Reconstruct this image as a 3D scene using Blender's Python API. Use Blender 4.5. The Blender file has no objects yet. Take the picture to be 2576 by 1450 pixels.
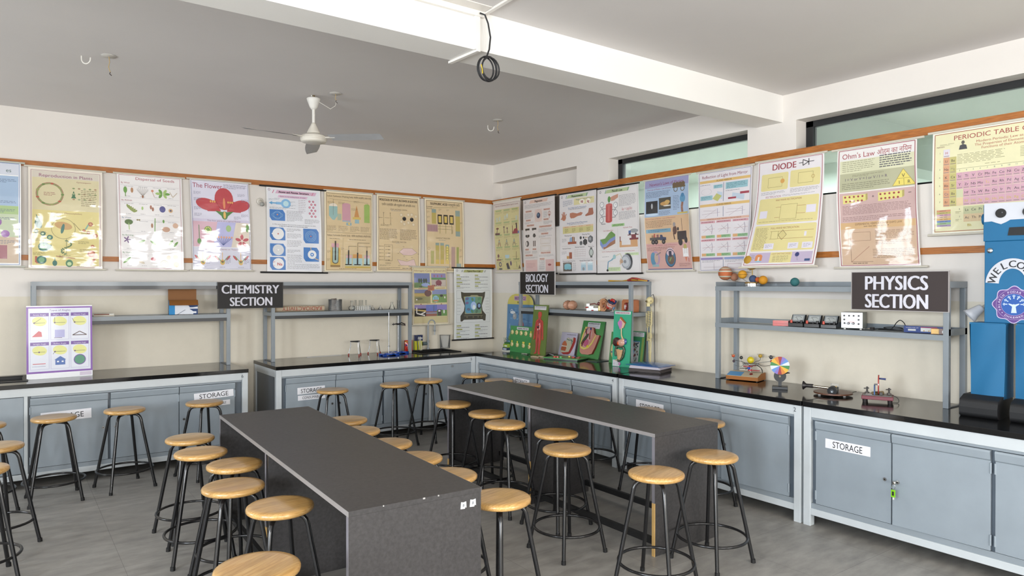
# A school science laboratory: stools around two dark tables, steel counters along two walls, charts on wooden rails.
import bpy, bmesh, math, random
from mathutils import Vector, Matrix
from mathutils.geometry import tessellate_polygon
random.seed(7)
S = bpy.context.scene
COL = S.collection
PI = math.pi

# ------------------------------------------------------------------ camera
CAMP = (-5.1716, -7.5027, 1.6389)
yaw, pit, rol = 0.9400559, -0.0059666, 0.0008441
Fv = Vector((math.cos(yaw)*math.cos(pit), math.sin(yaw)*math.cos(pit), math.sin(pit)))
Rv = Vector((math.sin(yaw), -math.cos(yaw), 0))
Uv = Rv.cross(Fv)
cr, sr = math.cos(rol), math.sin(rol)
R2 = Rv*cr+Uv*sr
U2 = Uv*cr-Rv*sr
cd = bpy.data.cameras.new('camera')
cd.sensor_width = 36
cd.sensor_fit = 'HORIZONTAL'
cd.lens = 24.5219
cd.clip_start = 0.05
cam = bpy.data.objects.new('camera', cd)
COL.objects.link(cam)
cam.matrix_world = Matrix(((R2.x, U2.x, -Fv.x, CAMP[0]), (R2.y, U2.y, -Fv.y, CAMP[1]), (R2.z, U2.z, -Fv.z, CAMP[2]), (0, 0, 0, 1)))
S.camera = cam

# ------------------------------------------------------------------ view, world, daylight
S.view_settings.view_transform = 'Standard'
S.view_settings.look = 'None'
S.view_settings.gamma = 1
S.view_settings.use_curve_mapping = False
S.view_settings.exposure = EXPO = 0.58
S.cycles.use_denoising = True
S.cycles.max_bounces = 10
S.cycles.diffuse_bounces = 5
S.cycles.glossy_bounces = 4
S.cycles.transparent_max_bounces = 12
S.cycles.caustics_reflective = False
S.cycles.caustics_refractive = False
S.cycles.sample_clamp_indirect = 6

W = bpy.data.worlds.new('daylight')
S.world = W
W.use_nodes = True
bg = W.node_tree.nodes['Background']
bg.inputs[0].default_value = (0.80, 0.90, 1.0, 1)
bg.inputs[1].default_value = 1.2


def area(name, loc, aim, sx, sy, power, col=(0.93, 0.97, 1.0), spread=PI):
    l = bpy.data.lights.new(name, 'AREA')
    l.shape = 'RECTANGLE'
    l.size = sx
    l.size_y = sy
    l.energy = power
    l.color = col
    l.spread = spread
    o = bpy.data.objects.new(name, l)
    COL.objects.link(o)
    o.location = loc
    d = Vector(aim)
    o.rotation_euler = d.to_track_quat('-Z', 'Y').to_euler()
    return o


# window daylight: three windows in the rear wall, three in the far left wall
RX = [(-6.9, -5.3), (-4.6, -3.0), (-2.3, -0.7)]
LY = [(-9.4, -7.7), (-6.9, -5.2), (-1.95, -0.55)]
WXL, WYR, WZ0, WZ1 = -8.3, -11.0, 0.95, 2.55
for a, b in RX:
    area('rear_window_light', ((a+b)/2, WYR-0.32, (WZ0+WZ1)/2+0.1), (0, 1, -0.30), b-a, WZ1-WZ0, 100, (1.0, 0.975, 0.94))
for (a, b), pw in zip(LY, (185, 185, 60)):
    area('left_window_light', (WXL-0.32, (a+b)/2, (WZ0+WZ1)/2+0.1), (1, 0, -0.30), b-a, WZ1-WZ0, pw, (0.86, 0.93, 1.0))
area('corridor_fill', (2.0, -2.2, 3.1), (0, 0.05, -1), 1.6, 2.6, 190)  # unseen fill lamps, added to brighten the corridor behind the panes
area('corridor_fill', (2.0, -7.6, 3.1), (0, -0.1, -1), 1.6, 2.6, 130)

# ------------------------------------------------------------------ colour and material helpers


def lin(h, gain=1.0):
    h = h.lstrip('#')
    r = []
    for i in (0, 2, 4):
        c = int(h[i:i+2], 16)/255
        c = c/12.92 if c <= 0.04045 else ((c+0.055)/1.055)**2.4
        r.append(min(0.92, c*gain))
    return (r[0], r[1], r[2], 1)


def nodes(name):
    m = bpy.data.materials.new(name)
    m.use_nodes = True
    nt = m.node_tree
    b = nt.nodes['Principled BSDF']
    return m, nt, b


def N(nt, t, **k):
    n = nt.nodes.new(t)
    for a, v in k.items():
        setattr(n, a, v)
    return n


def L(nt, a, b):
    nt.links.new(a, b)


def mixrgb(nt, fac, a, b, mode='MIX'):
    n = N(nt, 'ShaderNodeMix', data_type='RGBA', blend_type=mode)
    for s, v in ((n.inputs[0], fac), (n.inputs[6], a), (n.inputs[7], b)):
        if isinstance(v, bpy.types.NodeSocket):
            L(nt, v, s)
        else:
            s.default_value = v
    return n.outputs[2]


def noise(nt, scale, detail=3, rough=0.5, vec=None, stretch=None):
    n = N(nt, 'ShaderNodeTexNoise')
    n.inputs['Scale'].default_value = scale
    n.inputs['Detail'].default_value = detail
    n.inputs['Roughness'].default_value = rough
    if vec is None:
        tc = N(nt, 'ShaderNodeTexCoord')
        vec = tc.outputs['Object']
    if stretch:
        mp = N(nt, 'ShaderNodeMapping')
        mp.inputs['Scale'].default_value = stretch
        L(nt, vec, mp.inputs[0])
        vec = mp.outputs[0]
    L(nt, vec, n.inputs['Vector'])
    return n.outputs['Fac']


def ramp(nt, fac, stops):
    r = N(nt, 'ShaderNodeValToRGB')
    e = r.color_ramp.elements
    e[0].position, e[0].color = stops[0]
    e[1].position, e[1].color = stops[-1]
    for p, c in stops[1:-1]:
        x = e.new(p)
        x.color = c
    L(nt, fac, r.inputs[0])
    return r.outputs[0]


def bump(nt, b, h, st, dist=0.002, coat=False):
    n = N(nt, 'ShaderNodeBump')
    n.inputs['Strength'].default_value = st
    n.inputs['Distance'].default_value = dist
    L(nt, h, n.inputs['Height'])
    L(nt, n.outputs[0], b.inputs['Coat Normal' if coat else 'Normal'])
    return n


def g(v):
    return (v, v, v, 1)


def cmat(name, rough=0.5, metal=0.0, coat=0.0, var=0.06, vs=14, bst=0.0, bs=200, spec=0.5):
    """surface coloured by its own part colours, with slight procedural unevenness"""
    m, nt, b = nodes(name)
    at = N(nt, 'ShaderNodeAttribute', attribute_name='col')
    f = noise(nt, vs, 4)
    v = ramp(nt, f, [(0.3, g(1-var)), (0.7, g(1+var*0.4))])
    L(nt, mixrgb(nt, 1.0, at.outputs['Color'], v, 'MULTIPLY'), b.inputs['Base Color'])
    b.inputs['Roughness'].default_value = rough
    b.inputs['Metallic'].default_value = metal
    b.inputs['Coat Weight'].default_value = coat
    b.inputs['Coat Roughness'].default_value = 0.06
    b.inputs['Specular IOR Level'].default_value = spec
    if bst:
        bump(nt, b, noise(nt, bs, 2), bst)
    return m


M = {}
M['matte'] = cmat('matte_paint', 0.75)
M['satin'] = cmat('satin_plastic', 0.42)
M['gloss'] = cmat('gloss_plastic', 0.22, coat=0.4, var=0.04)
M['steel'] = cmat('enamelled_steel', 0.36, coat=0.15, var=0.07, vs=5, bst=0.08, bs=320)
M['chrome'] = cmat('bright_metal', 0.22, metal=1.0, var=0.03)
M['black'] = cmat('black_tube_enamel', 0.25, coat=0.25, var=0.1, vs=30)
M['card'] = cmat('coloured_card', 0.62, var=0.10, vs=3, bst=0.05, bs=60)
M['rubber'] = cmat('dull_black', 0.6, var=0.15)


def print_mat():
    """laminated chart paper: printed colour under a clear wrinkled plastic film"""
    m, nt, b = nodes('laminated_print')
    at = N(nt, 'ShaderNodeAttribute', attribute_name='col')
    f = noise(nt, 9, 3)
    v = ramp(nt, f, [(0.3, g(0.96)), (0.7, g(1.0))])
    L(nt, mixrgb(nt, 1.0, at.outputs['Color'], v, 'MULTIPLY'), b.inputs['Base Color'])
    b.inputs['Roughness'].default_value = 0.6
    b.inputs['Specular IOR Level'].default_value = 0.1
    b.inputs['Coat Weight'].default_value = 1.0
    b.inputs['Coat Roughness'].default_value = 0.07
    b.inputs['Coat IOR'].default_value = 1.5
    h = noise(nt, 4.5, 2, 0.5, stretch=(1.0, 1.0, 2.6))
    bump(nt, b, h, 0.12, 0.03, coat=True)
    return m


M['print'] = print_mat()
M['board'] = cmat('printed_board', 0.38, coat=0.2, var=0.03)


def wood_mat():
    m, nt, b = nodes('lacquered_rubberwood')
    tc = N(nt, 'ShaderNodeTexCoord')
    oi = N(nt, 'ShaderNodeObjectInfo')
    ad = N(nt, 'ShaderNodeVectorMath', operation='ADD')
    L(nt, tc.outputs['Object'], ad.inputs[0])
    L(nt, oi.outputs['Random'], ad.inputs[1])
    grain = noise(nt, 9, 5, 0.6, ad.outputs[0], (1.2, 16, 16))
    c1 = ramp(nt, grain, [(0.28, lin('#ac8046')), (0.5, lin('#c69a5b')), (0.75, lin('#d8b277'))])
    wv = N(nt, 'ShaderNodeTexWave', wave_type='BANDS', bands_direction='Y')
    wv.inputs['Scale'].default_value = 2.7
    wv.inputs['Distortion'].default_value = 0.0
    L(nt, ad.outputs[0], wv.inputs['Vector'])
    st = ramp(nt, wv.outputs['Fac'], [(0.30, g(0.90)), (0.36, g(1.03))])
    c2 = mixrgb(nt, 1.0, c1, st, 'MULTIPLY')
    rv = N(nt, 'ShaderNodeMapRange')
    rv.inputs[3].default_value = 0.86
    rv.inputs[4].default_value = 1.1
    L(nt, oi.outputs['Random'], rv.inputs[0])
    sc = N(nt, 'ShaderNodeVectorMath', operation='SCALE')
    L(nt, c2, sc.inputs[0])
    L(nt, rv.outputs[0], sc.inputs['Scale'])
    L(nt, sc.outputs[0], b.inputs['Base Color'])
    b.inputs['Roughness'].default_value = 0.3
    b.inputs['Coat Weight'].default_value = 0.5
    b.inputs['Coat Roughness'].default_value = 0.12
    return m


M['wood'] = wood_mat()


def rail_mat():
    m, nt, b = nodes('varnished_wood_rail')
    gr = noise(nt, 8, 5, 0.6, stretch=(1.2, 1.2, 22))
    L(nt, ramp(nt, gr, [(0.3, lin('#8a4f1e')), (0.55, lin('#ad6a2c')), (0.8, lin('#c07c38'))]), b.inputs['Base Color'])
    b.inputs['Roughness'].default_value = 0.45
    return m


M['rail'] = rail_mat()


def wall_mat(name, dado=True, base='#e6e0d9'):
    m, nt, b = nodes(name)
    tc = N(nt, 'ShaderNodeTexCoord')
    n1 = noise(nt, 1.1, 4, 0.6)
    n2 = noise(nt, 7, 4, 0.7)
    col = mixrgb(nt, 1.0, lin(base), ramp(nt, n1, [(0.3, g(0.955)), (0.7, g(1.0))]), 'MULTIPLY')
    if dado:
        sx = N(nt, 'ShaderNodeSeparateXYZ')
        L(nt, tc.outputs['Object'], sx.inputs[0])
        ad = N(nt, 'ShaderNodeMath', operation='MULTIPLY_ADD')
        L(nt, n2, ad.inputs[0])
        ad.inputs[1].default_value = 0.012
        L(nt, sx.outputs['Z'], ad.inputs[2])
        st = ramp(nt, ad.outputs[0], [(0.0, g(1)), (1.0, g(1))])
        cmp = N(nt, 'ShaderNodeMath', operation='LESS_THAN')
        L(nt, ad.outputs[0], cmp.inputs[0])
        cmp.inputs[1].default_value = 1.530
        cream = mixrgb(nt, 1.0, lin('#e2dac9'), ramp(nt, n2, [(0.3, g(0.95)), (0.7, g(1.0))]), 'MULTIPLY')
        col = mixrgb(nt, cmp.outputs[0], col, cream)
    L(nt, col, b.inputs['Base Color'])
    b.inputs['Roughness'].default_value = 0.62
    b.inputs['Specular IOR Level'].default_value = 0.3
    bump(nt, b, noise(nt, 90, 3), 0.12, 0.003)
    return m


M['wall'] = wall_mat('painted_plaster_wall')
M['ceil'] = wall_mat('painted_plaster_ceiling', False, '#d8d4d2')
M['beam'] = wall_mat('painted_plaster_beam', False, '#eceae6')
M['corr'] = wall_mat('corridor_plaster', False, '#c9d2cb')


def floor_mat():
    m, nt, b = nodes('grey_vitrified_floor_tiles')
    tc = N(nt, 'ShaderNodeTexCoord')
    mp = N(nt, 'ShaderNodeMapping')
    mp.inputs['Location'].default_value = (0.27, 0.45, 0)
    L(nt, tc.outputs['Object'], mp.inputs[0])
    br = N(nt, 'ShaderNodeTexBrick')
    br.inputs['Scale'].default_value = 1.0
    br.offset = 0.0
    br.inputs['Mortar Size'].default_value = 0.0016
    br.inputs['Mortar Smooth'].default_value = 0.4
    br.inputs['Brick Width'].default_value = 0.62
    br.inputs['Row Height'].default_value = 0.62
    br.inputs['Color1'].default_value = g(0.96)
    br.inputs['Color2'].default_value = g(1.04)
    br.inputs['Mortar'].default_value = g(0.62)
    L(nt, mp.outputs[0], br.inputs['Vector'])
    n1 = noise(nt, 5, 6, 0.62, stretch=(1, 2.6, 1))
    n2 = noise(nt, 0.9, 4, 0.6)
    c = ramp(nt, n1, [(0.28, lin('#85827d')), (0.5, lin('#98958f')), (0.75, lin('#aaa7a1'))])
    c = mixrgb(nt, 1.0, c, ramp(nt, n2, [(0.3, g(0.86)), (0.7, g(1.05))]), 'MULTIPLY')
    c = mixrgb(nt, 1.0, c, br.outputs['Color'], 'MULTIPLY')
    L(nt, c, b.inputs['Base Color'])
    L(nt, ramp(nt, n1, [(0.3, g(0.36)), (0.7, g(0.48))]), b.inputs['Roughness'])
    b.inputs['Specular IOR Level'].default_value = 0.45
    return m


M['floor'] = floor_mat()


def granite_mat():
    m, nt, b = nodes('polished_black_granite')
    v = N(nt, 'ShaderNodeTexVoronoi')
    v.inputs['Scale'].default_value = 260
    tc = N(nt, 'ShaderNodeTexCoord')
    L(nt, tc.outputs['Object'], v.inputs['Vector'])
    L(nt, ramp(nt, v.outputs['Distance'], [(0.0, lin('#39393a')), (0.25, lin('#151516')), (1.0, lin('#0b0b0c'))]), b.inputs['Base Color'])
    b.inputs['Roughness'].default_value = 0.10
    L(nt, ramp(nt, noise(nt, 3, 4), [(0.3, g(0.08)), (0.7, g(0.17))]), b.inputs['Roughness'])
    b.inputs['Specular IOR Level'].default_value = 0.55
    return m


M['granite'] = granite_mat()


def laminate_mat():
    m, nt, b = nodes('charcoal_woven_laminate')
    n1 = noise(nt, 60, 3, 0.6, stretch=(1, 1, 1))
    wv = N(nt, 'ShaderNodeTexWave', wave_type='BANDS', bands_direction='DIAGONAL')
    wv.inputs['Scale'].default_value = 90
    wv.inputs['Distortion'].default_value = 2
    tc = N(nt, 'ShaderNodeTexCoord')
    L(nt, tc.outputs['Object'], wv.inputs['Vector'])
    c = ramp(nt, n1, [(0.3, lin('#3c3a3a')), (0.7, lin('#4a4848'))])
    c = mixrgb(nt, 0.5, c, ramp(nt, noise(nt, 2.0, 4), [(0.3, g(0.85)), (0.7, g(1.05))]), 'MULTIPLY')
    at = N(nt, 'ShaderNodeAttribute', attribute_name='col')
    L(nt, mixrgb(nt, 1.0, c, at.outputs['Color'], 'MULTIPLY'), b.inputs['Base Color'])
    b.inputs['Roughness'].default_value = 0.42
    b.inputs['Specular IOR Level'].default_value = 0.4
    bump(nt, b, wv.outputs['Fac'], 0.08, 0.0006)
    return m


M['laminate'] = laminate_mat()


def clear_mat(name, tint, rough=0.03, amount=0.12, ior=1.35):
    """thin clear sheet: lets the view through and reflects by angle"""
    m, nt, b = nodes(name)
    nt.nodes.remove(b)
    out = nt.nodes['Material Output']
    tr = N(nt, 'ShaderNodeBsdfTransparent')
    tr.inputs[0].default_value = tint
    gl = N(nt, 'ShaderNodeBsdfGlossy')
    gl.inputs['Roughness'].default_value = rough
    lw = N(nt, 'ShaderNodeFresnel')
    lw.inputs[0].default_value = ior
    dust = noise(nt, 5, 4)
    df = N(nt, 'ShaderNodeBsdfDiffuse')
    df.inputs[0].default_value = (0.88, 0.89, 0.88, 1)
    m1 = N(nt, 'ShaderNodeMixShader')
    L(nt, lw.outputs[0], m1.inputs[0])
    L(nt, tr.outputs[0], m1.inputs[1])
    L(nt, gl.outputs[0], m1.inputs[2])
    m2 = N(nt, 'ShaderNodeMixShader')
    L(nt, ramp(nt, dust, [(0.2, g(amount*0.5)), (0.8, g(amount))]), m2.inputs[0])
    L(nt, m1.outputs[0], m2.inputs[1])
    L(nt, df.outputs[0], m2.inputs[2])
    L(nt, m2.outputs[0], out.inputs[0])
    return m


M['pane'] = clear_mat('dusty_window_glass', (0.86, 0.90, 0.88, 1), 0.03, 0.14)
M['glass'] = clear_mat('laboratory_glass', (0.99, 0.995, 0.99, 1), 0.05, 0.05, 1.22)
M['clearplastic'] = clear_mat('cloudy_clear_plastic', (0.985, 0.99, 0.995, 1), 0.12, 0.13, 1.2)

# ------------------------------------------------------------------ mesh builder


def rotz(a):
    return Matrix.Rotation(a, 4, 'Z')


def TRS(loc=(0, 0, 0), rx=0, ry=0, rz=0, sc=None):
    m = Matrix.Translation(loc) @ Matrix.Rotation(rz, 4, 'Z') @ Matrix.Rotation(ry, 4, 'Y') @ Matrix.Rotation(rx, 4, 'X')
    if sc:
        m = m @ Matrix.Diagonal((sc[0], sc[1], sc[2], 1))
    return m


class MB:
    def __init__(s, gain=1.0):
        s.v, s.f, s.c, s.sm, s.gain = [], [], [], [], gain

    def add(s, vs, fs, col='#888888', smooth=False, m=None):
        o = len(s.v)
        s.v += [(m @ Vector(p))[:] for p in vs] if m else [tuple(p) for p in vs]
        c = lin(col, s.gain) if isinstance(col, str) else col
        for f in fs:
            s.f.append([i+o for i in f])
            s.c.append(c)
            s.sm.append(smooth)
        return s

    def box(s, x0, x1, y0, y1, z0, z1, col='#888888', m=None):
        vs = [(x0, y0, z0), (x1, y0, z0), (x1, y1, z0), (x0, y1, z0), (x0, y0, z1), (x1, y0, z1), (x1, y1, z1), (x0, y1, z1)]
        return s.add(vs, [(0, 3, 2, 1), (4, 5, 6, 7), (0, 1, 5, 4), (1, 2, 6, 5), (2, 3, 7, 6), (3, 0, 4, 7)], col, False, m)

    def lathe(s, prof, n=20, col='#888888', m=None, cap=True, smooth=True):
        vs, fs = [], []
        for r, z in prof:
            for i in range(n):
                a = 2*PI*i/n
                vs.append((r*math.cos(a), r*math.sin(a), z))
        k = len(prof)
        for j in range(k-1):
            for i in range(n):
                i2 = (i+1) % n
                fs.append((j*n+i, j*n+i2, (j+1)*n+i2, (j+1)*n+i))
        s.add(vs, fs, col, smooth, m)
        if cap:
            if prof[0][0] > 1e-5:
                s.add(vs[:n], [tuple(range(n-1, -1, -1))], col, False, m)
            if prof[-1][0] > 1e-5:
                s.add(vs[-n:], [tuple(range(n))], col, False, m)
        return s

    def cyl(s, p0, p1, r0, r1=None, n=14, col='#888888', m=None):
        p0, p1 = Vector(p0), Vector(p1)
        d = p1-p0
        q = d.to_track_quat('Z', 'Y').to_matrix().to_4x4()
        mm = Matrix.Translation(p0) @ q
        if m:
            mm = m @ mm
        return s.lathe([(r0, 0), (r0 if r1 is None else r1, d.length)], n, col, mm)

    def tube(s, pts, r, n=8, col='#888888', closed=False, m=None):
        P = [Vector(p) for p in pts]
        k = len(P)
        rr = r if isinstance(r, (list, tuple)) else [r]*k
        vs, fs = [], []
        up = None
        for i in range(k):
            if closed:
                t = P[(i+1) % k]-P[i-1]
            else:
                t = P[min(i+1, k-1)]-P[max(i-1, 0)]
            t.normalize()
            if up is None:
                up = Vector((0, 0, 1)) if abs(t.z) < 0.9 else Vector((1, 0, 0))
            a = t.cross(up)
            if a.length < 1e-6:
                a = t.orthogonal()
            a.normalize()
            b = a.cross(t)
            up = b
            for j in range(n):
                th = 2*PI*j/n
                vs.append(P[i]+(a*math.cos(th)+b*math.sin(th))*rr[i])
        for i in range(k if closed else k-1):
            i2 = (i+1) % k
            for j in range(n):
                j2 = (j+1) % n
                fs.append((i*n+j, i2*n+j, i2*n+j2, i*n+j2))
        s.add(vs, fs, col, True, m)
        if not closed:
            s.add(vs[:n], [tuple(range(n))], col, False, m)
            s.add(vs[-n:], [tuple(range(n-1, -1, -1))], col, False, m)
        return s

    def sph(s, c, r, col='#888888', n=18, k=10, sc=(1, 1, 1), m=None):
        prof = [(r*math.sin(PI*j/k) if 0 < j < k else 1e-6, -r*math.cos(PI*j/k)) for j in range(k+1)]
        mm = Matrix.Translation(c) @ Matrix.Diagonal((sc[0], sc[1], sc[2], 1))
        if m:
            mm = m @ mm
        return s.lathe(prof, n, col, mm, cap=False)

    def prism(s, poly, z0, z1, col='#888888', m=None, side=None):
        """polygon in XY pulled from z0 to z1"""
        n = len(poly)
        vs = [(x, y, z0) for x, y in poly]+[(x, y, z1) for x, y in poly]
        s.add(vs, [tuple(range(n-1, -1, -1)), tuple(range(n, 2*n))], col, False, m)
        s.add(vs, [(i, (i+1) % n, n+(i+1) % n, n+i) for i in range(n)], side or col, False, m)
        return s

    def grid(s, fn, nu, nv, col='#888888', smooth=True, m=None):
        vs = [fn(i/nu, j/nv) for j in range(nv+1) for i in range(nu+1)]
        fs = [(j*(nu+1)+i, j*(nu+1)+i+1, (j+1)*(nu+1)+i+1, (j+1)*(nu+1)+i) for j in range(nv) for i in range(nu)]
        return s.add(vs, fs, col, smooth, m)

    def text(s, t, size, col, m, align='c', width=None, bold=0.0, lift=0.0):
        vs, fs, w = textmesh(t)
        k = size/0.72
        kx = k if width is None else width/max(w, 1e-6)
        ox = {'c': -w*kx/2, 'l': 0, 'r': -w*kx}[align]
        for i, d in enumerate(strikes(bold)):
            s.add([(x*kx+ox+d*k, y*k-size/2, lift+i*0.0001) for x, y in vs], fs, col, False, m)
        return s

    def build(s, name, mat, parent=None, bevel=0.0, seg=2, loc=None, rz=0.0, nrm=None):
        me = bpy.data.meshes.new(name)
        me.from_pydata(s.v, [], s.f)
        me.polygons.foreach_set('use_smooth', s.sm)
        at = me.color_attributes.new('col', 'FLOAT_COLOR', 'CORNER')
        buf = []
        for f, c in zip(s.f, s.c):
            buf += list(c)*len(f)
        at.data.foreach_set('color', buf)
        me.materials.append(mat)
        me.update()
        if nrm:
            me.normals_split_custom_set([nrm[vi] for f in s.f for vi in f])
        o = bpy.data.objects.new(name, me)
        COL.objects.link(o)
        if parent:
            o.parent = parent
        if loc:
            o.location = loc
        o.rotation_euler[2] = rz
        if bevel:
            b = o.modifiers.new('edge', 'BEVEL')
            b.width = bevel
            b.segments = seg
            b.limit_method = 'ANGLE'
            b.angle_limit = 0.7
        return o


_tc = {}


def strikes(bold):
    """heavier lettering is printed several times side by side"""
    if bold < 0.018:
        return (0.0,)
    return (0.0, -bold, bold)


def textmesh(t):
    key = t
    if key in _tc:
        return _tc[key]
    cu = bpy.data.curves.new('lettering', 'FONT')
    cu.body = t
    cu.resolution_u = 3
    ob = bpy.data.objects.new('lettering', cu)
    COL.objects.link(ob)
    dg = bpy.context.evaluated_depsgraph_get()
    dg.update()
    ev = ob.evaluated_get(dg)
    me = ev.to_mesh()
    vs = [(v.co.x, v.co.y) for v in me.vertices]
    fs = [tuple(p.vertices) for p in me.polygons]
    ev.to_mesh_clear()
    bpy.data.objects.remove(ob)
    bpy.data.curves.remove(cu)
    if vs:
        x0 = min(v[0] for v in vs)
        w = max(v[0] for v in vs)-x0
        vs = [(x-x0, y) for x, y in vs]
    else:
        w = 1.0
    _tc[key] = (vs, fs, w)
    return _tc[key]


# ------------------------------------------------------------------ scene helpers
def tag(o, label, cat, group=None):
    o['label'] = label
    o['category'] = cat
    if group:
        o['group'] = group
    return o


def thing(name, label, cat, loc=(0, 0, 0), rz=0.0, group=None, rx=0.0):
    o = bpy.data.objects.new(name, None)
    COL.objects.link(o)
    o.empty_display_size = 0.1
    o.location = loc
    o.rotation_euler = (rx, 0, rz)
    return tag(o, label, cat, group)


def struct(o):
    o['kind'] = 'structure'
    return o


def copy_tree(o, parent=None):
    c = o.copy()
    COL.objects.link(c)
    if parent:
        c.parent = parent
    for ch in list(o.children):
        copy_tree(ch, c)
    return c


RW = -PI/2      # things designed for the back wall face -Y; turned by RW they face into the room from the right wall

# ------------------------------------------------------------------ the room
ZCL = 3.185
X90 = Matrix.Rotation(PI/2, 4, 'X')


def wall_boxes(mb, a0, a1, z0, z1, holes, put):
    """solid wall between a0..a1 and z0..z1 with rectangular holes (a,b,c,d)"""
    A = sorted({a0, a1, *[h[0] for h in holes], *[h[1] for h in holes]})
    Z = sorted({z0, z1, *[h[2] for h in holes], *[h[3] for h in holes]})
    for i in range(len(A)-1):
        for j in range(len(Z)-1):
            ca, cz = (A[i]+A[i+1])/2, (Z[j]+Z[j+1])/2
            if any(h[0] < ca < h[1] and h[2] < cz < h[3] for h in holes):
                continue
            put(mb, A[i], A[i+1], Z[j], Z[j+1])


struct(MB().box(WXL-0.25, 0.25, WYR-0.25, 0.25, -0.15, 0).build('floor', M['floor']))
struct(MB().box(WXL-0.25, 0.25, WYR-0.25, 0.25, ZCL, ZCL+0.15).build('ceiling', M['ceil']))
struct(MB().box(WXL-0.25, 0.25, 0, 0.25, 0, ZCL).build('wall_back', M['wall']))
WIN = [(-3.85, -2.148, 2.335, 2.964), (-6.9, -4.305, 2.335, 2.964)]
NICHE = (-1.641, -0.001, 2.30, 2.954)
mb = MB()
wall_boxes(mb, WYR-0.25, 0, 0, ZCL, WIN+[NICHE], lambda q, a, b, c, d: q.box(0, 0.25, a, b, c, d))
mb.box(0.14, 0.25, NICHE[0], NICHE[1], NICHE[2], NICHE[3])
struct(mb.build('wall_right', M['wall']))
mb = MB()
wall_boxes(mb, WXL-0.25, 0.25, 0, ZCL, [(a, b, WZ0, WZ1) for a, b in RX], lambda q, a, b, c, d: q.box(a, b, WYR-0.25, WYR, c, d))
struct(mb.build('wall_rear', M['wall']))
mb = MB()
wall_boxes(mb, WYR, 0, 0, ZCL, [(a, b, WZ0, WZ1) for a, b in LY], lambda q, a, b, c, d: q.box(WXL-0.25, WXL, a, b, c, d))
struct(mb.build('wall_left', M['wall']))
struct(MB().box(WXL, 0, -4.184, -3.942, 2.965, ZCL).build('ceiling_beam', M['beam']))

# corridor seen through the high windows
struct(MB().box(0.25, 3.4, -10, 1.5, -0.15, 0).build('floor_corridor', M['floor']))
struct(MB().box(0.25, 3.4, -10, 1.5, ZCL, ZCL+0.15).build('ceiling_corridor', M['corr']))
mb = MB().box(3.4, 3.6, -10, 1.5, 0, ZCL).box(0.25, 3.4, 1.5, 1.7, 0, ZCL).box(0.25, 3.4, -10.2, -10, 0, ZCL)
struct(mb.build('wall_corridor', M['corr']))
struct(MB().box(0.25, 3.4, -4.25, -3.95, 2.80, ZCL).build('ceiling_beam', M['corr']))

# high windows: black metal frames with a dusty pane
for k, (a, b, c, d) in enumerate(WIN):
    fr = MB()
    K = '#17181a'
    fr.box(0.14, 0.19, a, b, d-0.05, d, K).box(0.14, 0.19, a, b, c, c+0.032, K)
    fr.box(0.14, 0.19, b-0.066, b, c, d, K).box(0.14, 0.19, a, a+0.05, c, d, K)
    w = struct(fr.build('window_%d' % (k+1), M['satin'], bevel=0.003))
    MB().box(0.163, 0.167, a+0.05, b-0.066, c+0.03, d-0.05).build('pane', M['pane'], w)
# daylight windows behind the viewer
n = 2
for a, b in RX:
    n += 1
    fr = MB()
    for x in (a, (a+b)/2-0.025, b-0.05):
        fr.box(x, x+0.05, WYR-0.15, WYR-0.1, WZ0, WZ1, '#202224')
    for z in (WZ0, WZ1-0.05):
        fr.box(a, b, WYR-0.15, WYR-0.1, z, z+0.05, '#202224')
    struct(fr.build('window_%d' % n, M['satin']))
for a, b in LY:
    n += 1
    fr = MB()
    for y in (a, (a+b)/2-0.025, b-0.05):
        fr.box(WXL-0.15, WXL-0.1, y, y+0.05, WZ0, WZ1, '#202224')
    for z in (WZ0, WZ1-0.05):
        fr.box(WXL-0.15, WXL-0.1, a, b, z, z+0.05, '#202224')
    struct(fr.build('window_%d' % n, M['satin']))

# wooden rails the charts hang from
ZR, ZL = 2.725, 1.891
struct(MB().box(WXL, -0.018, -0.018, 0, ZR-0.050, ZR).build('trim_1', M['rail'], bevel=0.002))
struct(MB().box(WXL, -0.018, -0.018, 0, ZL-0.046, ZL).build('trim_2', M['rail'], bevel=0.002))
struct(MB().box(-0.018, 0, -7.6, 0, ZR-0.056, ZR).build('trim_3', M['rail'], bevel=0.002))
struct(MB().box(-0.018, 0, -7.6, 0, ZL-0.046, ZL).build('trim_4', M['rail'], bevel=0.002))

# ------------------------------------------------------------------ steel counters
FR, PN, DR = '#c6cccf', '#8e979e', '#929ca4'
HT = 0.805      # underside of the granite
DD = 0.734      # depth


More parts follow.
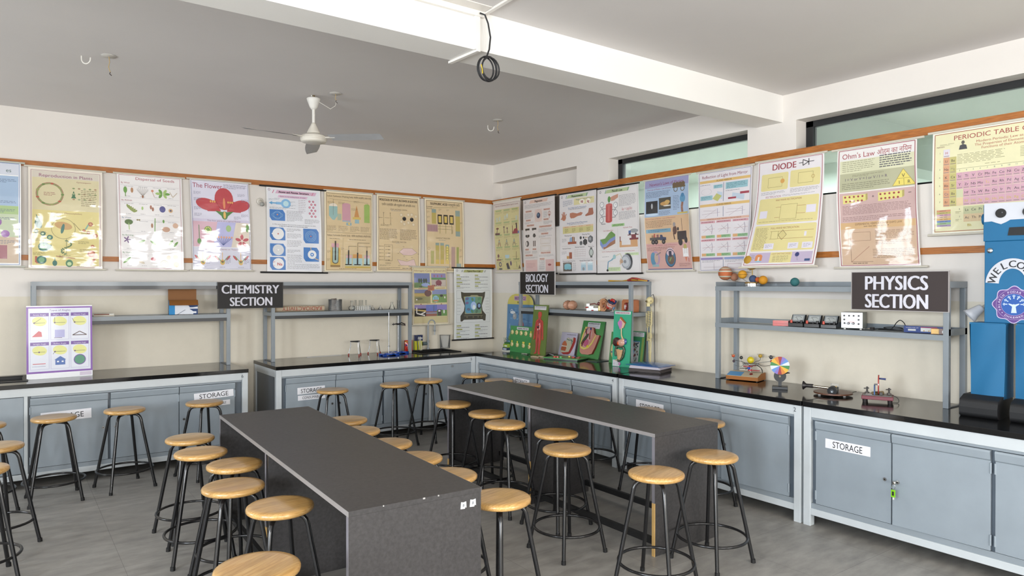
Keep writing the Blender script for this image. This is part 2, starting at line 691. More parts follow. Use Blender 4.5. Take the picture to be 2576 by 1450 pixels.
def counter(label, loc, rz, Wd, doors, panels, strips, num=None, sink=None):
    """doors: (x0,x1,hinge side 'l'/'r', ajar angle, notes); fronts face local -y"""
    t = thing('lab_counter', label, 'cabinet', loc, rz, 'steel storage counters along the walls')
    f = MB()
    p = 0.052
    y0 = -DD
    for x in (0, Wd-p):
        f.box(x, x+p, y0, y0+p, 0, HT, FR).box(x, x+p, -p-0.01, -0.01, 0, HT, FR)
        f.box(x+0.004, x+p-0.004, y0+p, -p-0.01, 0.73, HT, FR).box(x+0.004, x+p-0.004, y0+p, -p-0.01, 0.077, 0.122, FR)
    f.box(p, Wd-p, y0+0.003, y0+p, 0.738, HT, FR).box(p, Wd-p, y0+0.003, y0+p, 0.077, 0.122, FR)
    for x in strips:
        f.box(x-0.013, x+0.013, y0+0.002, y0+p, 0.12, 0.74, FR)
    if num:
        f.text(num[0], 0.030, '#3b4046', TRS((num[1], y0-0.0012, 0.775)) @ X90, lift=0.0)
    f.build('frame', M['steel'], t, bevel=0.003)
    c = MB()
    c.box(p+0.002, Wd-p-0.002, y0+0.030, y0+0.036, 0.118, 0.742, '#59636d')
    for (a, b) in panels:
        c.box(a, b, y0+0.012, y0+0.032, 0.122, 0.157, PN).box(a, b, y0+0.012, y0+0.032, 0.722, 0.738, PN)
    c.build('front_panel', M['steel'], t)
    for x in (0.012, Wd-0.018):
        MB().box(x, x+0.006, y0+p, -p-0.01, 0.1, 0.76, '#59626c').build('side_panel', M['steel'], t)
    MB().box(0.02, Wd-0.02, y0+0.04, -0.02, 0.09, 0.1, '#59626c').build('base_panel', M['steel'], t)
    for (a, b, hg, ang, papers) in doors:
        w = b-a-0.006
        hx = a+0.003 if hg == 'l' else b-0.003
        sg = 1 if hg == 'l' else -1
        d = MB()
        X = (lambda u: (min(0, sg*u), max(0, sg*u)))
        x0, x1 = X(w)
        d.box(x0, x1, -0.002, 0.016, 0.160, 0.660, DR)
        pr = [(-0.002, 0.660), (-0.010, 0.668), (-0.016, 0.708), (-0.012, 0.719), (0.016, 0.719), (0.016, 0.660)]
        d.prism([(q[0], q[1]) for q in pr], x0, x1, DR, Matrix(((0, 0, 1, 0), (1, 0, 0, 0), (0, 1, 0, 0), (0, 0, 0, 1))))
        do = d.build('door', M['steel'], t, bevel=0.0015)
        do.location = (hx, y0+0.010, 0)
        do.rotation_euler[2] = -sg*math.radians(ang)
        for zz in (0.22, 0.62):
            MB().cyl((0, -0.002, zz-0.03), (0, -0.002, zz+0.03), 0.006, n=8, col=DR).build('hinge', M['steel'], do)
        lk = MB().cyl((0, 0.004, 0), (0, -0.012, 0), 0.011, n=14, col='#d8d8d8').cyl((0, -0.012, 0), (0, -0.0135, 0), 0.004, n=8, col='#303030')
        lo = lk.build('lock', M['chrome'], do)
        lo.location = (sg*(w-0.035), 0, 0.43)
        for (txt, u0, u1, z0, z1, hgt, tilt, tw) in papers:
            q = MB()
            mm = TRS((0, 0, 0), ry=tilt)
            pw, ph = u1-u0, z1-z0
            cx, cz = (u0+u1)/2, (z0+z1)/2
            q.box(-pw/2, pw/2, -0.0012, 0, -ph/2, ph/2, '#e9e9ee', mm)
            q.text(txt, hgt, '#1d1d20', mm @ X90, width=tw, bold=0.012, lift=0.0018)
            po = q.build('paper_label', M['matte'], do)
            po['label'] = 'white paper label printed %s' % txt
            po.location = ((cx if sg > 0 else cx-w), -0.003, cz)
    if sink:
        d = MB()
        a, b = sink
        d.box(a, b, y0+0.006, y0+0.03, 0.128, 0.734, DR)
        d.build('drain_panel', M['steel'], t, bevel=0.002)
        lk = MB().cyl(((a+b)/2, y0+0.01, 0.712), ((a+b)/2, y0-0.008, 0.712), 0.012, n=14, col='#dddddd')
        lk.build('lock', M['chrome'], t)
    return t


def worktop(label, loc, rz, Wd, hole=None, x0=-0.004):
    mb = MB()
    x1 = Wd+0.004
    if hole:
        a, b, c, d = hole
        for q in ((x0, a, -DD-0.006, 0), (b, x1, -DD-0.006, 0), (a, b, -DD-0.006, c), (a, b, d, 0)):
            mb.box(q[0], q[1], q[2], q[3], HT, 0.839, '#141415')
    else:
        mb.box(x0, x1, -DD-0.006, 0, HT, 0.839, '#141415')
    o = mb.build('worktop', M['granite'], loc=loc, rz=rz, bevel=0.0 if hole else 0.002)
    return tag(o, label, 'worktop', 'black granite worktops on the steel counters')


ST = 'STORAGE'
# back wall, sink end by the corner
U5 = (-3.052, -0.03, 0)
U5W = 2.278
counter('grey steel counter under the chemistry glassware shelf, labelled storage and consumable', U5, 0, U5W,
        [(0.091, 0.598, 'l', 0, [(ST, 0.113, 0.392, 0.552, 0.618, 0.042, -0.01, 0.21), ('CONSUMABLE', 0.118, 0.395, 0.492, 0.540, 0.026, -0.008, 0.19)]),
         (0.598, 1.115, 'r', 0.4, []), (1.134, 1.669, 'l', 0, [])],
        [(0.054, 1.66)], [1.686], ('5', U5W-0.055), (1.704, U5W-0.05))
SK = (1.71, 2.23, -0.47, -0.07)
worktop('black granite worktop holding the sink and tap near the corner', U5, 0, U5W, SK)
U6W = 2.305
U6 = (-5.621, -0.03, 0)
counter('grey steel counter behind the row of stools, carrying the types of angles board', U6, 0, U6W,
        [(0.62, 1.165, 'l', 0, [(ST, 0.07, 0.42, 0.52, 0.60, 0.046, -0.02, 0.24)]),
         (1.180, 1.713, 'r', 0, []), (1.713, 2.191, 'r', 0.3, [(ST, 0.12, 0.46, 0.59, 0.655, 0.042, -0.05, 0.25), ('NON-CONSUMABLE', 0.14, 0.43, 0.52, 0.565, 0.022, -0.02, 0.22)])],
        [(0.63, 2.25)], [0.595], ('6', U6W-0.05), (0.05, 0.58))
SK6 = (0.06, 0.60, -0.52, -0.14)
worktop('black granite worktop under the types of angles board', U6, 0, U6W, SK6)
# right wall, from the corner towards the viewer
U4 = (-0.03, -0.742, 0)
U4W = 2.30
counter('pale steel counter under the biology models, next to the room corner', U4, RW, U4W,
        [(0.097, 0.619, 'l', 0, []), (0.619, 1.142, 'r', 0, [(ST, 0.12, 0.40, 0.575, 0.64, 0.042, 0.01, 0.21)]), (1.174, 1.685, 'l', 1.2, []), (1.697, 2.222, 'r', 0, [])],
        [(0.054, 2.25)], [], ('4', U4W-0.045))
worktop('black granite worktop covered with biology models', U4, RW, U4W)
U2 = (-0.03, -3.074, 0)
U2W = 1.745
counter('pale steel counter behind the long table end, three doors with the end one ajar', U2, RW, U2W,
        [(0.088, 0.592, 'l', 0, [(ST, 0.11, 0.42, 0.545, 0.64, 0.046, 0.02, 0.22)]), (0.592, 1.096, 'r', 0, []), (1.096, 1.653, 'r', 2.0, [])],
        [(0.054, 1.69)], [], ('2', U2W-0.045))
worktop('black granite worktop under the paper folders and the spinning colour disc', U2, RW, U2W)
U1 = (-0.03, -4.838, 0)
U1W = 2.302
cn1 = counter('pale steel counter under the physics sign, with a green key tag on its door', U1, RW, U1W,
              [(0.083, 0.582, 'l', 0, [(ST, 0.068, 0.366, 0.550, 0.612, 0.043, 0.012, 0.196)]), (0.586, 1.117, 'r', 0.8, []),
               (1.134, 1.68, 'l', 0.5, []), (1.69, 2.22, 'r', 0, [])],
              [(0.054, 2.25)], [], None)
worktop('black granite worktop carrying the blue card robot', U1, RW, U1W)

# key with its green tag hanging in the physics counter lock
kt = thing('key_ring', 'small key hanging in a cabinet lock with a bright green tag', 'key', (-0.792, -5.455, 0.43), RW)
MB().box(-0.004, 0.004, -0.010, 0.020, -0.002, 0.008, '#c9c9c4').sph((0, -0.012, 0.0), 0.011, '#c9c9c4', 12, 8, (1, .35, 1)).build('key', M['chrome'], kt)
MB().tube([(0.010*math.sin(a), -0.016, -0.022+0.015*math.cos(a)) for a in [i*PI/6 for i in range(12)]], 0.0013, 6, '#b0b0ac', True).build('ring', M['chrome'], kt)
MB().box(-0.012, 0.012, -0.022, -0.015, -0.085, -0.040, '#7fc41c').box(-0.006, 0.006, -0.023, -0.0215, -0.075, -0.050, '#2c2f22').box(-0.003, 0.006, -0.02, -0.017, -0.10, -0.085, '#d8d8d0').build('tag', M['gloss'], kt, bevel=0.002)

# ------------------------------------------------------------------ open steel shelving
GS = '#868e94'


def shelf_unit(label, loc, rz, Wd, up, ztop, zmid, dp=0.30):
    t = thing('shelf_unit', label, 'shelf', loc, rz, 'open grey steel shelf units on the counters')
    p = 0.034
    for x in (0, Wd-p):
        for y in (-dp, -p-0.003):
            q = MB()
            q.box(x, x+p, y, y+p, 0.8395, ztop, GS)
            q.build('post', M['steel'], t, bevel=0.002)
        MB().box(x+0.006, x+p-0.006, -dp+p, -p, 0.8392, 0.846, '#4d545b').build('foot_bar', M['steel'], t)
    for nm, z in (('top_shelf', ztop), ('middle_shelf', zmid)):
        s = MB()
        zd = z-0.003
        s.box(0.002, Wd-0.002, -dp+0.002, -0.003, zd-0.002, zd, GS)
        s.box(-0.001, Wd+0.001, -dp-0.002, -dp+0.002, z-0.036, z, GS)
        if up:
            s.box(0.002, Wd-0.002, -0.006, -0.003, z, z+0.038, GS)
            for x in (0.0, Wd-0.003):
                s.box(x, x+0.003, -dp+0.004, -0.003, z-0.004, z+0.038, GS)
        else:
            s.box(0.002, Wd-0.002, -0.006, -0.003, z-0.036, z, GS)
            s.box(p, Wd-p, -dp+0.008, -dp+0.026, z-0.068, z-0.004, '#25282c')
            for x in (-0.001, Wd-0.002):
                s.box(x, x+0.003, -dp, -0.003, z-0.036, z, GS)
        s.build(nm, M['steel'], t)
    return t


shelf_unit('grey steel shelf unit holding glass tubes and flasks, left of the sink', (-2.962, -0.035, 0), 0, 1.597, False, 1.656, 1.344)
shelf_unit('grey steel shelf unit holding an open cardboard box', (-4.974, -0.035, 0), 0, 1.611, False, 1.654, 1.342)
shelf_unit('grey steel shelf unit holding anatomy models behind the biology sign', (0.0, -0.946, 0), RW, 1.809, False, 1.662, 1.359, 0.285)
shelf_unit('grey steel shelf unit holding meters and planets, under the physics sign', (0.0, -3.740, 0), RW, 1.808, True, 1.619, 1.311, 0.285)


def sign(label, loc, rz, w, h, lines, base, border):
    t = thing('section_sign', label, 'sign', loc, rz, 'printed section signs fixed to the shelves')
    q = MB()
    q.box(0, w, -0.012, 0, 0, h, base)
    for (tx, x, z, wd, hg) in lines:
        q.text(tx, hg, '#d3d2dc', TRS((x, -0.0135, z)) @ X90, width=wd, bold=0.03)
    q.build('board', M['card'], t)
    b = MB()
    e = 0.004
    for bx in ((-e, w+e, -e, 0), (-e, w+e, h, h+e), (-e, 0, 0, h), (w, w+e, 0, h)):
        b.box(bx[0], bx[1], -0.014, 0.001, bx[2], bx[3], border)
    b.build('edging', M['satin'], t)
    return t


sign('black sign reading chemistry section, bridging two shelf units', (-3.484, -0.342, 1.397), 0, 0.627, 0.253,
     [('CHEMISTRY', 0.312, 0.188, 0.552, 0.088), ('SECTION', 0.315, 0.066, 0.405, 0.088)], '#1f1d1d', '#34312f')
sign('dark sign reading biology section, high on the shelf end', (-0.291, -0.998, 1.520), RW, 0.625, 0.256,
     [('BIOLOGY', 0.312, 0.188, 0.40, 0.094), ('SECTION', 0.312, 0.066, 0.40, 0.094)], '#1d1918', '#b9b6b4')
sign('large dark brown sign reading physics section', (-0.291, -4.927, 1.462), RW, 0.625, 0.259,
     [('PHYSICS', 0.300, 0.188, 0.405, 0.098), ('SECTION', 0.300, 0.064, 0.405, 0.098)], '#352b2a', '#a9a3a2')

# ------------------------------------------------------------------ long tables


def lab_table(label, loc, rz, w, l, papers, chips):
    """top at local z .74; local x across, local y along"""
    t = thing('lab_table', label, 'table', loc, rz)
    th = 0.022
    q = MB().box(-w/2, w/2, -l/2, l/2, 0.74-th, 0.74, '#ffffff')
    q.build('tabletop', M['laminate'], t, bevel=0.0015)
    e = MB()
    e.box(-w/2-0.0012, -w/2, -l/2, l/2, 0.74-th, 0.7395, '#8b8786').box(w/2, w/2+0.0012, -l/2, l/2, 0.74-th, 0.7395, '#8b8786')
    for (x, y, s) in chips:
        e.box(x, x+s, -l/2-0.0008, -l/2+0.002, 0.74-0.004-s*0.2, 0.7404, '#b5b3b0')
    e.build('edge_band', M['satin'], t)
    for k, y in enumerate((-l/2+0.001, 0.0, l/2-0.024)):
        nm = 'end_panel' if k != 1 else 'middle_panel'
        yy = y if k != 1 else -l/2+l*0.505
        pq = MB().box(-w/2+(0.0 if k != 1 else 0.012), w/2-(0.0 if k != 1 else 0.012), yy, yy+th, 0.0, 0.74-th, '#ffffff')
        po = pq.build(nm, M['laminate'], t, bevel=0.001)
        ee = MB().box(-w/2-0.0012, -w/2, yy, yy+th, 0.10, 0.717, '#77747a').box(-w/2-0.0016, -w/2+0.004, yy-0.0007, yy+th, 0.0, 0.10 if k == 2 else 0.32, '#c9a468')
        ee.build('worn_edge', M['satin'], po)
    for x in (-w/2+0.03, w/2-0.055):
        MB().box(x, x+0.025, -l/2+0.02, l/2-0.02, 0.055, 0.095, '#151516').build('foot_rail', M['rubber'], t)
    for (x, z, s) in papers:
        pts = [(-s*.5, -s*.5), (s*.2, -s*.55), (s*.35, -s*.3), (s*.5, -s*.45), (s*.45, s*.5), (0, s*.42), (-s*.4, s*.5)]
        sc = MB().prism(pts, 0, 0.001, '#d5d6d8', TRS((x, -l/2, z)) @ X90).prism([(p[0]*.3, p[1]*.4) for p in pts], 0.001, 0.0015, '#8f9296', TRS((x, -l/2, z)) @ X90)
        sc.build('paper_scrap', M['matte'], t)
    return t


lab_table('long charcoal table with torn white paper scraps on its near end', (-3.720, -3.705, 0), -0.0412, 0.61, 2.44,
          [(0.215, 0.675, 0.030), (0.262, 0.678, 0.032)], [(0.02, 0, 0.010), (0.09, 0, 0.006), (-0.16, 0, 0.005)])
lab_table('long charcoal table standing in front of the biology and physics counters', (-1.718, -3.425, 0), -0.004, 0.592, 2.43, [], [])

# ------------------------------------------------------------------ stools


def make_stool(name, label):
    t = thing(name, label, 'stool', (0, 0, 0), 0, 'round wooden stools with black tube legs')
    prof = [(0.0001, 0.598), (0.128, 0.598), (0.140, 0.601), (0.1485, 0.608), (0.150, 0.617), (0.1475, 0.625), (0.140, 0.630), (0.118, 0.6318), (0.0001, 0.6315)]
    MB().lathe(prof, 40, '#c4924f', cap=False).build('seat', M['wood'], t)
    for k in range(4):
        a = PI/4+k*PI/2
        R = []
        for (r, z) in ((0.02, 0.587), (0.06, 0.587), (0.088, 0.585), (0.106, 0.577), (0.118, 0.563), (0.126, 0.542), (0.140, 0.47), (0.236, 0.002)):
            R.append((r*math.cos(a), r*math.sin(a), z))
        lg = MB().tube(R, 0.0113, 10, '#131315')
        lo = lg.build('leg', M['black'], t)
        b = R[-1]
        MB().cyl((b[0]-.002*math.cos(a), b[1]-.002*math.sin(a), 0.022), (b[0]*1.0, b[1]*1.0, 0.0), 0.0135, n=10, col='#0d0d0e').build('rubber_foot', M['rubber'], lo)
    MB().tube([(0.201*math.cos(2*PI*i/40), 0.201*math.sin(2*PI*i/40), 0.148) for i in range(40)], 0.0085, 8, '#131315', True).build('foot_ring', M['black'], t)
    return t


STOOLS = [
    (-4.18, -2.56, 10, 'round wooden stool at the far end of the row left of the scrap-marked table'),
    (-4.21, -3.01, -6, 'round wooden stool, second from the far end left of the scrap-marked table'),
    (-4.12, -3.42, 22, 'round wooden stool, third from the far end left of the scrap-marked table'),
    (-4.24, -3.86, 4, 'round wooden stool, third from the near end left of the scrap-marked table'),
    (-4.15, -4.31, 8, 'round wooden stool, second from the near end left of the scrap-marked table'),
    (-4.44, -4.96, 30, 'round wooden stool cut by the picture bottom, nearest of all to the viewer'),
    (-3.10, -2.58, 0, 'stool behind the scrap-marked table, farthest seat showing past its far corner'),
    (-3.19, -2.99, 15, 'stool behind the scrap-marked table, second seat from its far corner'),
    (-3.19, -3.46, 5, 'stool behind the scrap-marked table, third seat from its far corner'),
    (-3.22, -3.89, 20, 'stool behind the scrap-marked table, small seat sliver below the third one'),
    (-3.26, -4.32, 0, 'stool behind the scrap-marked table, tiny seat sliver above the near corner'),
    (-3.27, -4.80, 12, 'stool beside the near corner of the scrap-marked table, half hidden by its end'),
    (-2.09, -2.44, 12, 'stool at the far end of the row left of the second table'),
    (-2.10, -2.97, 0, 'stool second from the far end of the row left of the second table'),
    (-2.23, -3.39, 18, 'stool third from the far end of the row left of the second table'),
    (-2.13, -3.85, 8, 'stool just behind another, third from the near end left of the second table'),
    (-2.37, -4.24, 0, 'stool standing clear on the open floor with its whole foot ring showing'),
    (-2.34, -4.94, 16, 'stool in the middle foreground before the near corner of the second table'),
    (-1.78, -4.87, 0, 'stool standing against the near end panel of the second table'),
    (-0.93, -0.98, 8, 'stool in the room corner where the two counters meet'),
    (-0.96, -1.50, 0, 'stool behind the second table, next along from the corner stool'),
    (-0.94, -1.95, 14, 'stool behind the second table whose seat covers a storage label at the biology counter'),
    (-0.96, -2.45, 30, 'stool behind the second table before the slightly open biology counter door'),
    (-1.00, -2.99, 3, 'stool behind the second table before the joint of the biology counter'),
    (-1.00, -3.62, 25, 'stool behind the second table whose seat covers the label beside the folders'),
    (-1.01, -4.20, 10, 'stool behind the near right corner of the second table by the ajar door'),
    (-2.63, -1.12, 0, 'stool in front of the storage and consumable labels at the chemistry counter'),
    (-1.97, -1.11, 12, 'stool at the chemistry counter between the labelled door and the sink'),
    (-1.55, -1.05, 35, 'stool at the chemistry counter just left of the sink panel'),
    (-3.78, -1.14, 20, 'stool before the counter door labelled non-consumable'),
    (-4.38, -1.13, 14, 'stool before the unlabelled middle door of the angles board counter'),
    (-4.86, -1.19, 2, 'stool before the counter door with a half hidden storage label'),
    (-5.30, -1.25, 20, 'stool cut by the picture edge beside the angles board counter'),
    (-5.21, -2.10, 28, 'stool at the picture edge showing only dark legs, farther one'),
    (-5.29, -2.72, 8, 'stool at the picture edge showing only dark legs, nearer one'),
]
proto = make_stool('stool', STOOLS[0][3])
for i, (x, y, a, lab) in enumerate(STOOLS):
    o = proto if i == 0 else copy_tree(proto)
    o.location = (x, y, 0)
    o.rotation_euler[2] = math.radians(a)
    o['label'] = lab

# ------------------------------------------------------------------ wall charts


def ink(c, gain):
    """printing ink, greyed to imitate reflection and haze on the film"""
    r = lin(c, gain)
    y = 0.3*r[0]+0.59*r[1]+0.11*r[2]
    return tuple(v*0.80+y*0.17+0.012 for v in r[:3])+(1,)


class Print:
    """flat artwork in fractions of the sheet: x 0..1 across, y 0..1 downwards; sizes are fractions of the width"""

    def __init__(s, w, h, gain=1.0):
        s.w, s.h, s.gain, s.items, s.bb = w, h, gain, [], []
        s.rng = random.Random(int(w*1000)+int(h*777))

    def _lvl(s, b):
        l = 1
        for (c, k) in s.bb:
            if b[0] < c[2] and b[2] > c[0] and b[1] < c[3] and b[3] > c[1]:
                l = max(l, k+1)
        s.bb.append((b, l))
        return l

    def _add(s, polys, col, b=None):
        pts = [p for q in polys for p in q]
        if b is None:
            b = (min(p[0] for p in pts), min(p[1] for p in pts), max(p[0] for p in pts), max(p[1] for p in pts))
        s.items.append((polys, ink(col, s.gain), s._lvl(b)))
        return s

    def R(s, x0, y0, x1, y1, col):
        nx = max(1, int((x1-x0)*s.w/0.035))
        ny = max(1, int((y1-y0)*s.h/0.05))
        ps = []
        for i in range(nx):
            for j in range(ny):
                a, c = x0+(x1-x0)*i/nx, x0+(x1-x0)*(i+1)/nx
                d, e = y0+(y1-y0)*j/ny, y0+(y1-y0)*(j+1)/ny
                ps.append([(a, d), (c, d), (c, e), (a, e)])
        return s._add(ps, col, (x0, y0, x1, y1))

    def PY(s, pts, col):
        return s._add([pts], col)

    def E(s, cx, cy, rx, col, ry=None, n=20, rot=0.0):
        k = s.w/s.h
        ry = rx if ry is None else ry
        c, q = math.cos(rot), math.sin(rot)
        P = []
        for i in range(n):
            a = 2*PI*i/n
            x, y = rx*math.cos(a), ry*math.sin(a)
            P.append((cx+x*c-y*q, cy+(x*q+y*c)*k))
        return s._add([P], col)

    def RING(s, cx, cy, r, t, col, n=28, ry=None):
        k = s.w/s.h
        f = 1 if ry is None else ry/r
        ps = []
        for i in range(n):
            a, b = 2*PI*i/n, 2*PI*(i+1)/n
            ps.append([(cx+R*math.cos(u), cy+R*f*math.sin(u)*k) for R, u in ((r, a), (r, b), (r-t, b), (r-t, a))])
        return s._add(ps, col)

    def LN(s, pts, t, col):
        k = s.w/s.h
        ps = []
        for (x0, y0), (x1, y1) in zip(pts, pts[1:]):
            dx, dy = x1-x0, (y1-y0)/k
            l = math.hypot(dx, dy) or 1
            nx, ny = -dy/l*t/2, dx/l*t/2*k
            ps.append([(x0+nx, y0+ny), (x1+nx, y1+ny), (x1-nx, y1-ny), (x0-nx, y0-ny)])
        return s._add(ps, col)

    def FRAME(s, x0, y0, x1, y1, t, col):
        return s.LN([(x0, y0), (x1, y0), (x1, y1), (x0, y1), (x0, y0)], t, col)

    def T(s, tx, x, y, hg, col, width=None, al='c', bold=0.0):
        """hg: capital height as a fraction of the sheet width"""
        vs, fs, w = textmesh(tx)
        k = s.w/s.h
        sy = hg/0.72
        sx = sy if width is None else width/max(w, 1e-6)
        ox = {'c': -w*sx/2, 'l': 0, 'r': -w*sx}[al]
        for d in strikes(bold):
            P = [(x+ox+a*sx+d*sy, y-(b*sy-hg/2)*k) for a, b in vs]
            s._add([[P[i] for i in reversed(f)] for f in fs], col)
        return s

    def TX(s, x0, y0, x1, y1, n, col='#7c7c82', fill=0.30, full=0.9):
        """lines of print too small to read"""
        ps = []
        p = (y1-y0)/n
        for i in range(n):
            x = x0
            end = x0+(x1-x0)*(s.rng.uniform(0.45, 0.8) if i == n-1 and n > 1 else s.rng.uniform(full, 1))
            while x < end-0.004:
                l = min(s.rng.uniform(0.018, 0.06), end-x)
                yy = y0+p*(i+0.3)
                ps.append([(x, yy), (x+l, yy), (x+l, yy+p*fill), (x, yy+p*fill)])
                x += l+0.008
        return s._add(ps, col, (x0, y0, x1, y1))


def split(polys, w, h, lim=0.055):
    """cut large outlines small enough to follow the bend of the sheet"""
    out = []
    for q in polys:
        xs, ys = [p[0]*w for p in q], [p[1]*h for p in q]
        if max(xs)-min(xs) < lim and max(ys)-min(ys) < lim:
            out.append(q)
            continue
        tri = tessellate_polygon([[Vector((p[0], p[1], 0)) for p in q]])
        todo = [[q[i] for i in t] for t in tri]
        while todo:
            t = todo.pop()
            e = [(math.hypot((t[i][0]-t[(i+1) % 3][0])*w, (t[i][1]-t[(i+1) % 3][1])*h), i) for i in range(3)]
            l, i = max(e)
            if l < lim:
                out.append(t)
                continue
            a, b, c = t[i], t[(i+1) % 3], t[(i+2) % 3]
            m_ = ((a[0]+b[0])/2, (a[1]+b[1])/2)
            todo += [[a, m_, c], [m_, b, c]]
    return out


def sheet(P, shape, nu=18, nv=30, base='#dddcd8', thick=None):
    """lay the artwork over a bent sheet; returns mesh builder and smooth normals"""
    mb = MB(1.0)

    def pos(u, v, l):
        dx, dy, dz = shape(u, v)
        return Vector((u*P.w+dx, -(dy+l*0.0004), -v*P.h+dz))

    nr = []

    def nrm(u, v):
        e = 0.01
        a = pos(u+e, v, 0)-pos(u-e, v, 0)
        b = pos(u, v+e, 0)-pos(u, v-e, 0)
        return tuple(b.cross(a).normalized())

    vs, fs = [], []
    for j in range(nv+1):
        for i in range(nu+1):
            u, v = i/nu, j/nv
            vs.append(pos(u, v, 0))
            nr.append(nrm(u, v))
    for j in range(nv):
        for i in range(nu):
            a = j*(nu+1)+i
            fs.append((a, a+nu+1, a+nu+2, a+1))
    mb.add(vs, fs, lin(base, P.gain), True)
    for polys, col, l in P.items:
        vs, fs = [], []
        for q in split(polys, P.w, P.h):
            o = len(vs)
            for (u, v) in q:
                vs.append(pos(u, v, l))
                nr.append(nrm(u, v))
            k = len(q)
            # wind each face so that it looks out from the wall
            ar = sum(q[i][0]*q[(i+1) % k][1]-q[(i+1) % k][0]*q[i][1] for i in range(k))
            fs.append([o+i for i in range(k)] if ar < 0 else [o+k-1-i for i in range(k)])
        mb.add(vs, fs, col, True)
    return mb, nr


def chart(label, P, loc, rz, shape=None, rodc='#cfc9ba', over=0.03, rod=0.0085, top=True, group='hanging wall charts', base='#dddcd8', botover=None):
    shape = shape or hang()
    t = thing('wall_chart', label, 'chart', loc, rz, group)
    mb, nr = sheet(P, shape, base=base)
    mb.build('print_sheet', M['print'], t, nrm=nr)

    def edge(v, ov):
        a, b = Vector((0, 0, 0)), Vector((P.w, 0, 0))
        r = []
        for u, x in ((0, -ov), (1, ov)):
            d = shape(u, v)
            r.append(Vector((u*P.w+d[0]+x, -d[1], -v*P.h+d[2])))
        return r
    mt = M['satin']
    a, b = edge(0, over)
    if top:
        MB().cyl(a+Vector((0, 0, 0.004)), b+Vector((0, 0, 0.004)), rod, n=12, col=rodc).build('rod', mt, t)
    a, b = edge(1, over if botover is None else botover)
    MB().cyl(a-Vector((0, 0, 0.004)), b-Vector((0, 0, 0.004)), rod, n=12, col=rodc).build('rod', mt, t)
    return t


def hang(b0=0.006, b1=0.006, belly=0.012, cup=0.0, wr=0.0016, sl=0.0, sr=0.0, ph=0.0):
    """a hanging sheet: stand-off at top and bottom, belly, cupped sides, ripples, sideways drift of both lower corners"""
    def f(u, v):
        d = 0.022+b0+(b1-b0)*v+belly*math.sin(PI*v)*(0.6+0.4*math.sin(PI*u))
        d += cup*(abs(u-0.5)*2)**4*math.sin(PI*min(1, v*1.05))
        d += wr*(math.sin(u*9+v*3+ph)+math.sin(v*17+u*4+ph*2)*0.8)*math.sin(PI*v)
        return ((sl*(1-u)+sr*u)*v, d, 0)
    return f


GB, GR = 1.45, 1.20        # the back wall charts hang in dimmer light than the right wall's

# ---- back wall, left to right
p = Print(0.62, 0.90, GB)
p.R(0.03, 0.01, 0.97, 0.12, '#b5b9c4').R(0.03, 0.13, 0.97, 0.42, '#8ba3be').R(0.03, 0.42, 0.97, 0.50, '#8faa6a').R(0.03, 0.50, 0.97, 0.72, '#a8b494').R(0.03, 0.72, 0.97, 0.97, '#b5a08a')
p.T('es', 0.86, 0.075, 0.055, '#45605a', bold=0.01).R(0.5, 0.27, 0.74, 0.34, '#8c3a4a')
p.E(0.62, 0.60, 0.09, '#7c4a8a').E(0.72, 0.58, 0.06, '#8a5a9a').E(0.82, 0.69, 0.05, '#8a5a9a').R(0.62, 0.80, 0.70, 0.93, '#6a7fb0').R(0.72, 0.80, 0.84, 0.93, '#96606a')
for y in (0.16, 0.37, 0.45, 0.53, 0.75):
    p.TX(0.55, y, 0.95, y+0.04, 3, '#50607a')
p.FRAME(0.02, 0.008, 0.98, 0.985, 0.006, '#4a6aa0')
chart('pale blue and green chart cut by the picture edge, first on the back wall', p, (-5.66, 0, 2.690), 0, hang(cup=0.012, belly=0.02), '#bfc0b4')

p = Print(0.565, 0.90, GB)
Y1 = '#c4b56b'
p.R(0.05, 0.035, 0.95, 0.12, '#bcb3a4').R(0.05, 0.10, 0.95, 0.42, '#bfb48a').R(0.05, 0.42, 0.95, 0.97, Y1)
p.T('Reproduction in Plants', 0.5, 0.075, 0.050, '#8a4a6a', 0.72, bold=0.012)
p.RING(0.28, 0.26, 0.185, 0.03, '#9a6a56').RING(0.28, 0.26, 0.183, 0.02, '#7f8a50', 9).TX(0.20, 0.24, 0.36, 0.28, 3, '#8a4a4a')
for a in range(9):
    p.E(0.28+0.17*math.cos(a*0.7), 0.26+0.17*math.sin(a*0.7)*0.628, 0.022, ['#5f7a3a', '#a8503a', '#8a8a4a'][a % 3], 0.014)
p.T('Gymnosperm', 0.74, 0.125, 0.022, '#8a4a4a', 0.2)
p.PY([(0.60, 0.24), (0.565, 0.29), (0.635, 0.29)], '#3f6a4a').PY([(0.60, 0.215), (0.575, 0.26), (0.625, 0.26)], '#3f6a4a')
for i in range(14):
    p.E(0.60+0.075*(i % 5), 0.19+0.055*(i//5), 0.018, ['#7a8a56', '#9a7a5a', '#8f9a70'][i % 3], 0.012)
p.TX(0.70, 0.2, 0.92, 0.37, 9, '#7d7350')
p.T('Angiosperm (Monocotyledon)', 0.5, 0.445, 0.022, '#7a4434', 0.42)
TE = '#33685e'
p.E(0.13, 0.56, 0.045, TE, 0.075, rot=-0.3).PY([(0.10, 0.465), (0.175, 0.56), (0.10, 0.57)], TE)
p.RING(0.46, 0.60, 0.165, 0.008, '#8d8350').E(0.46, 0.57, 0.12, '#b28a4e', 0.06, rot=0.2).E(0.45, 0.60, 0.022, TE, 0.08, rot=0.2).LN([(0.60, 0.54), (0.70, 0.62)], 0.006, '#5f5a34')
for x, y, r in ((0.10, 0.635, 0.03), (0.19, 0.655, 0.035), (0.28, 0.69, 0.04)):
    p.E(x, y, r, TE).E(x-0.004, y, r*0.5, '#93ac72')
